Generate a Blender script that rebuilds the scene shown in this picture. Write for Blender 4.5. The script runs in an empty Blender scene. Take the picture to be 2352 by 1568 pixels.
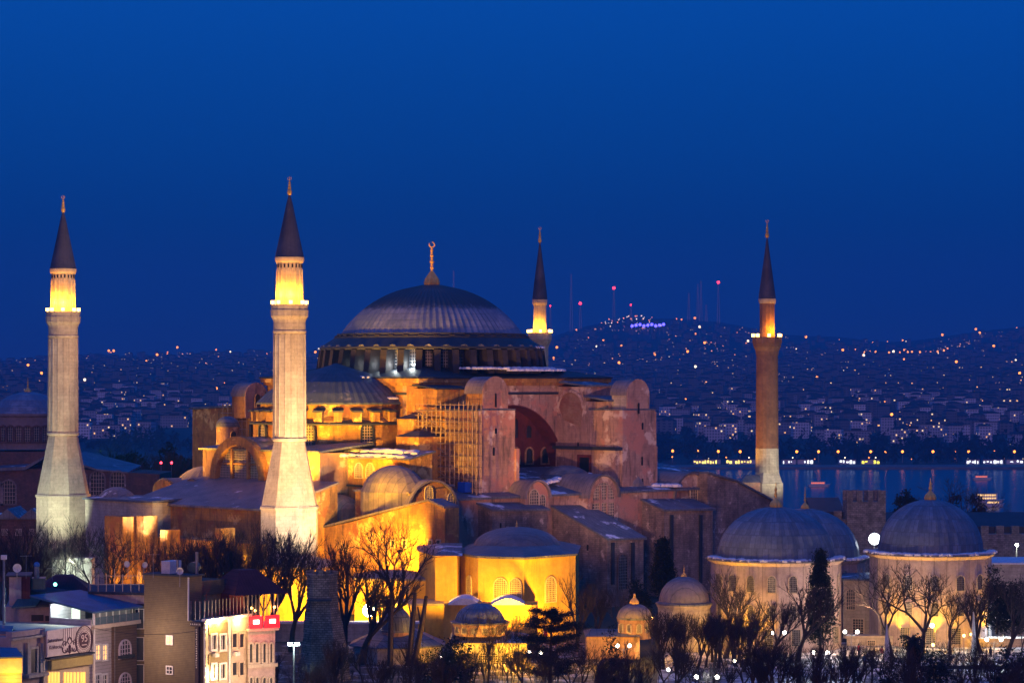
import bpy, bmesh, math, random
from mathutils import Vector, Matrix
R = math.radians; PI = math.pi; K = math.sqrt(0.5)
random.seed(11)
sc = bpy.context.scene
col = sc.collection
# ---------------- camera ----------------
F = 6000.0; CX = 1176.0; HY = 873.0; CH = 80.0      # focal length / centre / horizon of the photograph, camera height
cd = bpy.data.cameras.new('camera'); cam = bpy.data.objects.new('camera', cd); col.objects.link(cam)
cam.location = (0, 0, CH); cam.rotation_euler = (R(90), 0, 0)
cd.sensor_width = 36; cd.lens = 36 * F / 2352; cd.shift_y = (HY - 784) / 2352
cd.clip_start = 1; cd.clip_end = 40000
sc.camera = cam
# ---------------- world: blue-hour sky ----------------
wo = bpy.data.worlds.new("World"); sc.world = wo; wo.use_nodes = True
nt = wo.node_tree; nt.nodes.clear()
out = nt.nodes.new('ShaderNodeOutputWorld'); bg = nt.nodes.new('ShaderNodeBackground')
bgs = nt.nodes.new('ShaderNodeBackground'); add = nt.nodes.new('ShaderNodeAddShader')
sky = nt.nodes.new('ShaderNodeTexSky'); sky.sky_type = 'NISHITA'; sky.sun_disc = False
sky.sun_elevation = R(-3.5); sky.sun_rotation = R(215)
tc = nt.nodes.new('ShaderNodeTexCoord'); sx = nt.nodes.new('ShaderNodeSeparateXYZ'); rp = nt.nodes.new('ShaderNodeValToRGB')
nt.links.new(tc.outputs['Generated'], sx.inputs[0]); nt.links.new(sx.outputs['Z'], rp.inputs[0])
def srgb(r, g, b):
    f = lambda c: (c / 255 / 12.92) if c / 255 <= .04045 else ((c / 255 + .055) / 1.055) ** 2.4
    return (f(r), f(g), f(b), 1)
cr = rp.color_ramp
cr.elements[0].position = 0.0; cr.elements[0].color = srgb(28, 44, 98)
cr.elements[1].position = 1.0; cr.elements[1].color = srgb(20, 100, 215)
for p, c in ((.008, (26, 46, 102)), (.03, (12, 53, 116)), (.06, (0, 60, 131)), (.085, (0, 68, 147)), (.15, (0, 80, 174)), (.4, (10, 92, 200))):
    e = cr.elements.new(p); e.color = srgb(*c)
nt.links.new(rp.outputs[0], bg.inputs['Color']); bg.inputs['Strength'].default_value = 1.0
nt.links.new(sky.outputs[0], bgs.inputs['Color']); bgs.inputs['Strength'].default_value = 0.05
nt.links.new(bg.outputs[0], add.inputs[0]); nt.links.new(bgs.outputs[0], add.inputs[1]); nt.links.new(add.outputs[0], out.inputs['Surface'])
# ---------------- the last warm light of the western sky ----------------
sd = bpy.data.lights.new('afterglow_sun', 'SUN'); so = bpy.data.objects.new('afterglow_sun', sd); col.objects.link(so)
sd.energy = 0.62; sd.angle = R(10); sd.color = (1.0, .40, .22)
so.rotation_euler = Vector((.14, 1.0, -.15)).to_track_quat('-Z', 'Y').to_euler()
# ---------------- render / exposure ----------------
sc.view_settings.view_transform = 'Standard'; sc.view_settings.look = 'None'
sc.view_settings.exposure = 0; sc.view_settings.gamma = 1
try: sc.cycles.volume_step_rate = 1; sc.cycles.volume_bounces = 0; sc.cycles.max_bounces = 5; sc.cycles.sample_clamp_indirect = 4
except Exception: pass

# ---------------- helpers ----------------
def W(px, py, Y): return Vector(((px - CX) / F * Y, Y, CH - (py - HY) / F * Y))
def xw(px, Y): return (px - CX) / F * Y
def zw(py, Y): return CH - (py - HY) / F * Y
def tag(o, label=None, cat=None, group=None, kind=None):
    if label: o['label'] = label
    if cat: o['category'] = cat
    if group: o['group'] = group
    if kind: o['kind'] = kind
    return o
def empty(name, loc, rz=0, **kw):
    o = bpy.data.objects.new(name, None); col.objects.link(o); o.location = loc; o.rotation_euler = (0, 0, rz)
    o.empty_display_size = 1; return tag(o, **kw)
class MB:
    def __init__(s, off=(0, 0, 0), rz=0):
        s.v = []; s.f = []; s.o = Vector(off); s.rz = rz
    def P(s, p):
        s.v.append(tuple(Vector(p) - s.o)); return len(s.v) - 1
    def poly(s, pts): s.f.append([s.P(p) for p in pts]); return s
    def loft(s, A, B, caps=True):
        a = [s.P(p) for p in A]; b = [s.P(p) for p in B]; n = len(a)
        for i in range(n): s.f.append([a[i], a[(i + 1) % n], b[(i + 1) % n], b[i]])
        if caps: s.f.append(a[::-1]); s.f.append(b)
        return s
    def prism(s, fp, z0, z1): return s.loft([(x, y, z0) for x, y in fp], [(x, y, z1) for x, y in fp])
    def box(s, x0, x1, y0, y1, z0, z1): return s.prism([(x0, y0), (x1, y0), (x1, y1), (x0, y1)], z0, z1)
    def cbox(s, c, hx, hy, hz): return s.box(c[0] - hx, c[0] + hx, c[1] - hy, c[1] + hy, c[2] - hz, c[2] + hz)
    def ext(s, pts, d):
        d = Vector(d); return s.loft(pts, [Vector(p) + d for p in pts])
    def lathe(s, prof, cx=0, cy=0, n=24, a0=0, a1=2 * PI, ph=0, rib=None):
        full = abs(a1 - a0 - 2 * PI) < 1e-4; m = n if full else n + 1; rows = []
        for r, z in prof:
            if r < 1e-5: rows.append([s.P((cx, cy, z))] * m); continue
            rows.append([s.P((cx + (r + (rib(i, r) if rib else 0)) * math.cos(a0 + ph + (a1 - a0) * i / n), cy + (r + (rib(i, r) if rib else 0)) * math.sin(a0 + ph + (a1 - a0) * i / n), z)) for i in range(m)])
        for j in range(len(rows) - 1):
            for i in range(n):
                q = [rows[j][i], rows[j][(i + 1) % m], rows[j + 1][(i + 1) % m], rows[j + 1][i]]
                w = []
                for k in q:
                    if k not in w: w.append(k)
                if len(w) > 2: s.f.append(w)
        if full:
            if prof[0][0] > 1e-5: s.f.append(rows[0][::-1])
            if prof[-1][0] > 1e-5: s.f.append(rows[-1])
        return s
    def tube(s, a, b, r0, r1=None, n=4, caps=False):
        a = Vector(a); b = Vector(b); r1 = r0 if r1 is None else r1
        d = (b - a).normalized() if (b - a).length > 1e-6 else Vector((0, 0, 1))
        x = d.orthogonal().normalized(); y = d.cross(x)
        A = [a + (x * math.cos(2 * PI * i / n) + y * math.sin(2 * PI * i / n)) * r0 for i in range(n)]
        B = [b + (x * math.cos(2 * PI * i / n) + y * math.sin(2 * PI * i / n)) * r1 for i in range(n)]
        return s.loft(A, B, caps)
    def ball(s, c, r, n=8, m=5, sz=1):
        return s.lathe([(r * math.sin(PI * j / m) if 0 < j < m else 0, c[2] - r * sz * math.cos(PI * j / m)) for j in range(m + 1)], c[0], c[1], n)
    def build(s, name, mat, parent=None, smooth=False, recalc=True, **kw):
        me = bpy.data.meshes.new(name); me.from_pydata(s.v, [], s.f)
        if recalc:
            bm = bmesh.new(); bm.from_mesh(me); bmesh.ops.remove_doubles(bm, verts=bm.verts, dist=1e-4)
            bmesh.ops.recalc_face_normals(bm, faces=bm.faces); bm.to_mesh(me); bm.free()
        if smooth:
            for p in me.polygons: p.use_smooth = True
            try: me.set_sharp_from_angle(angle=R(38))
            except Exception: pass
        me.materials.append(mat); me.update()
        o = bpy.data.objects.new(name, me); col.objects.link(o)
        if parent: o.parent = parent
        return tag(o, **kw)
def kids(o): return [c for c in list(bpy.data.objects) if c.parent == o]
def copy_tree(o, loc=None, rz=None, scale=None, tree=None):
    def walk(x, par):
        c = x.copy(); col.objects.link(c)
        if par: c.parent = par
        for ch in CH_MAP.get(x.name, []): walk(ch, c)
        return c
    CH_MAP = {}
    for c in (tree or bpy.data.objects):
        if c.parent: CH_MAP.setdefault(c.parent.name, []).append(c)
    r = walk(o, None)
    if loc is not None: r.location = loc
    if rz is not None: r.rotation_euler = (0, 0, rz)
    if scale: r.scale = (scale, scale, scale) if not hasattr(scale, '__len__') else scale
    return r
# ---------------- materials ----------------
def mat(name, c1, c2=None, sc_=.6, rough=.85, metal=0, bump=.3, streak=0, brick=None, lines=None, snow=0, cyl=False, blotch=None, spec=.3, cont=(.35, .65), orm=None, cap=None):
    m = bpy.data.materials.new(name); m.use_nodes = True; t = m.node_tree; N = t.nodes; L = t.links
    b = N['Principled BSDF']; b.inputs['Roughness'].default_value = rough; b.inputs['Metallic'].default_value = metal
    b.inputs['Specular IOR Level'].default_value = spec
    co = N.new('ShaderNodeTexCoord').outputs['Object']
    sep = N.new('ShaderNodeSeparateXYZ'); L.new(co, sep.inputs[0])
    def mth(op, a, bb=None):
        n = N.new('ShaderNodeMath'); n.operation = op
        for i, q in enumerate((a, bb)):
            if q is None: continue
            if isinstance(q, (int, float)): n.inputs[i].default_value = q
            else: L.new(q, n.inputs[i])
        return n.outputs[0]
    def noise(vec, s, det=5, ro=.6):
        n = N.new('ShaderNodeTexNoise'); n.inputs['Scale'].default_value = s; n.inputs['Detail'].default_value = det; n.inputs['Roughness'].default_value = ro
        L.new(vec, n.inputs['Vector']); return n.outputs['Fac']
    def mix(f, a, bb, bt='MIX'):
        n = N.new('ShaderNodeMix'); n.data_type = 'RGBA'; n.blend_type = bt
        if isinstance(f, (int, float)): n.inputs[0].default_value = f
        else: L.new(f, n.inputs[0])
        for i, q in ((6, a), (7, bb)):
            if isinstance(q, tuple): n.inputs[i].default_value = (*q[:3], 1)
            else: L.new(q, n.inputs[i])
        return n.outputs[2]
    def ramp(f, lo, hi):
        n = N.new('ShaderNodeMapRange'); n.inputs['From Min'].default_value = lo; n.inputs['From Max'].default_value = hi; n.clamp = True
        L.new(f, n.inputs['Value']); return n.outputs[0]
    c2 = c2 or tuple(x * .7 for x in c1)
    n1 = noise(co, sc_); c = mix(ramp(n1, *cont), c2, c1)
    hgt = noise(co, sc_ * 6, 4)
    c = mix(ramp(hgt, .3, .7), mix(.22, c, (0, 0, 0)), c)
    if cyl:
        ang = mth('MULTIPLY', mth('ARCTAN2', sep.outputs['Y'], sep.outputs['X']), cyl)
    else: ang = mth('ADD', sep.outputs['X'], sep.outputs['Y'])
    cmb = N.new('ShaderNodeCombineXYZ'); L.new(ang, cmb.inputs[0]); L.new(sep.outputs['Z'], cmb.inputs[1])
    if brick:
        bw, bh, mortar, mc, off = brick
        bt = N.new('ShaderNodeTexBrick'); L.new(cmb.outputs[0], bt.inputs['Vector'])
        bt.inputs['Scale'].default_value = 1; bt.inputs['Brick Width'].default_value = bw; bt.inputs['Row Height'].default_value = bh
        bt.inputs['Mortar Size'].default_value = mortar; bt.inputs['Bias'].default_value = 0
        bt.inputs['Color1'].default_value = (1, 1, 1, 1); bt.inputs['Color2'].default_value = (off, off, off, 1); bt.inputs['Mortar'].default_value = (*mc, 1)
        c = mix(1.0, c, bt.outputs['Color'], 'MULTIPLY')
    if lines:
        per, wd, dk, ax = lines
        src = {'z': sep.outputs['Z'], 'a': ang, 'x': sep.outputs['X'], 'y': sep.outputs['Y']}[ax]
        fr = mth('FRACT', mth('DIVIDE', src, per)); ln = mth('LESS_THAN', fr, wd)
        c = mix(mth('MULTIPLY', ln, dk), c, (0, 0, 0))
    if streak:
        mp = N.new('ShaderNodeMapping'); mp.inputs['Scale'].default_value = (1, 1, .12); L.new(co, mp.inputs[0])
        c = mix(mth('MULTIPLY', ramp(noise(mp.outputs[0], 1.1, 6, .7), .5, .72), streak), c, (.03, .026, .024))
    for bc, bs, bl in (blotch if isinstance(blotch, list) else [blotch] if blotch else []):
        c = mix(ramp(noise(co, bs, 6, .65), bl, bl + .06), c, bc)
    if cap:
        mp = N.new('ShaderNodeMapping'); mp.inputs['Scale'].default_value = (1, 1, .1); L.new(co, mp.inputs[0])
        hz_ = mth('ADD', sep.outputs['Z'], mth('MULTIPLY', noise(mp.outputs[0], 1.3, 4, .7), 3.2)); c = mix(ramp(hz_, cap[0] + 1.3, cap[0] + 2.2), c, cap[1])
    if snow:
        geo = N.new('ShaderNodeNewGeometry'); sp = N.new('ShaderNodeSeparateXYZ'); L.new(geo.outputs['Normal'], sp.inputs[0])
        f = mth('MULTIPLY', ramp(noise(co, .16, 6, .62), 1 - snow, 1 - snow + .05), ramp(sp.outputs['Z'], .3, .55))
        c = mix(f, c, (.75, .78, .84))
    L.new(c, b.inputs['Base Color'])
    if bump:
        bn = N.new('ShaderNodeBump'); bn.inputs['Strength'].default_value = bump; bn.inputs['Distance'].default_value = .12
        L.new(hgt, bn.inputs['Height']); L.new(bn.outputs[0], b.inputs['Normal'])
    return m
def emis(name, c, s, sample=False):
    m = bpy.data.materials.new(name); m.use_nodes = True; t = m.node_tree; b = t.nodes['Principled BSDF']
    b.inputs['Base Color'].default_value = (*[min(1, x) for x in c], 1); b.inputs['Emission Color'].default_value = (*c, 1); b.inputs['Emission Strength'].default_value = s
    m.cycles.emission_sampling = 'AUTO' if sample else 'NONE'
    return m
PL = mat('ochre_plaster', (.42, .25, .15), (.28, .155, .09), .25, streak=.9, bump=.6, blotch=[((.50, .37, .25), .3, .56), ((.22, .12, .075), .22, .60)])
PLW = mat('floodlit_plaster', (.46, .26, .075), (.29, .14, .035), .3, streak=.9, bump=.6, blotch=[((.54, .37, .14), .24, .57), ((.25, .10, .035), .33, .55), ((.15, .085, .05), .6, .64)], brick=(1.3, .5, .02, (.72, .72, .72), .9))  # orange of the floodlights is put into this plaster's colour
PINK = mat('pink_plaster', (.44, .30, .25), (.30, .18, .15), .22, streak=.95, bump=.6, blotch=[((.38, .19, .15), .12, .54), ((.52, .42, .36), .19, .55), ((.20, .13, .12), .5, .61)], brick=(1.5, .55, .02, (.75, .75, .75), .92))
STN = mat('rubble_stone', (.34, .29, .25), (.17, .14, .13), .7, bump=.6, streak=.6, brick=(.9, .38, .04, (.45, .43, .42), .55))
STN2 = mat('pale_ashlar', (.48, .44, .38), (.34, .30, .26), .5, bump=.2, streak=.35, brick=(1.4, .55, .015, (.6, .6, .6), .86))
DST = mat('weathered_wall_stone', (.36, .29, .26), (.17, .135, .125), .3, bump=.7, streak=.75, brick=(.8, .35, .03, (.55, .55, .55), .72), blotch=((.42, .36, .33), .4, .6))
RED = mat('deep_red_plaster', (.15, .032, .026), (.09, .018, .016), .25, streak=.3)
LEAD = mat('lead_sheet', (.17, .19, .24), (.09, .105, .15), .5, rough=.5, metal=.15, bump=.3, brick=(1.1, 3.2, .06, (.4, .4, .4), .8), blotch=((.26, .27, .33), .25, .62))
LEADS = mat('lead_sheet_with_snow', (.15, .17, .21), (.09, .10, .14), .5, rough=.55, metal=.1, bump=.3, lines=(1.1, .1, .45, 'x'), snow=.44)
LEADP = mat('pale_lead_sheet', (.24, .21, .22), (.14, .13, .15), .35, rough=.55, metal=.1, bump=.25, lines=(1.0, .09, .4, 'y'), snow=.36)
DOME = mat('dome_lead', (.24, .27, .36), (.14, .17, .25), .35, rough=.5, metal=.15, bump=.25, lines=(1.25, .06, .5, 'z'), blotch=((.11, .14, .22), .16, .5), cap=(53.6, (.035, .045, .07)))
TDOME = mat('tomb_dome_lead', (.20, .25, .33), (.14, .18, .25), .3, rough=.55, metal=.1, bump=.2, brick=(.8, 1.9, .035, (.5, .5, .5), .62), streak=.3, cyl=8.)
DARKL = mat('dark_lead', (.035, .042, .06), (.02, .025, .04), .6, rough=.6, bump=.3)
CONE = mat('spire_lead', (.07, .07, .12), (.045, .045, .08), .5, rough=.6, bump=.3, cyl=2., lines=(.7, .08, .3, 'a'))
SNOW = mat('snow', (.78, .80, .85), (.6, .63, .7), 1.2, rough=.9, bump=.6)
MINST = mat('minaret_stone', (.50, .44, .36), (.38, .32, .26), .35, bump=.25, streak=.35, cyl=2.6, brick=(1.2, .62, .012, (.62, .6, .58), .88))
MINBR = mat('minaret_brick', (.30, .16, .10), (.20, .10, .07), .4, bump=.3, streak=.3, cyl=2.3, brick=(.5, .22, .03, (.55, .5, .45), .8))
GOLD = mat('gilded_copper', (.80, .50, .14), (.6, .36, .10), 1., rough=.4, metal=.25, bump=.1)
DARK = mat('dark_opening', (.012, .012, .016), (.008, .008, .01), 1., rough=.5, bump=0)
GLASS = mat('window_glass', (.03, .035, .05), (.02, .02, .03), .5, rough=.45, bump=0, spec=.3)
CREAM = mat('cream_lattice', (.50, .44, .36), (.42, .36, .28), 1., bump=0)
WHITE = mat('white_paint', (.72, .70, .68), (.6, .58, .56), 1., rough=.6, bump=.1)
METAL = mat('galvanised_steel', (.35, .35, .36), (.22, .22, .23), 2., rough=.45, metal=.7, bump=.1)
SCAF = mat('scaffold_tube', (.36, .27, .2), (.25, .18, .14), 2., rough=.5, metal=.3, bump=.1)
PLANK = mat('scaffold_plank', (.16, .12, .10), (.09, .07, .06), 2., bump=.2)
BARK = mat('bark', (.06, .045, .038), (.03, .024, .022), 2.5, bump=.6, streak=.3)
TWIG = mat('twigs', (.055, .038, .034), (.03, .024, .022), 2., bump=0)
E_OR = emis('sodium_lamp', (1, .55, .12), 9); E_WH = emis('white_lamp', (.95, 1, .9), 30)
E_GL = emis('globe_glow', (1, .93, .78), 14); E_RED = emis('red_lamp', (1, .03, .05), 12)
E_WIN = emis('warm_window', (1, .62, .2), 1.3); E_WINW = emis('cool_window', (.85, .95, .8), .9); E_BLUE = emis('blue_lamp', (.1, .08, 1), 9)
LK = {'facade_flood': 3.6, 'balcony_light': 24, 'tomb_uplight': 60, 'yard_flood': 48, 'roof_lamp': 20, 'drum_lamp': 1.9, 'street_light': 4.2, 'front_light': 12, 'street_fill': 9}
def lamp(loc, e, c=(1, .55, .12), r=.4, spot=None, size=70, blend=.6, parent=None, name='flood_light'):
    d = bpy.data.lights.new(name, 'SPOT' if spot else 'POINT'); d.energy = e * LK.get(name, 6); d.color = c; d.shadow_soft_size = r
    o = bpy.data.objects.new(name, d); col.objects.link(o); o.location = loc
    if spot:
        d.spot_size = R(size); d.spot_blend = blend
        o.rotation_euler = (Vector(spot) - Vector(loc)).to_track_quat('-Z', 'Y').to_euler()
    return o
OR = (1, .44, .012); WM = (1, .72, .38); GW = (.85, 1, .72); CW = (.82, .95, 1)
# ================= the basilica: local frame u = along the nave (east), v = south, z absolute =================
OX, OY = -15.5, 503.0
hs = empty('domed_basilica', (OX, OY, 40), R(45), label='huge ochre domed basilica with one great shallow lead dome, half dome and stepped buttresses', cat='basilica')
def h(u, v, z): return Vector((u, -v, z - 40))
def su(v, px):
    t = (px - CX) / F; return (503 * t + 15.5 - K * v * (1 + t)) / (K * (1 - t))
def wv(u, px):
    t = (px - CX) / F; return (503 * t + 15.5 - K * u * (1 - t)) / (K * (1 + t))
def zt(u, v, py): return CH - (py - HY) / F * (503 + K * (u - v))
def hbx(m, u0, u1, v0, v1, z0, z1): m.box(u0, u1, -v1, -v0, z0 - 40, z1 - 40); return m
def wed(m, u0, u1, v0, v1, zb, za, zbk, zc, zd):      # tops at (u0,v0) (u1,v0) (u1,v1) (u0,v1); zb number = flat bottom, list = thickness below
    T = [za, zbk, zc, zd]; Cn = [(u0, v0), (u1, v0), (u1, v1), (u0, v1)]
    B = [zb] * 4 if not isinstance(zb, list) else [t - zb[0] for t in T]
    m.loft([h(c[0], c[1], b) for c, b in zip(Cn, B)], [h(c[0], c[1], t) for c, t in zip(Cn, T)]); return m
def blk(v1, pl, pn, pr, yn, yr, yl, v0=None):         # block whose near top corner is at pn, right one at pr, left one at pl
    u0 = su(v1, pn); u1 = su(v1, pr); v0 = wv(u0, pl) if v0 is None else v0
    zn = zt(u0, v1, yn); zr = zt(u1, v1, yr); zl = zt(u0, v0, yl)
    return u0, u1, v0, v1, zl, zl + zr - zn, zr, zn
def aroof(m, b, o=.5, th=.4):
    u0, u1, v0, v1, za, zb, zc, zd = b
    su_, sv_ = (zb - za) / (u1 - u0), (zd - za) / (v1 - v0)
    f = lambda u, v: za + su_ * (u - u0) + sv_ * (v - v0) + th
    wed(m, u0 - o, u1 + o, v0 - o, v1 + o, [th - .01], f(u0 - o, v0 - o), f(u1 + o, v0 - o), f(u1 + o, v1 + o), f(u0 - o, v1 + o))
def arc_pts(w, hh, n=8, arch=True):
    if not arch: return [(-w / 2, 0), (w / 2, 0), (w / 2, hh), (-w / 2, hh)]
    r = w / 2; p = [(-r, 0), (r, 0)]
    return p + [(r * math.cos(PI * i / n), hh - r + r * math.sin(PI * i / n)) for i in range(n + 1)]
def window(parent, O, H, w, hh, N=None, fr=.22, proud=.22, bars=(4, 7), pane=None, fm=None, lm=None, arch=True, bw=.09, name='window', grid=True):
    O = Vector(O); H = Vector(H); N = Vector(N) if N else Vector((H.y, -H.x, 0)); Z = Vector((0, 0, 1))
    q = lambda x, z, d: O + H * x + Z * z + N * d
    pts = arc_pts(w, hh, 8, arch)
    p = MB().ext([q(x, z, -.05) for x, z in pts], N * .1).build(name, pane or GLASS, parent)
    if fr:
        f = MB(); out_ = [(x * (1 + 2 * fr / w), (z if z > 1e-6 else -fr) if z < hh - w / 2 else (hh - w / 2) + (z - hh + w / 2) * (1 + 2 * fr / w)) for x, z in pts] if arch else [(x * (1 + 2 * fr / w), z + (fr if z > 0 else -fr)) for x, z in pts]
        n = len(pts)
        for i in range(n):
            j = (i + 1) % n
            f.ext([q(*pts[i], 0), q(*pts[j], 0), q(*out_[j], 0), q(*out_[i], 0)], N * proud)
        f.build('frame', fm or CREAM, p)
    if grid:
        g = MB(); nx, nz = bars; r = w / 2
        top = lambda x: hh if not arch else hh - r + math.sqrt(max(0, r * r - x * x))
        for i in range(1, nx):
            x = -r + w * i / nx; g.ext([q(x - bw / 2, 0, .05), q(x + bw / 2, 0, .05), q(x + bw / 2, top(x), .05), q(x - bw / 2, top(x), .05)], N * .07)
        for j in range(1, nz):
            z = hh * j / nz; hw = r if (not arch or z < hh - r) else math.sqrt(max(.01, r * r - (z - hh + r) ** 2))
            g.ext([q(-hw, z - bw / 2, .055), q(hw, z - bw / 2, .055), q(hw, z + bw / 2, .055), q(-hw, z + bw / 2, .055)], N * .07)
        g.build('lattice', lm or CREAM, p)
    return p
SH = (1, 0, 0); SN = (0, -1, 0); WH_ = (0, -1, 0); WN = (-1, 0, 0)
def wins(v, px, y0, y1, wpx, **k):    # window on a south face at plane v, by where the photograph shows its foot, head and width
    u = su(v, px); d = 503 + K * (u - v); return window(hs, h(u, v, zt(u, v, y1)), SH, wpx / 8.5 * d / 500 if 'wm' not in k else k.pop('wm'), (y1 - y0) * d / F, N=SN, **k)
def winw(u, px, y0, y1, wpx, **k):
    v = wv(u, px); d = 503 + K * (u - v); return window(hs, h(u, v, zt(u, v, y1)), WH_, wpx / 8.5 * d / 500, (y1 - y0) * d / F, N=WN, **k)
def snowbank(pts, r, name='snow_bank', seedv=1, parent=hs):      # lumpy snow lying along a line of points
    rnd = random.Random(seedv); m = MB()
    for a, b in zip(pts[:-1], pts[1:]):
        a = Vector(a); b = Vector(b); n = max(3, int((b - a).length / (r * .32)))
        for i in range(n):
            p = a.lerp(b, (i + rnd.random() * .6) / n); rr = r * rnd.uniform(.45, 1.15)
            off = Vector((rnd.gauss(0, .55) * r, rnd.gauss(0, .55) * r, 0)); rr *= .85; m.lathe([(rr, p.z - .2), (rr * .9, p.z + rr * .22), (rr * .55, p.z + rr * .42), (0, p.z + rr * .5)], p.x + off.x, p.y + off.y, 7, ph=rnd.random() * 3)
    return m.build(name, SNOW, parent, smooth=True, recalc=False)
# --- main dome ---
DU, DV = 1.5, -1.5; c0 = h(DU, DV, 0)
prof = []; Rr = 20.7
for i in range(17):
    r = 17.7 * (1 - i / 16); prof.append((max(r, 0), 98.3 - (Rr - math.sqrt(Rr * Rr - r * r)) - 40))
dm = MB().lathe(prof, c0.x, c0.y, 160, rib=lambda i, r: (.22 if i % 2 == 0 else -.1) * min(1, r / 6))
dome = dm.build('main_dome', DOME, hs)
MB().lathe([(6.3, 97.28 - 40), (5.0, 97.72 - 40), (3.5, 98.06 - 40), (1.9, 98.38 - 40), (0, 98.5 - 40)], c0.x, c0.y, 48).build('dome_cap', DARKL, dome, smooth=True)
sn = MB()
f = MB(); zz = 58.3
f.lathe([(1.5, zz), (1.6, zz + .6), (1.4, zz + 1.3), (.8, zz + 2.1), (.28, zz + 2.8), (.2, zz + 3.2)], c0.x, c0.y, 32, rib=lambda i, r: -.16 * r if i % 4 == 0 else 0)
oni = f.build('finial', GOLD, hs)
f = MB(); z = zz + 3.1
for rr in (.40, .3, .48, .3, .42, .26, .36, .24):
    f.lathe([(.16, z), (rr * .8, z + rr * .45), (rr, z + rr * .8), (rr * .7, z + rr * 1.3), (.16, z + rr * 1.7)], c0.x, c0.y, 10); z += rr * 1.55
for i in range(14):
    a0 = R(-60 + 300 * i / 14 + 0); a1 = R(-60 + 300 * (i + 1) / 14)
    f.tube((c0.x + .5 * math.sin(a0 - PI / 3) * K, c0.y + .5 * math.sin(a0 - PI / 3) * K * -1, z + .5 - .5 * math.cos(a0 - PI / 3)), (c0.x + .5 * math.sin(a1 - PI / 3) * K, c0.y - .5 * math.sin(a1 - PI / 3) * K, z + .5 - .5 * math.cos(a1 - PI / 3)), .12, .12, 5)
f.build('crescent_spike', GOLD, oni)
PIERM = mat('dark_pier_plaster', (.045, .038, .042), (.025, .024, .03), .4, bump=.4, streak=.5)  # plain dark tone for the drum piers and ring blocks
# --- drum with forty piers and windows ---
d = MB().lathe([(18.3, 41.2), (18.3, 48.9)], c0.x, c0.y, 80); drum = d.build('drum', DARKL, hs)
MB().lathe([(21.7, 45.9), (21.7, 46.25), (18.95, 48.0), (18.95, 48.1)], c0.x, c0.y, 80).build('drum_roof', DARKL, drum)
rg = MB().lathe([(18.8, 48.0), (18.8, 48.3), (17.6, 48.75)], c0.x, c0.y, 80).build('dome_ring', DARKL, drum)
pr = None
for i in range(40):
    a = 2 * PI * (i + .5) / 40; dx, dy = math.cos(a), math.sin(a); tx, ty = -dy, dx
    q = lambda r, t, zq: Vector((c0.x + dx * r + tx * t, c0.y + dy * r + ty * t, zq - 40))
    if math.sin(a + PI / 4) < .35:      # side turned to the viewer and its flanks
        m = MB(); m.loft([q(18, -.62, 81.3), q(22.4, -.62, 81.3), q(22.4, .62, 81.3), q(18, .62, 81.3)], [q(18, -.62, 86.2), q(21.75, -.62, 85.7), q(21.75, .62, 85.7), q(18, .62, 86.2)])
        m.build('drum_pier', PIERM, hs)
    tooth = MB(); tooth.loft([q(17.8, -.5, 87.3), q(18.75, -.5, 87.3), q(18.75, .5, 87.3), q(17.8, .5, 87.3)], [q(17.8, -.5, 88.75), q(18.75, -.5, 88.5), q(18.75, .5, 88.5), q(17.8, .5, 88.75)]); tooth.build('ring_block', PIERM, hs)
    a2 = 2 * PI * i / 40
    if math.sin(a2 + PI / 4) < .3:
        dx, dy = math.cos(a2), math.sin(a2)
        window(hs, (c0.x + dx * 18.42, c0.y + dy * 18.42, 42.4), (-dy, dx, 0), 1.25, 3.6, N=(dx, dy, 0), fr=.16, proud=.15, bars=(3, 6), bw=.12, fm=DARKL, lm=METAL, name='drum_window')
        m = MB(); qq = lambda r, t, zq: Vector((c0.x + dx * r - dy * t, c0.y + dy * r + dx * t, zq))   # little arched hood above the bay
        m.ext([qq(21.5, .95 * math.cos(PI * k / 8), 45.75 + .95 * math.sin(PI * k / 8)) for k in range(9)], Vector((-dx, -dy, 0)) * 2.2)
        m.build('window_hood', LEAD, hs)
# white lamps standing in the drum bays on the western side
for a in (205, 214, 223, 232, 241):
    an = R(a) - PI / 4 + R(2); dx, dy = math.cos(R(a) - R(45)), math.sin(R(a) - R(45))
for k, e in ((20, 25), (21, 60), (22, 110), (23, 260), (24, 330)):
    a2 = 2 * PI * k / 40; dx, dy = math.cos(a2), math.sin(a2); p = hs_p = Vector((c0.x + dx * 20.3, c0.y + dy * 20.3, 42.9))
    wloc = Matrix.Rotation(R(45), 4, 'Z') @ p + Vector((OX, OY, 40)); lamp(wloc, e, (.9, 1, .95), .25, name='drum_lamp')
snowbank([Vector((c0.x + rr * math.cos(a), c0.y + rr * math.sin(a), 42.4 - (rr - 22) * .2)) for a, rr in [(R(-118 + 7 * i), 22.6 + .5 * (i % 2)) for i in range(12)]], .75, seedv=31)
snowbank([Vector((c0.x + 24.5 * math.cos(R(-95 + 7 * i)), c0.y + 24.5 * math.sin(R(-95 + 7 * i)), 41.9)) for i in range(9)], .8, seedv=32)
snowbank([Vector((c0.x + 21.2 * math.cos(R(-66 + 6 * i)), c0.y + 21.2 * math.sin(R(-66 + 6 * i)), 46.3)) for i in range(4)], .5, seedv=33)
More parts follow.
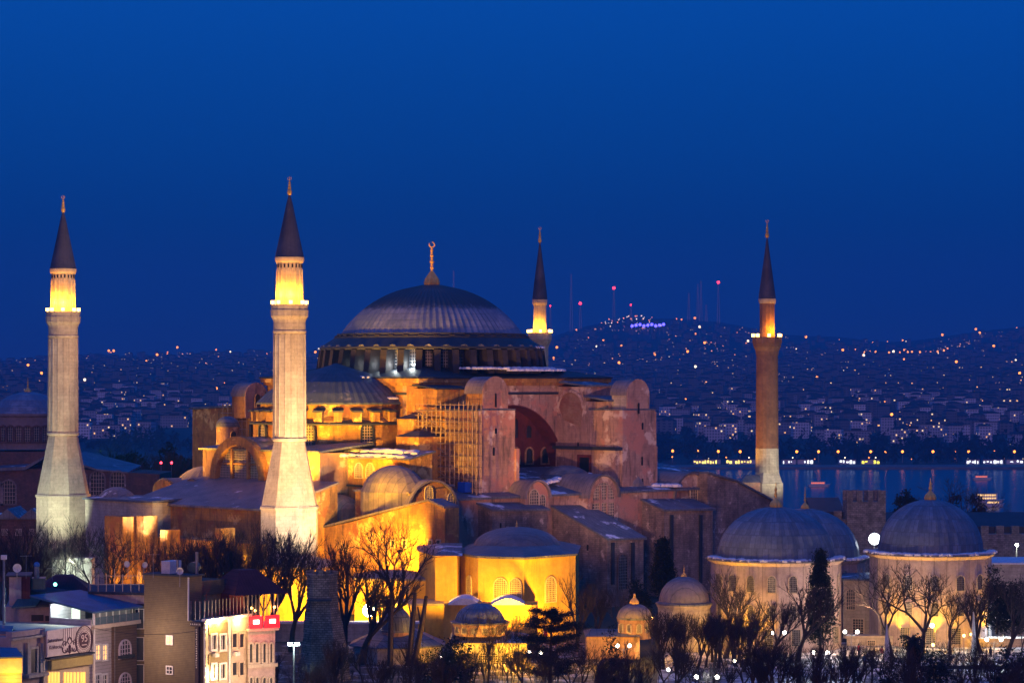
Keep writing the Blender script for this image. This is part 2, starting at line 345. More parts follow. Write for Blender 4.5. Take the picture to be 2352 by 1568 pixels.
# --- main block: thick shell with the great south arch ---
U0, U1, V0, V1, ZT = -21.5, 28.0, -23.5, 19.5, 80.3
m = MB(); hbx(m, U0, U1, V0, 15.2, 56, ZT - 1.3); m.build('main_block', PLW, hs)
AC, AR, AZ = 2.7, 14.2, 61.2
xs = [AC + AR * math.cos(PI * i / 28) for i in range(29)]; zs = [AZ + AR * math.sin(PI * i / 28) for i in range(29)]
m = MB()
for i in range(28):
    m.ext([h(xs[i], V1, zs[i]), h(xs[i + 1], V1, zs[i + 1]), h(xs[i + 1], V1, ZT - 1.3), h(xs[i], V1, ZT - 1.3)], (0, V1 - 15.19, 0))
hbx(m, AC + AR, U1, 15.21, V1, 56, ZT - 1.3); hbx(m, U0, AC - AR, 15.21, V1, 56, ZT - 1.3)
swall = m.build('south_arch_wall', PINK, hs)
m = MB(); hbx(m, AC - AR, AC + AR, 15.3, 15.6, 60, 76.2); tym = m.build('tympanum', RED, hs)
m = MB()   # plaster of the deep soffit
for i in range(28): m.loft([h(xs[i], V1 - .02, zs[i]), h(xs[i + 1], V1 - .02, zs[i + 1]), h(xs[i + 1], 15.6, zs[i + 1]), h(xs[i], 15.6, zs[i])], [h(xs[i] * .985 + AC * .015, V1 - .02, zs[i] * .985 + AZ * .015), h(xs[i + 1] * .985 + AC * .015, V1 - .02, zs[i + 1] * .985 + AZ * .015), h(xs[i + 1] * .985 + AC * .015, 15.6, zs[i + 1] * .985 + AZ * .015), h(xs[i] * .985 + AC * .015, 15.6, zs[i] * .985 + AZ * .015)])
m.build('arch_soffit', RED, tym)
for px in (1184, 1215, 1251): wins(15.6, px, 1029, 1063, 15, bars=(3, 5), fr=.3, bw=.07, lm=DARKL, fm=PL)
for px, y0, y1, w in ((1182, 960, 1005, 14), (1214, 977, 1005, 12)): wins(15.6, px, y0, y1, w, bars=(3, 6), fr=.25, bw=.07, lm=DARKL, fm=RED)
# cornice and roof
m = MB(); hbx(m, U0 - .9, U1 + .9, V0 - .9, V1 + .9, ZT - .75, ZT); hbx(m, U0 - .5, U1 + .5, V0 - .5, V1 + .5, ZT - 1.3, ZT - .75)
m.build('cornice', PLW, hs)
m = MB()
B = [h(U0 - 1.1, V0 - 1.1, ZT), h(U1 + 1.1, V0 - 1.1, ZT), h(U1 + 1.1, V1 + 1.1, ZT), h(U0 - 1.1, V1 + 1.1, ZT)]
B2 = [b + Vector((0, 0, .3)) for b in B]; cc = Vector((c0.x, c0.y, 0)); T = [Vector(((b.x - c0.x) * .6 + c0.x, (b.y - c0.y) * .6 + c0.y, 82.6 - 40)) for b in B]
m.loft(B, B2); m.loft(B2, T); m.build('main_roof', DARKL, hs)
m = MB(); hbx(m, U0 - .25, U1 + .25, V0 - .25, V1 + .25, ZT - 3.0, ZT - 2.55); m.build('string_course', DARKL, hs)
m = MB(); v = wv(U0 - .45, 962); hbx(m, U0 - .45, U0 + 1, wv(U0 - .45, 934), V1 + .2, 66, ZT - 1.35); m.build('corner_pilaster', PLW, hs)
v0_, v1_ = wv(U0 - 1, 950), wv(U0 - 1, 960)
m = MB(); hbx(m, U0 - 1, U0, wv(U0 - 1, 948), V1 + .1, 62, 76.5); m.build('corner_pilaster', PLW, hs)
# --- west half dome with its drum ---
sc_, sr = h(-24.5, 0.2, 0), 14.0
m = MB().lathe([(sr + .7, 35.6), (sr + .7, 35.9), (sr - 1.2, 37.7), (sr - 4, 39.7), (sr - 7.5, 41.2), (3, 42.2), (0, 43.2)], sc_.x, sc_.y, 120, rib=lambda i, r: (.07 if i % 2 == 0 else -.05) * min(1, r / 5))
hd = m.build('half_dome', mat('half_dome_lead', (.055, .075, .13), (.035, .05, .09), .5, rough=.6, bump=.3, blotch=((.12, .13, .19), .4, .6)), hs); snowbank([Vector((sc_.x + 13.4 * math.cos(a), sc_.y + 13.4 * math.sin(a), 36.7)) for a in (R(272), R(280))], .7, seedv=51); snowbank([Vector((sc_.x + 8.5 * math.cos(a), sc_.y + 8.5 * math.sin(a), 40.6)) for a in (R(262), R(268))], .5, seedv=52)
m = MB().lathe([(sr, 17), (sr, 35.7)], sc_.x, sc_.y, 72); m.build('half_dome_drum', PLW, hs, smooth=True)
m = MB().lathe([(sr + 1.7, 17), (sr + 1.7, 32.6), (sr, 33.6)], sc_.x, sc_.y, 10, ph=R(9)); m.build('half_dome_apse', PLW, hs)
m = MB().lathe([(sr + 2.1, 31.9), (sr + 2.1, 32.2), (sr + .1, 33.1)], sc_.x, sc_.y, 40); m.build('half_dome_skirt_roof', DARKL, hs)
for k in range(14):
    a = R(100 + 13 * k); dx, dy = math.cos(a), math.sin(a); q = lambda r, t, z_: Vector((sc_.x + dx * r - dy * t, sc_.y + dy * r + dx * t, z_))
    m = MB(); m.loft([q(sr - .2, -.75, 32.5), q(sr + 1.9, -.75, 32.5), q(sr + 1.9, .75, 32.5), q(sr - .2, .75, 32.5)], [q(sr - .2, -.75, 34.6), q(sr + 1.9, -.75, 34.2), q(sr + 1.9, .75, 34.2), q(sr - .2, .75, 34.6)])
    p = m.build('half_dome_pier', PLW, hs)
    m = MB(); m.loft([q(sr - .2, -1, 34.65), q(sr + 2.2, -1, 34.2), q(sr + 2.2, 1, 34.2), q(sr - .2, 1, 34.65)], [q(sr - .2, -1, 35), q(sr + 2.2, -1, 34.55), q(sr + 2.2, 1, 34.55), q(sr - .2, 1, 35)])
    m.build('pier_cap', DARKL, p)
    if k % 3 == 2 and k<13:
        a += R(6.5); dx, dy = math.cos(a), math.sin(a)
        window(hs, (sc_.x + dx * (sr + 1.75), sc_.y + dy * (sr + 1.75), 28.4), (-dy, dx, 0), 2.0, 3.6, N=(dx, dy, 0), fr=.3, proud=.35, bars=(4, 7), fm=DARKL)
# small stepped turrets beside the half dome
for u_, pl_, pr_, y0, y1 in ((-30, 910, 962, 1003, 1060), (-26, 912, 950, 962, 1000)):
    a_, b_ = wv(u_, pl_), wv(u_, pr_); z1_ = zt(u_, (a_ + b_) / 2, y0)
    m = MB(); hbx(m, u_, u_ + 8, a_, b_, 58, z1_); p = m.build('stair_turret', PLW, hs)
    m = MB(); A = [h(u_ - .3, a_ - .3, z1_), h(u_ + 8, a_ - .3, z1_), h(u_ + 8, b_ + .3, z1_), h(u_ - .3, b_ + .3, z1_)]; t_ = h(u_ + 3, (a_ + b_) / 2, z1_ + 1.3)
    m.loft(A, [x * .25 + t_ * .75 for x in A]); m.build('turret_roof', DARKL, p)
# --- west gallery ---
gu = -38.5; gv0, gv1 = wv(gu, 700), wv(gu, 930); gz = zt(gu, 18, 1052)
m = MB(); wed(m, gu, -33, gv0, gv1 + 1, 52, gz, gz + 1.2, gz + 1.2, gz); m.build('west_gallery', PLW, hs)
m = MB(); wed(m, gu - .8, -33, gv0, gv1 + 2, [.3], gz + .35, gz + 1.6, gz + 1.6, gz + .35); m.build('gallery_roof', LEADS, hs)
for px in (752, 786, 825, 851): winw(gu, px, 1064, 1096, 17, bars=(5, 7), fr=.2)
m = MB(); hbx(m, gu - .35, gu, gv0, gv1 + 1, gz - 4.9, gz - 4.6); m.build('string_course', DARKL, hs)
snowbank([h(-38, gv0 + 7, gz + .5), h(-37.5, gv1 - 5, gz + .6), h(-38, gv1 + 0, gz + .5)], .9, seedv=3)
snowbank([h(-35, gv0 + 9, gz + 1.1), h(-35, gv1 - 8, gz + 1.3), h(-35, gv1 - 1, gz + 1.1)], 1.3, seedv=5)
# --- west front with the great lunette window ---
wu = -45; lz = zt(wu, -2, 1100); lv = wv(wu, 557)
fv0, fv1 = wv(wu, 466), wv(wu, 735); ft = zt(wu, -2, 1035)
m = MB(); hbx(m, wu, -33, fv0, fv1, 48, ft); front = m.build('west_front', PL, hs)
m = MB(); wed(m, wu - .6, -33, fv0 - .6, fv1 + .6, [.35], ft + .36, ft + 1.6, ft + 1.6, ft + .36); m.build('front_roof', LEAD, hs)
m = MB(); rr = 7.6; N_ = 18
ring = [(lv + rr * math.cos(PI * i / N_), lz + rr * math.sin(PI * i / N_)) for i in range(N_ + 1)]
m.ext([h(wu - .05, a, b) for a, b in ring], (9, 0, 0)); m.build('window_vault', LEAD, hs, smooth=True)
m = MB(); r2 = 6.2
for i in range(N_):
    a0, a1 = PI * i / N_, PI * (i + 1) / N_
    m.ext([h(wu - .1, lv + r2 * math.cos(a0), lz + r2 * math.sin(a0)), h(wu - .1, lv + r2 * math.cos(a1), lz + r2 * math.sin(a1)), h(wu - .1, lv + (rr + .2) * math.cos(a1), lz + (rr + .2) * math.sin(a1)), h(wu - .1, lv + (rr + .2) * math.cos(a0), lz + (rr + .2) * math.sin(a0))], (-1.3, 0, 0))
m.build('lunette_arch', PLW, hs)
m = MB().ext([h(wu - .1, lv + 6.25 * math.cos(PI * i / N_), lz + 6.25 * math.sin(PI * i / N_)) for i in range(N_ + 1)], (-.12, 0, 0)); lun = m.build('great_west_window', GLASS, hs)
g = MB()
for i in range(-14, 15):
    x = i * .42; g.ext([h(wu - .22, lv + x - .05, lz), h(wu - .22, lv + x + .05, lz), h(wu - .22, lv + x + .05, lz + math.sqrt(max(.1, 38.4 - x * x))), h(wu - .22, lv + x - .05, lz + math.sqrt(max(.1, 38.4 - x * x)))], (-.08, 0, 0))
for j in range(1, 14):
    z = j * .45; hw = math.sqrt(max(.1, 38.4 - z * z)); g.ext([h(wu - .23, lv - hw, lz + z - .05), h(wu - .23, lv + hw, lz + z - .05), h(wu - .23, lv + hw, lz + z + .05), h(wu - .23, lv - hw, lz + z + .05)], (-.08, 0, 0))
g.build('lattice', CREAM, lun)
g = MB()
for x in (-2.3, 2.3): hbx(g, wu - .75, wu - .15, lv + x - .28, lv + x + .28, lz, lz + 5.5)
hbx(g, wu - .6, wu - .15, lv - 5.7, lv + 5.7, lz + 2.6, lz + 2.9); g.build('mullion', PLW, lun)
# round stair turret with blue dome beside the west window, and the barrel-roofed north-west buttress
def round_turret(u, px, y_dome, y_eave, y_foot, rpx, name='round_turret'):
    v = wv(u, px); d_ = 503 + K * (u - v); r = rpx * d_ / F; z1 = zt(u, v, y_eave); z2 = zt(u, v, y_dome); p = h(u, v, 0)
    t = MB().lathe([(r * .96, zt(u, v, y_foot) - 40), (r * .96, z1 - 40)], p.x, p.y, 28).build(name, PL, hs, smooth=True)
    MB().lathe([(r * 1.06, z1 - 40), (r * 1.06, z1 - 39.8)] + [(r * math.cos(R(a)), z1 - 39.8 + (z2 - z1) * math.sin(R(a))) for a in range(0, 91, 10)], p.x, p.y, 28).build('turret_dome', LEAD, t, smooth=True)
    dx, dy = -K * .2, -K; dx, dy = math.cos(R(-100)), math.sin(R(-100)); window(t, (p.x + dx * r, p.y + dy * r, z1 - 40 - 3.0), (-dy, dx, 0), 1.1, 2.2, N=(dx, dy, 0), fr=.12, grid=False, pane=DARK, fm=PL, name='opening')
round_turret(-37, 523, 958, 980, 1040, 27)
def barrel(v1, pfl, pfr, pb, ytop, yw, yfoot, wm_=PLW, fm_=PINK, name='barrel_turret'):
    # small block with a barrel roof whose axis runs north-south: round-topped south face from pfl to pfr, side wall back to pb
    u0, u1 = su(v1, pfl), su(v1, pfr); v0 = wv(u0, pb); uc = (u0 + u1) / 2; r = (u1 - u0) / 2; zt_ = zt(uc, v1, ytop); zs_ = zt_ - r; zb_ = zt(u0, v1, yfoot)
    n = 14; pts = [(uc + r * math.cos(PI * i / n), zs_ + r * math.sin(PI * i / n)) for i in range(n + 1)]
    m = MB(); m.ext([h(u0, v1 - .3, zb_), h(u1, v1 - .3, zb_)] + [h(a, v1 - .3, b) for a, b in pts], (0, v1 - .3 - v0, 0)); t = m.build(name, wm_, hs)
    m = MB(); m.ext([h(u0 - .15, v1, zb_), h(u1 + .15, v1, zb_)] + [h(uc + (r + .25) * math.cos(PI * i / n), v1, zs_ + (r + .25) * math.sin(PI * i / n)) for i in range(n + 1)], (0, .29, 0)); m.build('gable_face', fm_, t)
    m = MB()
    for i in range(n): m.loft([h(uc + r * math.cos(PI * k / n), v1 - .31, zs_ + r * math.sin(PI * k / n)) for k in (i, i + 1)] + [h(uc + (r + .18) * math.cos(PI * k / n), v1 - .31, zs_ + (r + .18) * math.sin(PI * k / n)) for k in (i + 1, i)], [h(uc + r * math.cos(PI * k / n), v0 - .3, zs_ + r * math.sin(PI * k / n)) for k in (i, i + 1)] + [h(uc + (r + .18) * math.cos(PI * k / n), v0 - .3, zs_ + (r + .18) * math.sin(PI * k / n)) for k in (i + 1, i)])
    m.build('barrel_roof', LEADP, t)
    return t, u0, u1, v0, zs_, zb_
t, a_, b_, c_, zs_, zb_ = barrel(-24, 566, 612, 533, 881, 900, 960)
window(t, h((a_ + b_) / 2, -23.7, zs_ - 1.9), SH, 1.3, 2.4, N=SN, fr=.1, grid=False, pane=DARK, fm=PL, name='opening')
nb = blk(-24, 505, 590, 640, 932, 932, 940, v0=-44)
m = MB(); wed(m, nb[0], nb[1], nb[2], nb[3], 52, *nb[4:]); m.build('buttress', PLW, hs)
m = MB(); aroof(m, nb); m.build('buttress_roof', LEAD, hs)
# --- south buttresses ---
def south_buttress(pn, pr_, ytop, name):
    b = blk(37, pn - 5, pn, pr_, ytop, ytop, ytop, v0=28.5); m = MB(); wed(m, b[0], b[1], b[2], b[3], 52, *b[4:]); t = m.build(name, PINK, hs)
    m = MB(); aroof(m, (b[0] + .0, b[1], b[2], b[3] - .1, *b[4:]), .12, .3); m.build('buttress_roof', LEAD, t); return t, b
tb, b = south_buttress(1100, 1183, 942, 'buttress'); BU0, BU1 = b[0], b[1]
bt, *q_ = barrel(36.9, 1112, 1165, 1070, 867, 900, 945)
m = MB(); hbx(m, BU0 + .9, BU1 - .2, 19, 28.5, 52, 74.6); hbx(m, BU0 + .9, BU1 - .6, 19, 25.2, 74.6, 78.5); m.build('buttress_flank', PLW, hs)
m = MB(); wed(m, BU0 + .6, BU1, 19, 25.4, [.3], 79.3, 79.3, 78.6, 78.6); wed(m, BU0 + .5, BU1, 25.3, 28.6, [.3], 75.4, 75.4, 75, 75); m.build('flank_roof', DARKL, hs)
m = MB(); hbx(m, BU1 - .1, BU1 + .7, 29, 37.4, 52, zt(BU1, 37, 1030)); m.build('buttress_offset', PINK, hs)
for px, y0, y1, w in ((1139, 903, 935, 3.2), (1139, 983, 996, 4), (1134, 1027, 1046, 4)): wins(37.05 if y0 > 940 else 37.22, px, y0, y1, w, grid=False, fr=0, pane=DARK, name='slit_window')
tb2, b = south_buttress(1430, 1505, 942, 'buttress'); SU0, SU1 = b[0], b[1]
bt2, *q_ = barrel(36.9, 1443, 1490, 1405, 873, 900, 945, wm_=STN2)
for px, y0, y1, w in ((1467, 925, 950, 3.5), (1476, 970, 986, 3.5), (1475, 1048, 1068, 3.5), (1476, 1098, 1115, 3)): wins(37.05, px, y0, y1, w, grid=False, fr=0, pane=DARK, name='slit_window')
m = MB(); u_ = SU0 + .7
va, vb, vc = wv(u_, 1345), wv(u_, 1398), 28.6
hbx(m, u_, SU1, 19, va, 52, zt(u_, va, 888)); hbx(m, u_, SU1, va, vb, 52, zt(u_, va, 922)); hbx(m, u_, SU1, vb, 29, 52, zt(u_, vb, 946)); m.build('buttress_flank', PINK, hs)
m = MB()
for a, b2, y in ((19, va, 888), (va, vb, 922), (vb, 29, 946)):
    z_ = zt(u_, (va if y < 930 else vb), y); wed(m, u_ - .5, SU1 - .5, a - .1, b2 + .4, [.35], z_ + 1.2, z_ + 1.2, z_ + .36, z_ + .36)
m.build('flank_roof', LEADS, hs)
m = MB(); vn = wv(u_, 1312); zc = zt(u_, vn, 938); rn = 3.1     # shallow red-brick niche on the flank
m.ext([h(u_ - .02, vn + rn * math.cos(PI * i / 14), zc + rn * math.sin(PI * i / 14)) for i in range(15)] + [h(u_ - .02, vn - rn * .6, zc - 2.2), h(u_ - .02, vn + rn * .8, zc - 3.5)], (-.06, 0, 0)); m.build('blind_arch', mat('exposed_brick', (.30, .12, .08), (.40, .27, .19), .5, brick=(.5, .2, .03, (.6, .6, .6), .7)), hs)
m = MB()
for i in range(14): m.ext([h(u_ - .05, vn + q * math.cos(PI * k / 14), zc + q * math.sin(PI * k / 14)) for k, q in ((i, rn), (i + 1, rn), (i + 1, rn + .5), (i, rn + .5))], (-.3, 0, 0))
m.build('blind_arch_moulding', PINK, hs)
for px, y0, y1 in ((1328, 1015, 1035), (1387, 960, 985), (1355, 1005, 1025), (1395, 1065, 1090), (1405, 985, 1000), (1298, 940, 960)): winw(u_, px, y0, y1, 3, grid=False, fr=0, pane=DARK, name='slit_window')
# lower flank standing forward, with its dark ledge and doorway
u2 = SU0 - 1.2; m = MB(); lz_ = zt(u2, 36, 1034); hbx(m, u2, SU0 + 1, 21, 36.4, 52, lz_); m.build('flank_base', PINK, hs)
m = MB(); hbx(m, u2 - .6, SU0, 20.5, 37, lz_ + .01, lz_ + .6); m.build('ledge', DARKL, hs)
winw(u2, 1343, 1050, 1085, 22, grid=False, arch=False, fr=.5, fm=RED, pane=DARK, name='doorway')
# stains of peeled plaster at the tower's east offset
m = MB(); hbx(m, SU1 - .01, SU1 + .5, 28.6, 37.1, 52, zt(SU1, 37, 1025)); hbx(m, SU1 - .01, SU1 + .25, 28.6, 37.05, zt(SU1, 37, 1025), zt(SU1, 37, 945)); m.build('buttress_offset', PINK, hs)
# east end behind: strip of the eastern pier in the floodlit plaster tone
m = MB(); hbx(m, U1 - .5, U1 + 1.6, 15, V1 + .6, 60, ZT - 1.5); m.build('east_pier', PLW, hs)
# --- south gallery roofs between and in front of the buttresses ---
gr = zt(0, 37, 1095)
m = MB(); hbx(m, BU0 - 12, SU1 + 22, 19, 39.5, 44, gr - 3.2); m.build('south_aisle', PINK, hs)
m = MB(); wed(m, BU0 - 12, SU1 + 22, 19, 40.2, [.4], gr + 1.2, gr + 1.2, gr - 2.8, gr - 2.8); m.build('south_aisle_roof', LEADS, hs)
def low_dome(u, px, yt, yb, hw, face='s', mt=None, name='low_dome', v=None):
    v = wv(u, px) if v is None else v; d_ = 503 + K * (u - v); r = hw * d_ / F; zb = zt(u, v, yb); zp = zt(u, v, yt); p = h(u, v, 0); hh = zp - zb
    Rb = (r * r + hh * hh) / (2 * hh)
    pr_ = [(r * (1 - i / 9), (zp - (Rb - math.sqrt(max(0, Rb * Rb - (r * (1 - i / 9)) ** 2)))) - 40) for i in range(10)]
    m = MB().lathe([(r, pr_[0][1] - 4)] + pr_, p.x, p.y, 40, rib=lambda i, r_: (.08 if i % 2 == 0 else 0) * min(1, r_ / 3)); return m.build(name, mt or LEADP, hs)
low_dome(su(30, 1300), 0, 1068, 1096, 62, v=30, mt=LEAD)
low_dome(su(44, 1530), 0, 1058, 1108, 52, v=33, mt=LEADP)
low_dome(su(35, 905), 0, 1068, 1128, 76, v=35, mt=LEADP)
snowbank([h(su(38, 1190), 38, gr - 1.8), h(su(30, 1330), 30, gr + .3), h(su(36, 1410), 36, gr - 1.2)], .9, seedv=8)
snowbank([h(su(38, 1510), 38, 60.2), h(su(38, 1550), 38.5, 60.0)], 1.2, seedv=19)
def lunette(v1, px, ytop, ybot, hw, name='vault_bay', mt=None, dep=9, winl=(), big=False):
    u = su(v1, px); d_ = 503 + K * (u - v1); r = hw / 8.5 * d_ / 500; zt_ = zt(u, v1, ytop); zb = zt(u, v1, ybot); zs_ = zt_ - r; n = 18
    pts = [h(u - r, v1, zb), h(u + r, v1, zb)] + [h(u + r * math.cos(PI * i / n), v1, zs_ + r * math.sin(PI * i / n)) for i in range(n + 1)]
    t = MB().ext(pts, (0, dep, 0)).build(name, mt or PINK, hs)
    m = MB()
    for i in range(n):
        A = [h(u + q * math.cos(PI * k / n), v1 + .5, zs_ + q * math.sin(PI * k / n)) for k, q in ((i, r + .02), (i + 1, r + .02), (i + 1, r + .4), (i, r + .4))]
        m.ext(A, (0, dep, 0))
    m.build('vault_roof', LEADP, t); return t, u, r, zs_, zb
t, u_, r_, zs_, zb_ = lunette(41, 992, 1106, 1215, 56, mt=PLW)
wins(41.05, 984, 1116, 1156, 17, bars=(5, 8), fr=.12); wins(41.05, 1036, 1132, 1192, 17, bars=(5, 10), fr=.12)
t, u_, r_, zs_, zb_ = lunette(41, 1233, 1106, 1200, 27); window(t, h(u_ - .8, 41, zs_ - 2), SH, 2.2, 3.6, N=SN, bars=(5, 7), fr=.12); window(t, h(u_ + 1.3, 41, zs_ - 3), SH, 1.4, 3.6, N=SN, bars=(3, 7), fr=.12)
t, u_, r_, zs_, zb_ = lunette(41.5, 1385, 1093, 1260, 35)
bw_ = window(t, h(u_, 41.5, zs_ - .3), SH, 5.6, 3.1, N=SN, bars=(14, 6), fr=.3, bw=.1, fm=PINK)
window(t, h(u_, 41.5, zs_ - 7.5), SH, 5.6, 7.0, N=SN, bars=(14, 14), fr=.0, bw=.1, arch=False)
m = MB(); hbx(m, u_ - 1.1, u_ - .7, 41.5, 41.85, zs_ - 7.5, zs_ + 2.2); hbx(m, u_ + .7, u_ + 1.1, 41.5, 41.85, zs_ - 7.5, zs_ + 2.2); hbx(m, u_ - 2.8, u_ + 2.8, 41.5, 41.8, zs_ - .9, zs_ - .3); m.build('mullion', PINK, bw_)
t, u_, r_, zs_, zb_ = lunette(39.5, 1588, 1088, 1200, 43); window(t, h(u_ + .6, 39.5, zs_ - 2.6), SH, 1.9, 5.2, N=SN, bars=(4, 9), fr=.15); window(t, h(u_ - 2.4, 39.5, zs_ - 2.6), SH, 1.9, 3.2, N=SN, bars=(4, 6), fr=.15)
# sloping stone masses at the foot of the south side
def mass(name, *a, roofm=LEADS, wall=DST, zb=40, **k):
    b = blk(*a, **k); m = MB(); wed(m, b[0], b[1], b[2], b[3], zb, *b[4:]); t = m.build(name, wall, hs); m = MB(); aroof(m, b, .45, .35); m.build('pent_roof', roofm, t); return t, b
t1, b1 = mass('lower_buttress', 43, 1015, 1130, 1256, 1172, 1171, 1120)
wins(43.05, 1150, 1200, 1212, 3, grid=False, fr=0, pane=DARK, name='slit_window')
t2, b2 = mass('raking_buttress', 53, 1262, 1395, 1478, 1238, 1236, 1160)
wins(53.05, 1430, 1272, 1352, 20, bars=(4, 12), fr=.3, fm=DST, lm=METAL)
for px in (1406, 1452):
    u_ = su(53.05, px); m = MB(); hbx(m, u_ - .3, u_ + .3, 53, 53.4, 44, zt(u_, 53, 1245)); m.build('drain_channel', DARKL, hs)
t3, b3 = mass('lower_buttress', 45, 1432, 1525, 1637, 1172, 1170, 1130)
for px in (1541, 1608):
    u_ = su(45.05, px); m = MB(); hbx(m, u_ - .35, u_ + .35, 45, 45.35, 42, zt(u_, 45, 1182)); m.build('drain_channel', DARKL, hs)
for u_q, bb, pxs in ((b2[0], 0, ((1325, 1250), (1350, 1250))),):
    for px, y in pxs: winw(u_q, px, y, y + 14, 4, grid=False, fr=0, pane=DARK, name='slit_window')
# long eastern wall falling towards the right, roof over the galleries
u_a, u_b = su(42, 1625), su(42, 1775); m = MB(); A = [h(u_a, 42, 40), h(u_b, 42, 40), h(u_b, 42, zt(u_b, 42, 1152)), h(su(42, 1690), 42, zt(u_a + 8, 42, 1106)), h(u_a, 42, zt(u_a, 42, 1088))]
m.ext(A, (0, 16, 0)); m.build('east_gallery_wall', DST, hs)
m = MB(); B = [A[2], A[3], A[4]]
for p, q in zip(B[:-1], B[1:]): m.loft([p + Vector((0, -.4, .02)), q + Vector((0, -.4, .02)), q + Vector((0, 16, .02)), p + Vector((0, 16, .02))], [p + Vector((0, -.4, .4)), q + Vector((0, -.4, .4)), q + Vector((0, 16, .4)), p + Vector((0, 16, .4))])
m.build('east_gallery_roof', LEADS, hs)
u_c = su(40, 1943); m = MB(); hbx(m, u_b - 2, u_c, 34, 40, 40, zt(u_c, 40, 1170)); m.build('east_terrace', DST, hs)
# --- narthex: the big lead roof west of the front, with little lit barrel gables ---
nu = -60; ny = 1164
nv0, nv1 = wv(nu, 300), wv(nu, 622); z1_ = zt(nu, (nv0 + nv1) / 2, ny); z2_ = zt(wu, 0, 1102)
m = MB(); wed(m, nu, wu, nv0, nv1, 40, z1_, z2_, z2_, z1_); m.build('narthex', PLW, hs)
m = MB(); wed(m, nu - .7, wu - .01, nv0 - .5, nv1 + .5, [.35], z1_ + .3, z2_ + .36, z2_ + .36, z1_ + .3); m.build('narthex_roof', LEADP, hs)
for k, (px, ya, hw) in enumerate(((374, 1101, 25), (437, 1101, 18))):
    u_ = -50 + 2 * k; v_ = wv(u_, px); r_ = hw / 8 * .98; zb_ = zt(u_, v_, 1124); n = 12; hh = zt(u_, v_, ya) - zb_
    pts = [h(u_, v_ + r_ * math.cos(PI * i / n), zb_ + hh * math.sin(PI * i / n)) for i in range(n + 1)]; t = MB().ext(pts + [h(u_, v_ - r_, zb_ - 5), h(u_, v_ + r_, zb_ - 5)], (8, 0, 0)).build('barrel_gable', PLW, hs)
    MB().ext([p + Vector((.4, 0, .02)) + Vector((0, 0, .25)) for p in pts] + [p + Vector((.4, 0, .02)) for p in pts][::-1], (8, 0, 0)).build('barrel_roof', LEADP, t)
low_dome(-59, 268, 1118, 1148, 46, mt=LEADP); low_dome(-42, 470, 1070, 1100, 60, mt=LEADP)
low_dome(-41, 782, 1136, 1166, 46, mt=LEADP)
m = MB(); zg_ = zt(su(35, 905), 35, 1130); hbx(m, -43.5, -33, 27, 40.8, 50, zg_); m.build('south_west_gallery', PLW, hs); m = MB(); wed(m, -43.8, -33, 26.7, 41, [.3], zg_ + .3, zg_ + 1.3, zg_ + 1.3, zg_ + .3); m.build('gallery_roof', LEADP, hs)
# north-west part of the outer wall: pale lit stretch, grey piers lit orange from their feet
m = MB(); a_, b_ = wv(-64, 196), wv(-64, 350); zq = zt(-64, wv(-64, 300), 1152); hbx(m, -64, -56, a_, b_, 40, zq); m.build('outer_narthex', STN2, hs)
m = MB(); wed(m, -64.4, -56, a_ - .4, b_ + .4, [.35], zq + .36, zq + .7, zq + .7, zq + .36); m.build('outer_roof', LEADS, hs)
for px0, px1, yt_, yb_, u_, dp in ((240, 282, 1184, 1325, -72, 9), (314, 330, 1184, 1325, -70, 7), (368, 382, 1216, 1325, -70, 8), (494, 508, 1212, 1325, -69, 7)):
    v_a, v_b = wv(u_, px0), wv(u_, px1); zt_ = zt(u_, v_a, yt_)
    A = [h(u_, v_a, 40), h(u_, v_a, zt_ - 2), h(u_ + dp, v_a, zt_ + 1.5), h(u_ + dp, v_a, 40)]; m = MB(); hbx(m, u_, u_ + 3, v_a, v_b, 40, zt_); m.build('flying_buttress', PLW, hs)
m = MB(); hbx(m, -66, -60, wv(-66, 330), wv(-66, 600), 40, zt(-66, wv(-66, 460), 1240)); m.build('outer_yard_wall', PLW, hs)
# --- south-west vestibule: tall gabled block, flood-lit ---
vu = -48; V_ = lambda px: wv(vu, px)
P_ = lambda px, py: h(vu, V_(px), zt(vu, V_(px), py))
A = [P_(725, 1216), P_(806, 1198), P_(985, 1150), P_(1022, 1167)] ; A = [h(vu, V_(722), 40)] + A + [h(vu, V_(1022), 40)]
m = MB(); m.ext(A, (3.2, 0, 0)); ves = m.build('vestibule', PLW, hs)
m = MB()
for p, q in ((A[1], A[3]), (A[3], A[4])): m.loft([p + Vector((-.3, 0, .02)), q + Vector((-.3, 0, .02)), q + Vector((3.2, 0, .02)), p + Vector((3.2, 0, .02))], [p + Vector((-.3, 0, .35)), q + Vector((-.3, 0, .35)), q + Vector((3.2, 0, .35)), p + Vector((3.2, 0, .35))])
m.build('vestibule_roof', LEADP, ves)
m = MB(); wed(m, vu + 3.15, -37, V_(722) - 7, 27.5, 48, A[1].z + 39.6, A[1].z + 43.0, A[1].z + 44.0, A[1].z + 40.6); wed(m, vu + 3.15, -42, 27.5, V_(985) - 4, 48, A[1].z + 40.6, A[1].z + 42.6, A[3].z + 40.2, A[3].z + 39.4); m.build('lean_to_roof', LEADP, ves); snowbank([h(-44, V_(735), A[1].z + 40.2), h(-43, V_(790), A[1].z + 40.9)], .8, seedv=61)
for px, y0, y1 in ((903, 1240, 1256), (930, 1240, 1256), (989, 1240, 1255), (1008, 1240, 1255)): winw(vu, px, y0, y1, 8, grid=False, arch=False, fr=.15, pane=GLASS)
for px, y0, y1 in ((980, 1285, 1325), (984, 1350, 1378), (918, 1322, 1380)): winw(vu, px, y0, y1, 13, bars=(4, 9), fr=.18)
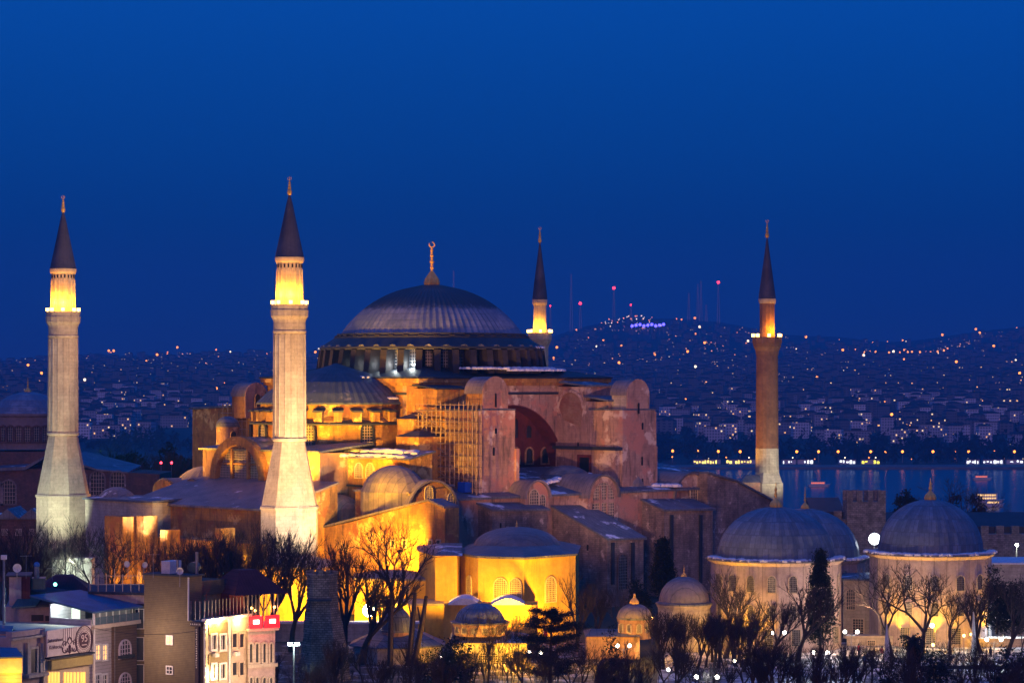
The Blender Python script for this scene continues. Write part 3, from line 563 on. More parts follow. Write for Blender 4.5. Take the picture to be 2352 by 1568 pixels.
# low building at the foot of the south-west minaret
# ================= minarets =================
def minaret(px, Y, sp, name, label, prof, fin, n=16, body=MINST, sk=None, lamps=(), base=None, extra=None, zb=40):
    # prof: list of (part name, material, [(half width px, py)...], segments)
    x = xw(px, Y); o = empty(name, (x, Y, zb), label=label, cat='minaret', group=None); s = Y / F
    for nm, mt, pts, seg in prof:
        m = MB().lathe([(r * s, zw(py, Y) - zb) for r, py in pts], 0, 0, seg, ph=PI / seg)
        m.build(nm, mt, o, smooth=(seg > 20))
    m = MB(); y = fin[1]; yb = fin[0]
    m.tube((0, 0, zw(yb + 3, Y) - zb), (0, 0, zw(y, Y) - zb), .1, .06, 6, True)
    for t, r in ((.12, .42), (.35, .3), (.52, .24), (.66, .18)):
        z = zw(yb, Y) - zb + (zw(y, Y) - zw(yb, Y)) * t; m.ball((0, 0, z), r, 8, 6, 1.5)
    z = zw(y, Y) - zb - .35
    for i in range(9):
        a0, a1 = R(200 + 260 * i / 9) - R(45), R(200 + 260 * (i + 1) / 9) - R(45); m.tube((.3 * math.cos(a0), 0, z + .3 * math.sin(a0)), (.3 * math.cos(a1), 0, z + .3 * math.sin(a1)), .05, .05, 4)
    m.build('finial', GOLD, o)
    return o
def twin(px, Y, label):
    k = .0733 / (Y / F); c = HY
    f = lambda pts: [(r * k, (yy - c) * k + c + (0 if Y < 450 else 12 * k * 0)) for r, yy in pts]
    P = [('spire', CONE, f([(33.5, 590), (32.5, 587), (24.5, 550), (16, 510), (8, 471), (1.2, 444)]), 32),
         ('upper_shaft', MINST, f([(30.5, 706), (30, 690), (29, 617), (29.2, 604)]), 16),
         ('upper_cornice', MINST, f([(31, 604), (33.5, 598), (33.5, 591)]), 32),
         ('balcony', MINST, f([(37, 742), (38, 735), (43, 726), (43.5, 716), (44, 716), (44, 712), (42.5, 712), (42.5, 703), (44, 703), (44, 700), (41, 700), (41, 713), (30, 713)]), 16),
         ('neck_ring', MINST, f([(37.5, 766), (38.6, 764), (38.6, 760), (37, 758), (37, 742)]), 32),
         ('shaft', MINST, f([(37.5, 1005), (37, 880), (36, 766)]), 16),
         ('collar', MINST, f([(38, 1013), (40.5, 1010), (40.5, 1006), (38, 1004)]), 32),
         ('skirt', MINST, f([(67.5, 1162), (37.5, 1013)]), 8),
         ('ledge', MINST, f([(70.5, 1168), (71.5, 1165), (70, 1161)]), 8),
         ('base', MINST, f([(68.5, 1360), (68.5, 1168)]), 8)]
    o = minaret(px, Y, .0733, 'minaret', label, P, (f([(0, 446)])[0][1], f([(0, 405)])[0][1]))
    s = Y / F
    for i in range(20):     # ring of little square openings under the spire
        a = 2 * PI * i / 20; r = 29.35 * k * s; m = MB()
        m.loft(*[[Vector((math.cos(a) * (r + d) - math.sin(a) * t, math.sin(a) * (r + d) + math.cos(a) * t, zw(f([(0, y)])[0][1], Y) - 40)) for t, y in ((-.13, 615), (.13, 615), (.13, 607), (-.13, 607))] for d in (-.15, .03)])
        if math.sin(a) < .3: m.build('small_opening', DARK, o)
    fl = MB()
    for i in range(16):     # thin upright mouldings on the shafts
        a = 2 * PI * (i + .5) / 16
        for r0, y0, r1, y1 in ((37.4, 1004, 36, 768), (30.4, 704, 29.2, 619)):
            p0, p1 = [Vector((math.cos(a) * r * k * s, math.sin(a) * r * k * s, zw(f([(0, y)])[0][1], Y) - 40)) for r, y in ((r0, y0), (r1, y1))]; fl.tube(p0, p1, .12, .12, 5)
    fl.build('shaft_mouldings', MINST, o)
    zb = zw(f([(0, 708)])[0][1], Y); r = 40 * k * s
    for i in range(8):
        a = 2 * PI * (i + .2) / 8; p = (math.cos(a) * (r - .1), math.sin(a) * (r - .1), zb + 1.0 - 40)
        m = MB(); m.cbox(p, .28, .28, .28); m.tube((p[0], p[1], p[2] - 1.2), p, .05, .05, 4); m.build('balcony_lamp', E_OR, o)
    for i in (4, 5, 6, 7, 0):
        a = 2 * PI * (i + .2) / 8; lamp((xw(px, Y) + math.cos(a) * (r + .1), Y + math.sin(a) * (r + .1), zb + 2.3), 150 if i in (5, 6) else 75, (1, .36, .01), .12, name='balcony_light')
    return o
mn = twin(665, 440, 'nearest and tallest pale fluted minaret, warmly flood-lit, in front of the basilica')
mn2 = twin(145, 485, 'tall pale fluted minaret with greenish-lit flared foot at the far left of the basilica')
P = [('spire', CONE, [(17.5, 687), (13.5, 650), (7, 600), (1, 554)], 24), ('upper_cornice', MINST, [(15.5, 702), (17.5, 695), (17.5, 688)], 16), ('upper_shaft', MINST, [(17, 768), (15, 735), (14.8, 702)], 12),
     ('balcony', MINST, [(20, 800), (22, 792), (28, 780), (28.5, 768), (28.5, 764), (27, 764), (27, 772), (16, 772)], 12), ('shaft', MINST, [(21, 1100), (20, 800)], 12)]
m3 = minaret(1240, 576, 1, 'minaret', 'thin pale minaret rising behind the main dome, only its upper half showing', P, (556, 521))
P = [('spire', CONE, [(20, 685), (14, 640), (7, 590), (1, 544)], 24), ('upper_cornice', MINST, [(18.5, 697), (20, 692), (20, 686)], 24), ('upper_shaft', MINBR, [(18, 778), (17.2, 740), (17.5, 697)], 12),
     ('balcony', MINBR, [(26, 815), (27, 806), (31.5, 796), (33, 788), (34, 788), (34, 774), (32, 774), (32, 782), (18, 782)], 14), ('shaft', MINBR, [(25.8, 1029), (25.6, 920), (24.8, 815)], 20),
     ('white_drum', STN2, [(27.5, 1085), (26.6, 1060), (26.2, 1029)], 20), ('flared_foot', STN2, [(36, 1108), (27.5, 1082)], 8), ('base', STN2, [(38, 1420), (38, 1108)], 8)]
m4 = minaret(1762, 529, 1, 'minaret', 'slim red brick minaret with pale stone foot, right of the basilica against the water', P, (545, 504))
m = MB(); s4 = 529 / F; m.box(-63 * s4, -20 * s4, -36 * s4, 20 * s4, 0, zw(1106, 529) - 40); bs = m.build('side_chamber', PINK, m4)
m = MB(); m.loft([(-65 * s4, -38 * s4, zw(1106, 529) - 40), (-18 * s4, -38 * s4, zw(1106, 529) - 40), (-18 * s4, 22 * s4, zw(1106, 529) - 40), (-65 * s4, 22 * s4, zw(1106, 529) - 40)], [(-50 * s4, -20 * s4, zw(1090, 529) - 40), (-18 * s4, -20 * s4, zw(1090, 529) - 40), (-18 * s4, 10 * s4, zw(1090, 529) - 40), (-50 * s4, 10 * s4, zw(1090, 529) - 40)]); m.build('chamber_roof', LEAD, bs)
for (px, Y, o, r, py, e) in ((1240, 576, m3, 27, 764, 90), (1762, 529, m4, 32, 774, 110)):
    s = Y / F
    for i in range(7):
        a = 2 * PI * (i + .3) / 7; p = (math.cos(a) * r * s, math.sin(a) * r * s, zw(py, Y) + .35 - 40); m = MB(); m.cbox(p, .3, .3, .3); m.build('balcony_lamp', E_OR, o)
    for a in ((200, 250, 300) if px == 1240 else (285, 330)):
        a = R(a); lamp((xw(px, Y) + math.cos(a) * r * 1.05 * s, Y + math.sin(a) * r * 1.05 * s, zw(py, Y) + 1.3), e * .75, (1, .38, .01), .15, name='balcony_light')
# floods on the minaret feet
x1 = xw(665, 440)
lamp((x1 + 14, 440 - 24, 51), 15500, (1, .78, .50), .8, spot=(x1 + 1, 438, 64), size=60, name='minaret_flood')
lamp((x1 + 12, 440 - 34, 48), 26000, (1, .55, .22), 1, spot=(x1, 438, 84), size=44, name='minaret_flood')
lamp((x1 - 26, 440 - 20, 50), 7500, (1, .62, .36), 1, spot=(x1, 438, 72), size=60, name='minaret_flood')
x2 = xw(145, 485)
lamp((x2 + 1, 485 - 17, 51), 2300, (.92, 1, .66), .6, spot=(x2, 483, 63), size=90, name='minaret_flood')
lamp((x2 - 14, 485 - 14, 52), 2100, (.95, 1, .66), .6, spot=(x2, 483, 66), size=75, name='minaret_flood')
lamp((x2 + 24, 485 - 40, 52), 9500, (1, .66, .44), 1, spot=(x2, 483, 80), size=50, name='minaret_flood')
x4 = xw(1762, 529)
lamp((x4 - 13, 529 - 4, 60), 2400, OR, .5, spot=(x4, 529, 74), size=70, name='minaret_flood')
lamp((x4 + 9, 529 - 18, 55), 4200, (1, .86, .52), .6, spot=(x4, 529, 70), size=70, name='minaret_flood')
# ================= ground, water, far shore, hills =================
def interp(x, T):
    if x <= T[0][0]: return T[0][1]
    for (a, p), (b, q) in zip(T[:-1], T[1:]):
        if x <= b: return p + (q - p) * (x - a) / (b - a)
    return T[-1][1]
SKY = [(-900, 835), (0, 829), (100, 822), (300, 816), (500, 812), (700, 812), (900, 815), (1150, 806), (1200, 795), (1260, 776), (1320, 756), (1380, 740), (1440, 732), (1560, 731), (1650, 739), (1740, 755), (1800, 768), (1860, 772), (1920, 772), (2000, 783), (2060, 786), (2120, 780), (2200, 768), (2280, 757), (2352, 750), (3300, 735)]
NT = 34
def far_y(px, Y):      # height profile of the far shore, as the height at which its ground shows for a line of sight px
    S = interp(px, SKY)
    b = interp(px, [(-500, 1046), (700, 1046), (1500, 1060), (1700, 1062), (2352, 1062)])
    return interp(Y, [(2330, 1084), (2380, 1075), (2430, b + 1), (2600, b - 22), (2800, b - 58), (3200, 958), (3700, 914), (4500, 878), (5600, 840 if S < 800 else 846), (7000, min(812, S + 32) if S < 800 else S + 12), (8600, S)])
def ground_z(x, Y):
    px = CX + x / Y * F if Y > 50 else CX
    if Y <= 520: return 40.0
    if Y <= 1250: return 40 - 44 * ((Y - 520) / 730) ** 1.1 * (1 if px > 700 else 1)
    if Y < 2330: return -4
    return zw(far_y(px, Y), Y)
Ys = [-150, 60, 200, 300, 400, 520, 560, 620, 700, 800, 900, 1000, 1100, 1250, 1400, 2300, 2330, 2380, 2430, 2520, 2600, 2700, 2800, 3000, 3200, 3450, 3700, 4100, 4500, 5000, 5600, 6300, 7000, 7800, 8600, 9500]
me_v = []; me_f = []; cols = [-700 + 50 * i for i in range(78)]
rg = random.Random(4)
for Y in Ys:
    for px in cols:
        if Y <= 60: x = (px - CX) / F * 1400; z = 40
        else: x = (px - CX) / F * max(Y, 1400 if Y < 1400 else Y); 
        yy = max(Y, 1)
        if Y > 60:
            pxx = CX + x / Y * F; z = ground_z(x, Y) if Y <= 8600 else zw(interp(px, SKY), 8600) * .8
            if Y > 3000 and Y < 8600: z += rg.uniform(-1, 1) * Y * .0009
        me_v.append((x, Y, z))
nc = len(cols)
for j in range(len(Ys) - 1):
    for i in range(nc - 1): a = j * nc + i; me_f.append((a, a + 1, a + nc + 1, a + nc))
g = MB(); g.v = me_v; g.f = me_f
GR = mat('ground_earth_and_scrub', (.035, .05, .035), (.02, .028, .025), .02, bump=.3)
g.build('ground', GR, kind='structure', label='dark ground falling from the old city to the strait and rising into far hills', recalc=False)
WT = bpy.data.materials.new('dark_water'); WT.use_nodes = True; b_ = WT.node_tree.nodes['Principled BSDF']; b_.inputs['Base Color'].default_value = (.002, .012, .03, 1); b_.inputs['Roughness'].default_value = .2; b_.inputs['Specular IOR Level'].default_value = .16
nn = WT.node_tree.nodes.new('ShaderNodeTexNoise'); nn.inputs['Scale'].default_value = .35; nn.inputs['Detail'].default_value = 4; bb = WT.node_tree.nodes.new('ShaderNodeBump'); bb.inputs['Strength'].default_value = .5; bb.inputs['Distance'].default_value = .6
co = WT.node_tree.nodes.new('ShaderNodeTexCoord'); mp = WT.node_tree.nodes.new('ShaderNodeMapping'); mp.inputs['Scale'].default_value = (.35, 1, 1)
WT.node_tree.links.new(co.outputs['Object'], mp.inputs[0]); WT.node_tree.links.new(mp.outputs[0], nn.inputs[0]); WT.node_tree.links.new(nn.outputs[0], bb.inputs['Height']); WT.node_tree.links.new(bb.outputs[0], b_.inputs['Normal'])
MB().poly([(-1500, 1150, 0), (1500, 1150, 0), (1500, 2360, 0), (-1500, 2360, 0)]).build('water', WT, kind='structure', label='dark blue water of the strait', recalc=False)
# ---------------- houses of the far shore ----------------
def city_wall(name, c1, c2, lit, seed):
    m = bpy.data.materials.new(name); m.use_nodes = True; t = m.node_tree; N = t.nodes; L = t.links; b = N['Principled BSDF']; b.inputs['Roughness'].default_value = .9
    co = N.new('ShaderNodeTexCoord'); sp = N.new('ShaderNodeSeparateXYZ'); L.new(co.outputs['Object'], sp.inputs[0]); oi = N.new('ShaderNodeObjectInfo')
    def mth(op, a, bb=None, cc=None):
        n = N.new('ShaderNodeMath'); n.operation = op
        for i, q in enumerate((a, bb, cc)):
            if q is None: continue
            if isinstance(q, (int, float)): n.inputs[i].default_value = q
            else: L.new(q, n.inputs[i])
        return n.outputs[0]
    U = mth('DIVIDE', mth('ADD', mth('ADD', sp.outputs[0], sp.outputs[1]), 50.3), 2.9); V = mth('DIVIDE', sp.outputs[2], 3.1)
    fu, fv = mth('FRACT', U), mth('FRACT', V)
    win = mth('MULTIPLY', mth('MULTIPLY', mth('GREATER_THAN', fu, .22), mth('LESS_THAN', fu, .74)), mth('MULTIPLY', mth('GREATER_THAN', fv, .3), mth('LESS_THAN', fv, .8)))
    wn = N.new('ShaderNodeTexWhiteNoise'); wn.noise_dimensions = '4D'; cb = N.new('ShaderNodeCombineXYZ'); L.new(mth('FLOOR', U), cb.inputs[0]); L.new(mth('FLOOR', V), cb.inputs[1]); L.new(cb.outputs[0], wn.inputs['Vector']); L.new(mth('MULTIPLY', oi.outputs['Random'], 97.3), wn.inputs['W'])
    on = mth('MULTIPLY', win, mth('LESS_THAN', wn.outputs['Value'], lit))
    mx = N.new('ShaderNodeMix'); mx.data_type = 'RGBA'; L.new(oi.outputs['Random'], mx.inputs[0]); mx.inputs[6].default_value = (*c1, 1); mx.inputs[7].default_value = (*c2, 1)
    m2 = N.new('ShaderNodeMix'); m2.data_type = 'RGBA'; L.new(mth('MULTIPLY', win, .85), m2.inputs[0]); L.new(mx.outputs[2], m2.inputs[6]); m2.inputs[7].default_value = (.02, .02, .03, 1)
    L.new(m2.outputs[2], b.inputs['Base Color'])
    m3 = N.new('ShaderNodeMix'); m3.data_type = 'RGBA'; L.new(mth('FRACT', mth('MULTIPLY', wn.outputs['Value'], 331.)), m3.inputs[0]); m3.inputs[6].default_value = (1, .45, .1, 1); m3.inputs[7].default_value = (1, .75, .42, 1)
    L.new(m3.outputs[2], b.inputs['Emission Color']); L.new(mth('MULTIPLY', on, 1.7), b.inputs['Emission Strength']); m.cycles.emission_sampling = 'NONE'
    return m
CWL = [city_wall('far_house_wall', (.42, .44, .50), (.18, .19, .23), .06, 1), city_wall('far_block_wall', (.62, .64, .72), (.30, .31, .37), .08, 2)]
FRF = mat('far_roof_tiles', (.05, .035, .035), (.03, .025, .028), .2, bump=0)
def house_mesh(w, d, hh, roof, k):
    o = empty('far_house', (0, 0, 0))
    MB().box(-w / 2, w / 2, -d / 2, d / 2, -6, hh).build('wall', CWL[k], o)
    m = MB()
    if roof == 'hip': m.loft([(-w / 2 - .5, -d / 2 - .5, hh), (w / 2 + .5, -d / 2 - .5, hh), (w / 2 + .5, d / 2 + .5, hh), (-w / 2 - .5, d / 2 + .5, hh)], [(-w / 4, -.2, hh + 2.6), (w / 4, -.2, hh + 2.6), (w / 4, .2, hh + 2.6), (-w / 4, .2, hh + 2.6)])
    else: m.box(-w / 2 - .4, w / 2 + .4, -d / 2 - .4, d / 2 + .4, hh, hh + .6); m.box(-w * .2, w * .15, -1.5, 2, hh + .6, hh + 3)
    m.build('roof', FRF, o); return o
protos = [house_mesh(12, 11, 12, 'hip', 0), house_mesh(17, 12, 17, 'hip', 1), house_mesh(22, 13, 15.5, 'flat', 1), house_mesh(14, 13, 19, 'hip', 1), house_mesh(11, 10, 9, 'hip', 0), house_mesh(30, 12, 13, 'flat', 0)]
PN = ['small pale tiled-roof house', 'broad pale five-storey block with hipped roof', 'wide flat-roofed pale apartment block', 'tall narrow pale apartment house', 'low pale house with hipped roof', 'long low grey block with flat roof']
def spot_free(px, lst, Y, hw):
    for a, b, c in lst:
        if abs(a - px) < hw and abs(b - Y) < 26: return False
    return True
rh = random.Random(23); cnt = 0; placed = []
def far_house(k, px, Y, rot):
    global cnt
    x = xw(px, Y); z = ground_z(x, Y)
    side = 'across the water' if px > 1180 else 'left of the dome'
    used_ = k in FIRST
    o = protos[k] if not used_ else copy_tree(protos[k], tree=PT[k])
    FIRST.add(k); o.location = (x, Y, z); o.rotation_euler = (0, 0, rot)
    row = 'near the shore' if Y < 3150 else ('midway up the slope' if Y < 3700 else 'high on the hill')
    tag(o, f'{PN[k]} {row} {side}', 'house', f'{PN[k]}s {row} {side}'); cnt += 1
FIRST = set(); PT = [[c for c in bpy.data.objects if c.parent == p] for p in protos]
while cnt < 290:
    right = rh.random() < .60
    px = rh.uniform(1470, 2400) if right else rh.uniform(150, 720)
    Y = 2690 + 1250 * rh.random() ** 1.4
    if right and Y < 2780 and rh.random() < .35: continue
    if not right and Y < 2800 and px > 350: continue
    if not spot_free(px, placed, Y, 26): continue
    placed.append((px, Y, 0)); far_house(rh.choice([0, 1, 1, 2, 3, 3, 4, 5]) if Y < 3600 else rh.choice([0, 0, 4, 1, 5]), px, Y, rh.uniform(-.35, .35))
# the countless rest of the far houses
m = MB(); mr = MB(); n = 0
while n < 3400:
    left = rh.random() < .36
    px = rh.uniform(-60, 760) if left else rh.uniform(1180, 2420)
    Y = rh.uniform(2850, 6800) if rh.random() < .85 else rh.uniform(6800, 8000)
    x = xw(px, Y); z = ground_z(x, Y)
    w = rh.uniform(9, 20); d = rh.uniform(9, 14); hh = rh.choice([6, 9, 12, 12, 15, 15, 20]); a = rh.uniform(-.5, .5); ca, sa = math.cos(a), math.sin(a)
    q = lambda lx, ly, lz: (x + ca * lx - sa * ly, Y + sa * lx + ca * ly, z + lz)
    if Y > 6000 and rh.random() < .5: continue
    m.loft([q(-w / 2, -d / 2, -8), q(w / 2, -d / 2, -8), q(w / 2, d / 2, -8), q(-w / 2, d / 2, -8)], [q(-w / 2, -d / 2, hh), q(w / 2, -d / 2, hh), q(w / 2, d / 2, hh), q(-w / 2, d / 2, hh)])
    mr.loft([q(-w / 2 - .4, -d / 2 - .4, hh + .02), q(w / 2 + .4, -d / 2 - .4, hh + .02), q(w / 2 + .4, d / 2 + .4, hh + .02), q(-w / 2 - .4, d / 2 + .4, hh + .02)], [q(-w / 4, -.3, hh + 2.4), q(w / 4, -.3, hh + 2.4), q(w / 4, .3, hh + 2.4), q(-w / 4, .3, hh + 2.4)]); n += 1
cty = city_wall('distant_house_walls', (.16, .17, .20), (.09, .10, .12), .014, 3)
m.build('distant_houses', cty, recalc=False, label='countless small dim houses scattered over the far hills', kind='stuff')
mr.build('distant_house_roofs', FRF, recalc=False, label='countless dark roofs of the small houses on the far hills', kind='stuff')
# dark wooded belts: clumps of crown between the houses and along the shore
def clump(m, c, r, rnd, n=26, fs=1.6):
    for i in range(n):
        d = Vector((rnd.gauss(0, 1), rnd.gauss(0, 1), rnd.gauss(0, .7))).normalized() * r * rnd.uniform(.55, 1); p = Vector(c) + d
        a = Vector((rnd.uniform(-1, 1), rnd.uniform(-1, 1), rnd.uniform(-1, 1))) * fs; b = Vector((rnd.uniform(-1, 1), rnd.uniform(-1, 1), rnd.uniform(-1, 1))) * fs
        m.poly([p - a, p + b, p + a])
LEAFD = mat('dark_foliage', (.018, .028, .018), (.01, .015, .012), .8, bump=0)
m = MB()
for i in range(520):
    px = rh.uniform(1180, 2430) if rh.random() < .75 else rh.uniform(-50, 700); Y = rh.choice([rh.uniform(2420, 2720), rh.uniform(2420, 2720), rh.uniform(2750, 3900)])
    if Y > 2750 and rh.random() < .3: Y = rh.uniform(3900, 7000)
    x = xw(px, Y); z = ground_z(x, Y); r = rh.uniform(4, 8) * (1.25 if Y < 2730 else 1)
    clump(m, (x, Y, z + r * .8), r, rh, 26, 3.4)
m.build('far_wood', LEAFD, recalc=False, label='dark belt of trees along the far shore and between its houses', kind='stuff')
# ---------------- lamps of the far shore ----------------
FOR = emis('far_sodium_glow', (1, .27, .03), 5); FWH = emis('far_white_glow', (1, .80, .5), 4)
def far_lamp(mt):
    o = empty('street_lamp', (0, 0, 0)); MB().tube((0, 0, -1), (0, 0, 8), .14, .1, 4).build('pole', METAL, o); MB().ball((0, 0, 8.3), 1, 8, 6).build('lamp', mt, o); return o
LP = [far_lamp(FOR), far_lamp(FWH)]; LT = [[c for c in bpy.data.objects if c.parent == p] for p in LP]; first = [True, True]
def put_lamp(px, py, Y, r, k=0, ztop=True):
    o = LP[k] if first[k] else copy_tree(LP[k], tree=LT[k]); first[k] = False
    x = xw(px, Y); z = ground_z(x, Y); o.location = (x, Y, z)
    where = ('on the shore road' if Y < 2460 else 'among the houses' if Y < 4000 else 'on the dark hillside') + (' across the water' if px > 1180 else ' left of the great dome')
    tag(o, ('orange' if k == 0 else 'pale white') + ' street lamp glowing ' + where, 'street lamp', ('orange' if k == 0 else 'white') + ' lamps ' + where)
    o.scale = (r, r, 1) if False else (r, r, r)
for i in range(235):
    left = rh.random() < .3
    px = rh.uniform(-10, 740) if left else rh.uniform(1190, 2350); Y = rh.choice([rh.uniform(2750, 3600), rh.uniform(3600, 5000), rh.uniform(5000, 8200), rh.uniform(5500, 8200)])
    put_lamp(px, 0, Y, rh.choice([.6, .8, 1.0, 1.3, 1.9]) * (Y / 3600) ** .8, 0 if rh.random() < .8 else 1)
for px in [1545, 1602, 1650, 1830, 1880, 1925, 2000, 2035, 2073, 2143, 2197, 2225, 2285, 2330, 1700, 1775]: put_lamp(px, 0, 2436, 1.25)
for i in range(14):    # a string of lamps up a hillside road
    put_lamp(1985 + i * 14 + rh.uniform(-3, 3), 0, 6300 + 60 * math.sin(i), 2.2)
for i in range(34): put_lamp(1385 + i * 3.4 + rh.uniform(-4, 4), 0, 8000 + rh.uniform(-260, 400), rh.choice([.8, 1.2, 1.8]), 1 if i % 3 else 0)
bl = None
for i in range(9):
    px, Y = 1452 + i * 9, 6900 + (i % 3) * 30; x = xw(px, Y); z = ground_z(x, Y)
    if bl is None: bl = empty('blue_lamp', (0, 0, 0)); MB().tube((0, 0, -2), (0, 0, 22), .4, .3, 4).build('pole', METAL, bl); MB().ball((0, 0, 24), 4.2, 8, 6).build('lamp', E_BLUE, bl); o = bl; blt = list(bl.children)
    else: o = copy_tree(bl, tree=blt)
    o.location = (x, Y, z); tag(o, 'deep blue lamp in the short blue row on the hill below its top', 'lamp', 'blue lamps on the hillside')
for i in range(16): put_lamp(1560 + 52 * i + rh.uniform(-20, 20), 0, 2432, rh.choice([.45, .6]), i % 2)  # small lamps standing in for car lights along the shore road
m = MB()
for i in range(520):
    if i % 9 == 0: cpx = rh.uniform(-20, 720) if rh.random() < .35 else rh.uniform(1190, 2380); cY = rh.uniform(2760, 4200) if rh.random() < .5 else rh.uniform(4200, 8000); cs = rh.choice([8, 14, 30, 70]); ca = rh.uniform(-9, 9)
    t_ = rh.gauss(0, 1); px = cpx + t_ * cs; Y = max(2760, min(8200, cY + t_ * cs * ca + rh.gauss(0, 60)))
    x = xw(px, Y); r = rh.choice([.25, .35, .35, .5, .8]) * Y / 3600; m.ball((x, Y, ground_z(x, Y) + rh.uniform(3, 14)), r, 5, 4)
m.build('distant_lights', emis('distant_light_glow', (1, .42, .13), 2.6), recalc=False, label='countless pin-prick lights of the far city', kind='stuff')
# ---------------- buildings and quays at the water's edge ----------------
SHW = {'y': emis('terminal_lights', (1, .70, .12), 3.2), 'w': emis('white_shopfront', (.9, .97, 1), 2.6), 'g': emis('yellow_shopfront', (1, .85, .05), 2.6)}
for px0, px1, kd, lb in ((1593, 1655, 'y', 'long low ferry terminal lit yellow, left end of the far quay'), (1668, 1735, 'y', 'second yellow-lit terminal hall beside the brick minaret'), (1798, 1828, 'w', 'short white-lit kiosk just right of the brick minaret'), (1832, 1868, 'w', 'white-lit shed on the far quay, second from the brick minaret'), (1928, 1966, 'w', 'white-lit glass shed on the quay above the crenellated tower'), (1979, 2020, 'g', 'bright yellow-fronted shed on the far quay'), (2220, 2250, 'w', 'bright white-lit hall at the right of the far quay'), (2258, 2305, 'w', 'wide dim white-lit hall on the far quay'), (2312, 2350, 'w', 'white-lit hall at the far right end of the quay')):
    Y = 2420; x0, x1 = xw(px0, Y), xw(px1, Y); z0 = 2.0; o = empty('quay_building', ((x0 + x1) / 2, Y, z0), label=lb, cat='building', group=None); hw = (x1 - x0) / 2
    MB().box(-hw, hw, 0, 9, -3, 4.6).build('wall', WHITE, o); MB().box(-hw - .6, hw + .6, -.8, 9.5, 4.61, 5.2).build('roof', FRF, o)
    n = max(3, int(hw / 2))
    n = int(n * 1.7)
    for i in range(n):
        a = -hw + (i + .12) * 2 * hw / n; b0 = rh.choice([.9, .9, 1.6, 2.2])
        if rh.random() < .8: MB().box(a, a + rh.uniform(.7, 1.7) * hw / n, -.12, -.02, b0, rh.choice([3.9, 3.2, 2.9])).build('window', SHW[kd], o)
qy = MB(); qy.box(-900, 700, 2352, 2425, -2, 2.0); qy.build('quay', mat('quay_concrete', (.2, .2, .2), (.1, .1, .11), .1), kind='structure', label='low quay along the far shore')
def boat(px, py, L, lb, rows=1, c=0):
    Y = CH * F / (py - HY); x = xw(px, Y); o = empty('ferry' if rows > 1 else 'motor_boat', (x, Y, 0), rz=.06, label=lb, cat='boat'); w = L * .16
    MB().loft([(-L * .46, -w, -.3), (L * .42, -w, -.3), (L * .5, 0, -.3), (L * .42, w, -.3), (-L * .46, w, -.3)], [(-L * .5, -w * 1.15, 1.6), (L * .44, -w * 1.15, 1.8), (L * .58, 0, 2.3), (L * .44, w * 1.15, 1.8), (-L * .5, w * 1.15, 1.6)]).build('hull', WHITE, o)
    MB().box(-L * .38, L * .3, -w * .85, w * .85, 1.8, 1.8 + 2 * rows).build('cabin', WHITE, o); MB().box(-L * .4, L * .33, -w, w, 1.82 + 2 * rows, 2.05 + 2 * rows).build('roof', METAL, o)
    wm = (emis('cabin_light_red', (1, .2, .08), 1.6), emis('cabin_light', (1, .6, .2), 2))[c]
    for r in range(rows):
        for i in range(8): a = -L * .36 + i * L * .08; MB().box(a, a + L * .05, -w * .85 - .06, -w * .85 - .01, 2.3 + 2 * r, 3.3 + 2 * r).build('window', wm, o)
    MB().tube((0, 0, 2 + 2 * rows), (0, 0, 5 + 2 * rows), .1, .06, 5).build('mast', METAL, o)
boat(1880, 1117, 16, 'small motor boat with a row of red-orange cabin lights, between brick minaret and crenellated tower'); boat(2255, 1102, 15, 'small boat with reddish lights, farthest out at the right')
boat(2268, 1153, 20, 'two-deck ferry with bright yellow cabin lights left of the leafless tree at the right', 2, 1); boat(2282, 1163, 12, 'low boat with yellow lights just below the ferry', 1, 1)
# ---------------- masts on the hill ----------------
def mast(px, ytop, red, lb):
    Y = 8450; x = xw(px, Y); z = ground_z(x, Y) - 5; zt_ = zw(ytop, Y); H = zt_ - z; o = empty('radio_mast', (x, Y, z), label=lb, cat='mast', group=None); m = MB(); w = 4.0
    for sx_, sy_ in ((-1, -1), (1, -1), (1, 1), (-1, 1)): m.tube((sx_ * w, sy_ * w, 0), (sx_ * .8, sy_ * .8, H), .9, .6, 4)
    for i in range(14):
        a, b = i / 14, (i + 1) / 14; wa = w + (.8 - w) * a; wb = w + (.8 - w) * b
        m.tube((-wa, -wa, H * a), (wb, -wb, H * b), .45, .45, 3); m.tube((wa, -wa, H * a), (-wb, -wb, H * b), .45, .45, 3)
    m.build('lattice_tower', METAL, o)
    if red: MB().ball((0, 0, H + 1), red, 8, 6).build('beacon', E_RED, o)
for px, yt, r, lb in ((1042, 622, 0, 'dim mast just right of the main dome top'), (1264, 703, 3, 'short red-beaconed mast beside the thin minaret'), (1312, 630, 0, 'tall unlit mast, highest left of the hilltop lights'), (1333, 697, 5, 'mast with a red beacon beside the tall unlit mast'), (1410, 662, 5, 'mast with a red beacon above the left end of the hilltop lights'), (1449, 701, 3, 'short mast with faint red beacon above the hilltop lights'), (1582, 672, 0, 'faint unlit mast, left of the hilltop cluster'), (1603, 652, 0, 'tall unlit mast, left of the pair in the hilltop cluster'), (1610, 645, 0, 'tallest unlit mast in the hilltop cluster'), (1622, 700, 0, 'short unlit mast in the hilltop cluster'), (1650, 649, 5, 'mast with a bright red beacon, rightmost on the hill')): mast(px, yt, r, 'lattice radio mast: ' + lb)
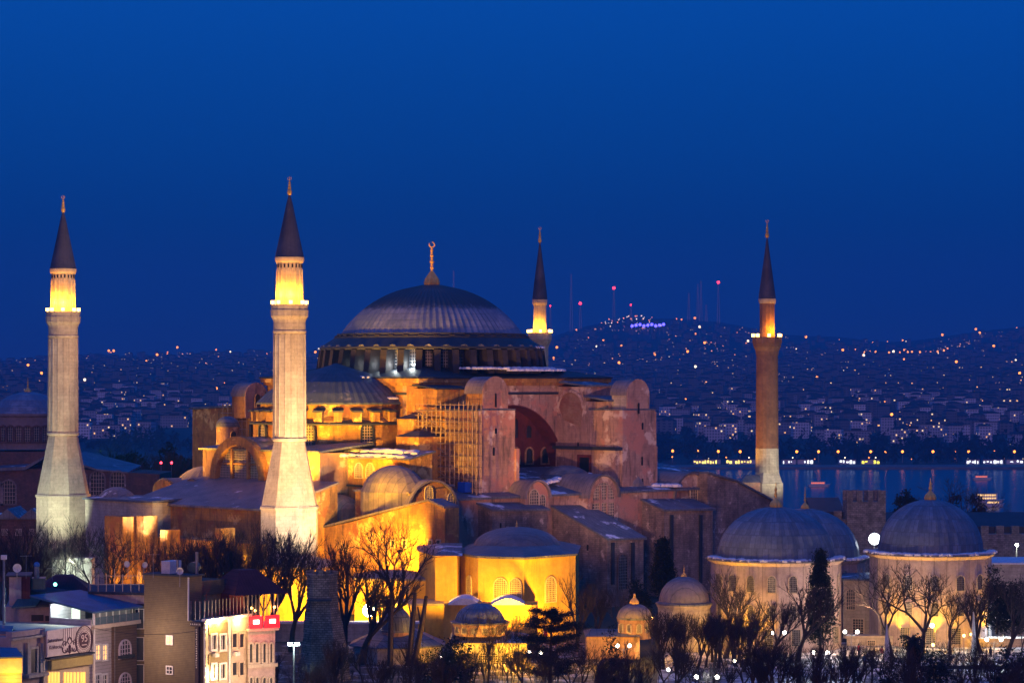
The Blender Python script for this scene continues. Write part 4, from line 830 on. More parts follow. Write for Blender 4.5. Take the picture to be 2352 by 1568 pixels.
# ---------------- evening haze ----------------
hz = bpy.data.materials.new('haze_air'); hz.use_nodes = True; t = hz.node_tree; t.nodes.remove(t.nodes['Principled BSDF']); v = t.nodes.new('ShaderNodeVolumePrincipled')
v.inputs['Color'].default_value = (.07, .44, .85, 1); v.inputs['Density'].default_value = HAZE_D = .00014; v.inputs['Anisotropy'].default_value = 0
t.links.new(v.outputs[0], t.nodes['Material Output'].inputs['Volume'])
MB().box(-2600, 2600, -220, 9600, -12, 470).build('haze', hz, kind='stuff', label='thin blue evening haze over the strait')
# ================= tombs, small domed buildings, old church, city wall =================
PANE = GLASS; TOMBW = mat('tomb_marble', (.42, .36, .36), (.31, .26, .27), .4, bump=.15, streak=.4, lines=(2.05, .08, .3, 'a'), cyl=9.8)
def gold_finial(o, zb, zt_, r, onion=True, x=0, y=0):
    m = MB(); z = zb
    if onion: m.lathe([(r * .95, z), (r, z + r * .35), (r * .85, z + r * .8), (r * .35, z + r * 1.3), (r * .12, z + r * 1.6)], x, y, 20, rib=lambda i, q: -.14 * q if i % 4 == 0 else 0); z += r * 1.7
    m.tube((x, y, zb), (x, y, zt_), r * .1, r * .06, 6, True)
    H = zt_ - z
    for t, k in ((.12, .3), (.3, .2), (.48, .24), (.66, .14)): m.ball((x, y, z + H * t), r * k if onion else r * k * 1.6, 8, 5, 1.3)
    m.build('finial', GOLD, o)
def dome_prof(r, zb, zp, n=10):
    hh = zp - zb; return [(r * math.cos(PI / 2 * i / n), zb + hh * math.sin(PI / 2 * i / n)) for i in range(n + 1)]
def tomb(px, Y, hw, yt, yb, ehw, ye, yf, nseg, name, label, wall, fin, wrows=(), skirt=0, grp=None, snowrim=True, dm=None, on=1.0, cat='tomb', ribs=True):
    s = Y / F; x = xw(px, Y); o = empty(name, (x, Y, 40), label=label, cat=cat); r = hw * s; er = ehw * s; Z = lambda p: zw(p, Y) - 40
    ph = PI / nseg + R(8); MB().lathe([(er * .97, Z(yf)), (er * .97, Z(ye) - .6), (er * 1.0, Z(ye) - .5), (er * 1.03, Z(ye) - .1)], 0, 0, nseg, ph=ph).build('wall', wall, o)
    MB().lathe([(er * 1.05, Z(ye) - .09), (er * 1.05, Z(ye) + .15), (r * 1.0, Z(yb) + .1)], 0, 0, nseg, ph=ph).build('eaves_roof', LEAD, o)
    MB().lathe(dome_prof(r, Z(yb), Z(yt)), 0, 0, 64, rib=(lambda i, q: (.06 if i % 2 == 0 else -.02) * min(1, q / 4)) if ribs else None).build('dome', dm or TDOME, o, smooth=not ribs)
    if fin: gold_finial(o, Z(yt) - .1, Z(fin), on)
    if snowrim:
        pts = [(er * .97 * math.cos(a), er * .97 * math.sin(a), Z(ye) + .25) for a in [R(180 + 12 * i) for i in range(16)]]
        snowbank(pts, .55, 'snow_rim', int(px), o)
    for (y0, y1, wpx, cnt_, a0, a1, ar) in wrows:
        for i in range(cnt_):
            a = R(a0 + (a1 - a0) * i / max(1, cnt_ - 1)); k = round((a - ph - PI / nseg) / (2 * PI / nseg)); fa = ph + PI / nseg + k * 2 * PI / nseg; ap = er * .97 * math.cos(PI / nseg)
            dx, dy = math.cos(fa), math.sin(fa); off = math.tan(a - fa) * ap
            window(o, (dx * ap - dy * off, dy * ap + dx * off, Z(y1)), (-dy, dx, 0), wpx * s, (y1 - y0) * s, N=(dx, dy, 0), fr=.14, proud=.16, bars=(5, 8), bw=.05, fm=STN2, lm=METAL, arch=ar, pane=PANE)
    return o
T1 = tomb(1782, 393, 134, 1163, 1277, 154, 1281, 1500, 16, 'domed_tomb', 'large round grey-domed tomb, front left of the domed pair, cypress before its wall', TOMBW, 1108, ((1312, 1348, 17, 8, 205, 335, True), (1378, 1410, 15, 8, 205, 335, True), (1432, 1468, 18, 6, 210, 330, False)), on=.95)
T2 = tomb(1849, 424, 124, 1167, 1274, 140, 1280, 1480, 12, 'domed_tomb', 'grey-domed tomb half hidden behind the large round tomb', TOMBW, 1118, ((1302, 1330, 10, 4, 290, 340, True),), on=.7)
T3 = tomb(2137, 400, 119, 1146, 1262, 143, 1268, 1500, 12, 'domed_tomb', 'blue-grey domed tomb furthest right, snow on its eaves and bare trees before it', TOMBW, 1098, ((1312, 1345, 17, 6, 215, 340, True), (1372, 1402, 15, 6, 215, 340, True), (1430, 1465, 20, 6, 212, 335, False)), on=.95)
for o, px, py, Y, dr in ((T3, 2122, 1255, 400, 6.9), (T2, 1921, 1262, 424, 7.6)):     # dormer windows in the foot of the domes
    s = Y / F; dx = (px - (2137 if o is T3 else 1849)) * s; dy = -math.sqrt(max(.1, (dr + .5) ** 2 - dx * dx)); m = MB(); z = zw(py, Y) - 40
    L_ = math.hypot(dx, dy); ux, uy = dx / L_, dy / L_
    m.ext([Vector((dx - uy * (.75) * math.cos(PI * i / 8), dy + ux * .75 * math.cos(PI * i / 8), z + .75 + .75 * math.sin(PI * i / 8))) for i in range(9)] + [Vector((dx + uy * .75, dy - ux * .75, z - .4)), Vector((dx - uy * .75, dy + ux * .75, z - .4))], (-ux * 1.8, -uy * 1.8, 0)); p = m.build('dormer', DARKL, o)
    window(p, (dx + ux * .01, dy + uy * .01, z), (-uy, ux, 0), .8, 1.25, N=(ux, uy, 0), fr=.1, bars=(4, 5), bw=.05, pane=CREAM, lm=DARKL)
T4 = tomb(1571, 388, 57, 1323, 1381, 62, 1385, 1500, 16, 'small_domed_tomb', 'small dome with a gold-lit cornice just left of the large round tomb', STN2, 1297, (), on=.45, snowrim=False, dm=LEADP)
T5 = tomb(1457, 378, 39, 1385, 1416, 40, 1419, 1465, 8, 'fountain_kiosk', 'tiny eight-sided kiosk with gilded finial, between baptistery and small domed tomb', PINK, 1362, ((1430, 1448, 9, 4, 215, 320, True),), on=.7, snowrim=False, cat='kiosk', dm=LEADP)
o = T5; s = 374 / F; m = MB(); m.box(-112 * s, 10 * s, -3, 6, 0, zw(1462, 374) - 40); p = m.build('annex', PINK, o)
m = MB(); m.loft([(-116 * s, -3.4, zw(1462, 374) - 40), (12 * s, -3.4, zw(1462, 374) - 40), (12 * s, 6.4, zw(1462, 374) - 40), (-116 * s, 6.4, zw(1462, 374) - 40)], [(-100 * s, 1, zw(1452, 374) - 40), (0, 1, zw(1452, 374) - 40), (0, 2, zw(1452, 374) - 40), (-100 * s, 2, zw(1452, 374) - 40)]); m.build('roof', LEADS, p)
T6 = tomb(1102, 372, 56, 1384, 1426, 66, 1428, 1456, 12, 'domed_fountain_house', 'low blue-domed house with drum, in front of the bright yellow octagon', PINK, 1366, ((1434, 1448, 10, 6, 215, 325, True),), on=.35, snowrim=False, cat='pavilion', dm=TDOME)
s = 372 / F; m = MB(); m.box(-62 * s, 108 * s, -3.5, 9, 0, zw(1470, 372) - 40); p = m.build('lower_hall', STN2, T6)
m = MB(); m.loft([(-70 * s, -4.2, zw(1469, 372) - 40), (112 * s, -4.2, zw(1469, 372) - 40), (112 * s, 9.5, zw(1469, 372) - 40), (-70 * s, 9.5, zw(1469, 372) - 40)], [(-62 * s, 0, zw(1454, 372) - 40), (66 * s, 0, zw(1454, 372) - 40), (66 * s, 4, zw(1454, 372) - 40), (-62 * s, 4, zw(1454, 372) - 40)]); m.build('hall_roof', LEADS, p)
for i in range(6): window(p, ((-45 + i * 26) * s, -3.5, zw(1525, 372) - 40), (1, 0, 0), 1.0, 2.0, N=(0, -1, 0), fr=.12, bars=(4, 6), bw=.05)
T7 = tomb(912, 372, 35, 1392, 1446, 36, 1448, 1468, 12, 'domed_fountain', 'steep blue dome on a broad low roof behind bare trunks, right of the ruined tower', PINK, 0, (), snowrim=False, cat='fountain', dm=LEAD)
m = MB(); m.lathe([(118 * s, zw(1482, 372) - 40), (118 * s, zw(1479, 372) - 40), (34 * s, zw(1442, 372) - 40)], 0, 2, 8, ph=R(22)); m.build('broad_roof', LEAD, T7)
m = MB(); m.lathe([(108 * s, 0), (108 * s, zw(1482, 372) - 40)], 0, 2, 8, ph=R(22)); m.build('porch_wall', STN2, T7)
# --- the flood-lit baptistery: many-sided with a shallow dome ---
YB = 412; bo = empty('baptistery', (xw(1187, YB), YB + 9, 40), label='bright yellow-lit many-sided baptistery with shallow mauve dome and tall grilled windows', cat='baptistery')
q = lambda px, Y: (xw(px, Y) - bo.location.x, Y - bo.location.y)
OCH = mat('yellow_ochre_plaster', (.58, .37, .07), (.44, .27, .045), .25, streak=.35)
fp = [q(1048, 416), q(1098, 407.5), q(1204, 404), q(1322, 413), q(1330, 432), q(1080, 434)]; zt_ = zw(1284, 404) - 40
MB().prism(fp, 0, zt_).build('wall', OCH, bo)
cx_, cy_ = q(1187, 419); fo = [(a + (a - cx_) * .035, b + (b - cy_) * .06) for a, b in fp]; MB().loft([(a, b, zt_ + .01) for a, b in fo], [(a, b, zt_ + .35) for a, b in fo]).build('eaves', LEAD, bo)
MB().loft([(a, b, zt_ + .36) for a, b in fo], [(cx_ + (a - cx_) * .62, cy_ + (b - cy_) * .62, zt_ + 1.5) for a, b in fo]).build('roof', LEADP, bo)
rb = 100 * 416 / F; MB().lathe([(rb, zt_ + .9)] + [(rb * math.cos(R(a)), zt_ + 1.0 + 3.2 * math.sin(R(a))) for a in range(0, 91, 9)], cx_, cy_, 64, rib=lambda i, r: .05 if i % 2 else 0).build('dome', LEADP, bo)
gold_finial(bo, zt_ + 4.1, zw(1196, 416) - 40, .45, False, cx_, cy_)
def wall_window(par, A, B, t, z0, w, hh, **k):
    A = Vector((A[0], A[1], 0)); B = Vector((B[0], B[1], 0)); H = (B - A).normalized(); p = A.lerp(B, t); window(par, (p.x, p.y, z0), H, w, hh, N=(H.y, -H.x, 0), **k)
Zb = lambda py: zw(py, 407) - 40
for A, B, t, w in ((fp[0], fp[1], .62, 1.8), (fp[1], fp[2], .5, 2.2), (fp[1], fp[2], .82, 1.9), (fp[2], fp[3], .5, 2.4)): wall_window(bo, A, B, t, Zb(1383), w, 3.9, bars=(7, 12), fr=.12, bw=.07, pane=mat('amber_glass', (.06, .04, .02), (.04, .03, .02), 1, bump=0))
wg = MB().prism([q(962, 420), q(1000, 408), q(1050, 408), q(1060, 420), q(1060, 432), q(962, 432)], 0, zw(1272, 412) - 40).build('west_wing', OCH, bo)
MB().loft([(*q(956, 420), zw(1271, 412) - 40), (*q(998, 407), zw(1271, 412) - 40), (*q(1062, 407), zw(1271, 412) - 40), (*q(1062, 432), zw(1271, 412) - 40), (*q(956, 432), zw(1271, 412) - 40)], [(*q(1010, 418), zw(1259, 412) - 40), (*q(1020, 414), zw(1259, 412) - 40), (*q(1062, 414), zw(1259, 412) - 40), (*q(1062, 426), zw(1259, 412) - 40), (*q(1015, 426), zw(1259, 412) - 40)]).build('wing_roof', LEADS, wg)
sb = MB()
for px0, px1 in ((1030, 1105), (1128, 1205)):      # humped snow-covered porch roofs before the wall
    n = 8; P0 = [Vector((xw(px0 + (px1 - px0) * i / n, 398) - bo.location.x, 396 - bo.location.y, zw(1386, 398) - 40 + 1.0 * math.sin(PI * i / n))) for i in range(n + 1)]
    sb = MB(); sb.ext(P0, (0, 8, 0)); sb.build('porch_vault', SNOW, bo)
MB().prism([q(1020, 397), q(1235, 397), q(1235, 404), q(1020, 404)], 0, zw(1387, 398) - 40).build('porch_wall', OCH, bo)
# --- flood-lit annexes at the minaret's foot, yard walls ---
def simple_block(name, label, cat, pts, ztop, wall, roofm, rise=1.2, zb=40, ov=.04, wins_=()):
    cx0 = sum(xw(a, b) for a, b in pts) / len(pts); cy0 = sum(b for a, b in pts) / len(pts); o = empty(name, (cx0, cy0, zb), label=label, cat=cat)
    fp = [(xw(a, b) - cx0, b - cy0) for a, b in pts]; MB().prism(fp, 0, ztop - zb).build('wall', wall, o); fo = [(a * (1 + ov), b * (1 + ov)) for a, b in fp]
    MB().loft([(a, b, ztop - zb + .01) for a, b in fo], [(a, b, ztop - zb + .3) for a, b in fo]).build('eaves', roofm, o)
    if rise: MB().loft([(a, b, ztop - zb + .31) for a, b in fo], [(a * .3, b * .3, ztop - zb + rise) for a, b in fo]).build('roof', roofm, o)
    for e, t, py0, py1, w, ar in wins_:
        A, B = fp[e], fp[e + 1]; Y = pts[e][1]; wall_window(o, A, B, t, zw(py1, Y) - zb, w, (py1 - py0) * Y / F, arch=ar, bars=(4, 6), bw=.06, fr=.12)
    return o
simple_block('low_annex', 'low orange-lit annex with lead roof at the foot of the nearest minaret', 'building', [(596, 424), (735, 418), (768, 428), (768, 436), (596, 436)], zw(1306, 421), OCH, LEADP, 1.5, wins_=((0, .2, 1340, 1362, 1.2, True), (0, .5, 1340, 1362, 1.2, True)))
simple_block('low_annex', 'small annex with chimneyed roof below the gabled vestibule, between bare trees', 'building', [(815, 417), (985, 415), (985, 427), (815, 427)], zw(1332, 417), OCH, LEADP, 1.3, wins_=((0, .3, 1345, 1360, .9, False), (0, .7, 1345, 1360, .9, False)))
simple_block('garden_shed', 'tiny lit shed with dark roof beside the dazzling floodlight', 'shed', [(862, 404), (1020, 404), (1020, 411), (862, 411)], zw(1390, 404), OCH, LEADP, .7)
simple_block('yard_wall', 'long pale yard wall dusted with snow, below the orange-lit annex', 'wall', [(600, 400), (960, 400), (960, 402), (600, 402)], zw(1432, 400), STN2, SNOW, 0)
simple_block('stone_hall', 'two-storey pale stone hall between the two biggest tombs', 'building', [(1936, 405), (2078, 402), (2078, 416), (1936, 416)], zw(1334, 404), STN2, LEADS, .8, wins_=((0, .13, 1352, 1398, 1.3, True), (0, .25, 1420, 1456, 1.6, False), (0, .78, 1418, 1454, 1.6, False), (0, .8, 1360, 1392, 1.2, True)))
simple_block('forecourt_wall', 'low lit stone forecourt wall with small doorways, below the stone hall', 'wall', [(1945, 394), (2105, 394), (2105, 397), (1945, 397)], zw(1464, 394), STN2, STN2, 0, wins_=((0, .35, 1470, 1492, 1.1, False), (0, .85, 1468, 1490, 1.1, False)))
simple_block('cafe_wall', 'long low lit wall behind the outdoor cafe at the far right', 'wall', [(2150, 392), (2420, 392), (2420, 395), (2150, 395)], zw(1470, 392), STN2, STN2, 0)
simple_block('east_wing', 'low snow-roofed wing right of the blue-grey tomb', 'building', [(2272, 405), (2420, 405), (2420, 418), (2272, 418)], zw(1296, 405), STN2, SNOW, .5)
# --- ruined stone tower in the foreground ---
ro = empty('ruined_stone_tower', (xw(745, 348), 348, 40), label='ruined tapering stone water tower with a mid-height ledge, in front of orange-lit walls', cat='tower')
s = 348 / F; rr_ = random.Random(3); rings = []
for py, l, r_ in ((1600, 684, 812), (1520, 690, 803), (1450, 697, 790), (1400, 702, 779), (1372, 705, 776), (1316, 704, 774)):
    a, b = (l - 745) * s, (r_ - 745) * s; d = (b - a) * .75; z = zw(py, 348) - 40
    rings.append([(a, -d * .1, z), (a + (b - a) * .22, -d / 2, z), (b - (b - a) * .25, -d / 2, z), (b, 0, z), (b - .4, d / 2, z), (a + .3, d / 2, z)])
m = MB()
for A, B in zip(rings[:-1], rings[1:]): m.loft(A, [(x + rr_.uniform(-.12, .12), y + rr_.uniform(-.1, .1), z) for x, y, z in B])
m.build('masonry', mat('ruin_stone', (.34, .27, .25), (.14, .11, .105), .8, bump=1.0, brick=(.6, .3, .05, (.35, .35, .35), .55)), ro)
m = MB(); m.loft([(-39 * s, -2.2, zw(1377, 348) - 40), (20 * s, -2.2, zw(1377, 348) - 40), (20 * s, 2, zw(1377, 348) - 40), (-39 * s, 2, zw(1377, 348) - 40)], [(-38 * s, -2.1, zw(1373, 348) - 40), (19 * s, -2.1, zw(1373, 348) - 40), (19 * s, 2, zw(1373, 348) - 40), (-38 * s, 2, zw(1373, 348) - 40)]); m.build('ledge', DARKL, ro)
m = MB()
for i in range(9): x = (-38 + i * 8) * s; m = MB(); m.cbox((x, rr_.uniform(-1.4, 1.2), zw(1314, 348) - 40), .3, .4, rr_.uniform(.15, .45)); m.build('crown_stone', STN, ro)
# --- old church at the far left ---
YH = 640; s = YH / F; ho = empty('old_red_church', (xw(64, YH), YH, 40), label='old reddish church with a low blue dome, half behind the far left minaret', cat='church')
Z = lambda p: zw(p, YH) - 40; RB = mat('old_red_brick', (.22, .11, .085), (.12, .075, .065), .3, bump=.4, streak=.5, brick=(.7, .3, .04, (.5, .5, .5), .7)); GB = mat('grey_drum_plaster', (.24, .19, .19), (.17, .13, .13), .2)
MB().lathe([(76 * s, Z(1030)), (76 * s, Z(957)), (80 * s, Z(954)), (80 * s, Z(949))], 0, 0, 40).build('drum', GB, ho)
MB().lathe([(79 * s, Z(949)), (72 * s, Z(935)), (58 * s, Z(918)), (36 * s, Z(906)), (12 * s, Z(900)), (0, Z(899))], 0, 0, 64, rib=lambda i, r: (.1 if i % 2 else 0) * min(1, r / 4)).build('dome', DOME, ho)
gold_finial(ho, Z(902), Z(868), .9, True)
for i in range(12):
    a = R(190 + 15 * i); dx, dy = math.cos(a), math.sin(a); window(ho, (dx * 76 * s, dy * 76 * s, Z(1012)), (-dy, dx, 0), 2.1, 3.6, N=(dx, dy, 0), fr=.4, proud=.3, bars=(4, 6), bw=.06, fm=RB)
MB().box(-140 * s, 70 * s, -9, 22, 0, Z(1035)).build('nave', RB, ho)
nb_ = MB().box(-140 * s, 120 * s, -14, 10, 0, Z(1072)).build('aisle', RB, ho)
m = MB(); m.loft([(-145 * s, -15, Z(1080)), (20 * s, -15, Z(1074)), (60 * s, -15, Z(1050)), (60 * s, 11, Z(1050)), (-145 * s, 11, Z(1060))], [(-145 * s, -15, Z(1076)), (20 * s, -15, Z(1066)), (60 * s, -15, Z(1045)), (60 * s, 11, Z(1045)), (-145 * s, 11, Z(1056))]); m.build('aisle_roof', LEADS, ho)
MB().loft([(120 * s, -14, 0), (320 * s, -14, 0), (320 * s, 8, 0), (120 * s, 8, 0)], [(120 * s, -14, Z(1072)), (320 * s, -14, Z(1084)), (320 * s, 8, Z(1084)), (120 * s, 8, Z(1072))]).build('east_wing', RB, ho)
m = MB(); m.loft([(118 * s, -14.5, Z(1056)), (180 * s, -14.5, Z(1076)), (250 * s, -14.5, Z(1082)), (250 * s, 8, Z(1074)), (118 * s, 8, Z(1042))], [(118 * s, -14.5, Z(1052)), (180 * s, -14.5, Z(1072)), (250 * s, -14.5, Z(1079)), (250 * s, 8, Z(1070)), (118 * s, 8, Z(1038))]); m.build('wing_roof', LEAD, ho)
for i, px in enumerate((15, 45, 165, 205, 245, 290)): window(ho, ((px - 64) * s, -14, Z(1150 if px < 100 else 1130)), (1, 0, 0), 3.2, 5.5, N=(0, -1, 0), fr=.4, bars=(5, 6), bw=.08, fm=DST, pane=DARK)
simple_block('garden_house', 'brown garden house with two snowy gables at the left edge, below the old church', 'house', [(-60, 520), (98, 520), (98, 540), (-60, 540)], zw(1192, 520), RB, LEADS, .2, wins_=((0, .45, 1215, 1228, 1, False), (0, .65, 1215, 1228, 1, False), (0, .85, 1215, 1228, 1, False)))
for px0, px1 in ((-10, 42), (44, 98)):
    gob = [x for x in bpy.data.objects if x.name == 'garden_house'][0]; Y = 519.4
    A = [Vector((xw(px0, Y) - gob.location.x, Y - gob.location.y, zw(1190, Y) - 40)), Vector((xw(px1, Y) - gob.location.x, Y - gob.location.y, zw(1190, Y) - 40)), Vector((xw((px0 + px1) / 2, Y) - gob.location.x, Y - gob.location.y, zw(1168, Y) - 40))]
    MB().ext(A, (0, 14, 0)).build('gable', LEADS, gob)
# --- city wall with crenellated tower, right ---
YW = 470; s = YW / F; co_ = empty('crenellated_tower', (xw(1990, YW), YW, 40), label='square pale stone tower with battlements standing between the two tomb domes', cat='tower')
hw = 44.5 * s; CS = mat('rampart_stone', (.36, .33, .32), (.18, .165, .16), .9, bump=.8, brick=(.7, .35, .04, (.5, .5, .5), .6), streak=.3)
MB().box(-hw, hw, 0, hw * 1.8, 0, zw(1152, YW) - 40).build('shaft', CS, co_)
for i, (a, b) in enumerate(((-44.5, -31), (-22, -8), (4, 16), (27, 44.5))): MB().box(a * s, b * s, 0, .8, zw(1152, YW) - 40, zw(1126, YW) - 40).build('merlon', CS, co_); MB().box(a * s, b * s, hw * 1.8 - .8, hw * 1.8, zw(1152, YW) - 40, zw(1128, YW) - 40).build('merlon', CS, co_)
for i in range(3): MB().box(hw - .8, hw, 2 + i * 2.2, 3 + i * 2.2, zw(1152, YW) - 40, zw(1128, YW) - 40).build('merlon', CS, co_)
def rampart(px0, px1, yt, Y, label, roof=False):
    x0, x1 = xw(px0, Y), xw(px1, Y); o = empty('city_wall', ((x0 + x1) / 2, Y, 40), label=label, cat='wall'); hw = (x1 - x0) / 2; z = zw(yt, Y) - 40; MB().box(-hw, hw, 0, 3, 0, z).build('masonry', CS, o)
    n = int(hw * 2 / 2.6)
    for i in range(n): x = -hw + (i + .25) * 2 * hw / n; MB().box(x, x + 1.35, 0, .9, z, z + 1.5).build('merlon', CS, o)
    if roof: m = MB(); m.loft([(-hw, 3.1, z), (hw, 3.1, z), (hw, 12, z + 1), (-hw, 12, z + 1)], [(-hw, 3.1, z + 1.2), (hw, 3.1, z + 1.2), (hw, 12, z + 3.4), (-hw, 12, z + 3.4)]); m.build('roof', DARKL, o)
rampart(1868, 1945, 1192, YW + 2, 'short stretch of battlemented wall left of the square stone tower', True)
rampart(2035, 2420, 1226, YW + 4, 'long battlemented wall running right from the square stone tower', True)
# --- scaffolding on the west flank of the buttress ---
so_ = empty('scaffolding', (OX, OY, 40), R(45), label='tall tubular scaffolding with ladders against the flank of the left stone buttress', cat='scaffolding'); su_ = BU0 - 1.0; rs = random.Random(2)
pxs = [972, 981, 991, 1003, 1013, 1023, 1034, 1044, 1055, 1065, 1076, 1086, 1096, 1105]
for j, px in enumerate(pxs):
    v = wv(su_, px); ub = su_
    for du in (0, -1.1):
        yt = 926 + rs.uniform(-6, 8) if px > 1005 else 945 + rs.uniform(-4, 4)
        MB().tube(h(ub + du, v + du * .1, 50 if px > 1000 else 57), h(ub + du, v + du * .1, zt(ub, v, yt)), .09, .09, 5).build('pole', SCAF, so_)
for j, py in enumerate((942, 967, 992, 1017, 1045, 1070, 1095, 1117)):
    va, vb = wv(su_, 965), wv(su_, 1106); z = zt(su_, (va + vb) / 2, py)
    MB().box(su_ - 1.05, su_ + .1, -vb, -va, z - 40 - .05, z - 40 + .06).build('plank_deck', PLANK, so_)
    MB().tube(h(su_ - 1.2, va, z + 1), h(su_ - 1.2, vb, z + 1), .08, .08, 4).build('guard_rail', SCAF, so_); MB().tube(h(su_ - 1.15, va, z - .1), h(su_ - 1.15, vb, z - .1), .09, .09, 4).build('ledger', SCAF, so_)
    if j % 2 == 0 and j < 7: MB().tube(h(su_ - 1.3, va, z), h(su_ - 1.3, (va + vb) / 2, zt(su_, (va + vb) / 2, py + 48)), .07, .07, 4).build('brace', SCAF, so_)
    if j < 7: zz_ = zt(su_, (va + vb) / 2, py + 24); m = MB(); va2, vb2 = wv(su_, 984), wv(su_, 1000); [m.tube(h(su_ - 1.3 - d, va2, zz_), h(su_ - 1.3 - d, vb2, z), .05, .05, 4) for d in (0, .7)]; m.build('ladder', SCAF, so_)
m = MB(); m.cbox(h(su_ - 1.6, wv(su_ - 1.6, 1068), zt(su_ - 1.6, wv(su_ - 1.6, 1068), 1118)), .9, .9, .9); tag(m.build('water_tank', mat('blue_plastic', (.01, .06, .5), (.01, .05, .4), 1, rough=.4, bump=0), None), 'small blue plastic tank at the foot of the scaffolding', 'tank')
wt = bpy.data.objects['water_tank']; wt.matrix_world = Matrix.Translation((OX, OY, 40)) @ Matrix.Rotation(R(45), 4, 'Z')
# second scaffolding by the north-west turret
s2 = empty('scaffolding', (OX, OY, 40), R(45), label='smaller scaffolding beneath the barrel-roofed turret behind the great west window', cat='scaffolding')
for px in range(512, 626, 11):
    u_ = nb[0] - .8; v = wv(u_, px); MB().tube(h(u_, v, zt(u_, v, 1000)), h(u_, v, zt(u_, v, 932 + rs.uniform(-10, 6))), .08, .08, 5).build('pole', SCAF, s2)
for py in (948, 966, 984): u_ = nb[0] - .8; va, vb = wv(u_, 508), wv(u_, 628); z = zt(u_, va, py); MB().tube(h(u_, va, z), h(u_, vb, z), .08, .08, 5).build('ledger', SCAF, s2)
# ================= floodlights of the monuments =================
def hl(u, v, z): return Matrix.Translation((OX, OY, 40)) @ Matrix.Rotation(R(45), 4, 'Z') @ h(u, v, z)
def hspot(src, dst, e, c=OR, size=60, r=.8, blend=.7): lamp(hl(*src), e, c, r, spot=hl(*dst), size=size, blend=blend, name='facade_flood')
# ================= foreground street houses (bottom left) =================
class Fac:
    def __init__(s, name, label, cat, px, Y, ang, zb=38):
        s.X0, s.Y0, s.a, s.zb = xw(px, Y), Y, R(ang), zb; s.c, s.s = math.cos(s.a), math.sin(s.a)
        s.o = empty(name, (s.X0, Y, zb), s.a, label=label, cat=cat)
    def x(s, px): t = (px - CX) / F; return (t * s.Y0 - s.X0) / (s.c - t * s.s)
    def z(s, px, py): return zw(py, s.Y0 + s.x(px) * s.s) - s.zb
    def y(s, px): t = (px - CX) / F; return (t * s.Y0 - s.X0) / (-s.s - t * s.c)     # distance back along the left side wall
    def zl(s, px, py): return zw(py, s.Y0 + s.y(px) * s.c) - s.zb
    def rect(s, p0, p1, t, b, d0=-.12, d1=.02): return MB().box(s.x(p0), s.x(p1), d0, d1, s.z(p0, b), s.z(p0, t))
    def win(s, p0, p1, t, b, arch=False, bars=(2, 3), par=None, pane=GLASS, fm=WHITE, fr=.12, d=0, **k):
        x0, x1 = s.x(p0), s.x(p1); return window(par or s.o, ((x0 + x1) / 2, d, s.z(p0, b)), (1, 0, 0), x1 - x0, s.z(p0, t) - s.z(p0, b), N=(0, -1, 0), arch=arch, bars=bars, pane=pane, fm=fm, lm=k.pop('lm', fm), fr=fr, **k)
SIDE = mat('tan_siding', (.15, .115, .065), (.125, .097, .058), .3, lines=(.2, .2, .3, 'z'), bump=.1); BRN = mat('brown_siding', (.15, .105, .08), (.12, .085, .065), .3, lines=(.3, .16, .4, 'z'), bump=.1)
GRYS = mat('grey_siding', (.42, .38, .38), (.35, .31, .32), .3, lines=(.4, .12, .4, 'z'), bump=.1); CRM = mat('cream_render', (.62, .52, .38), (.55, .45, .33), .3, bump=.1); OLV = mat('olive_panel', (.30, .24, .12), (.25, .2, .1), .3, bump=.1)
DRF = mat('dark_flat_roof', (.05, .055, .07), (.03, .035, .045), .4, bump=.3); BLR = mat('blue_metal_roof', (.07, .14, .26), (.04, .09, .18), .6, rough=.5, bump=.2, snow=.3); TEAL = mat('teal_metal_roof', (.06, .12, .12), (.04, .09, .09), .5, rough=.5, lines=(.5, .1, .4, 'x'))
PNKR = mat('old_pink_render', (.42, .34, .33), (.32, .25, .25), .4, streak=.4); MARO = mat('maroon_roof', (.12, .03, .035), (.08, .02, .025), .4, lines=(.35, .15, .4, 'x')); SGN = mat('sign_board', (.60, .52, .50), (.57, .49, .47), .3, bump=0); INK = mat('sign_ink', (.09, .045, .06), (.08, .04, .05), 1, bump=0)
# --- restaurant house with the sign ---
a1 = Fac('restaurant_house', 'restaurant house with long white sign board, brown corner and glazed roof terrace', 'house', 100, 288, 60)
L1 = a1.x(308.5); zt1 = a1.z(205, 1444)
bd = MB().box(0, a1.x(204), 0, 14, 0, a1.z(100, 1450)).build('restaurant_wall', CRM, a1.o)
MB().box(a1.x(204) + .02, a1.x(256), 0, 14, 0, zt1).build('grey_wall', GRYS, a1.o, label='grey horizontally boarded wall'); MB().box(a1.x(256) + .02, L1, -.35, 14, 0, zt1).build('brown_wall', BRN, a1.o, label='brown wall with arched windows')
MB().box(a1.x(205), L1 + .3, -.75, .4, zt1 + .01, zt1 + .45).build('cornice', CRM, a1.o); MB().box(a1.x(205), L1 + .2, .41, 14, zt1 + .01, zt1 + .2).build('terrace_floor', DRF, a1.o)
sg = a1.rect(100.5, 201, 1447, 1507.5, -.5, -.3).build('sign', SGN, a1.o); XS = lambda px: a1.x(px); ZS = lambda py: a1.z(100.5, py)
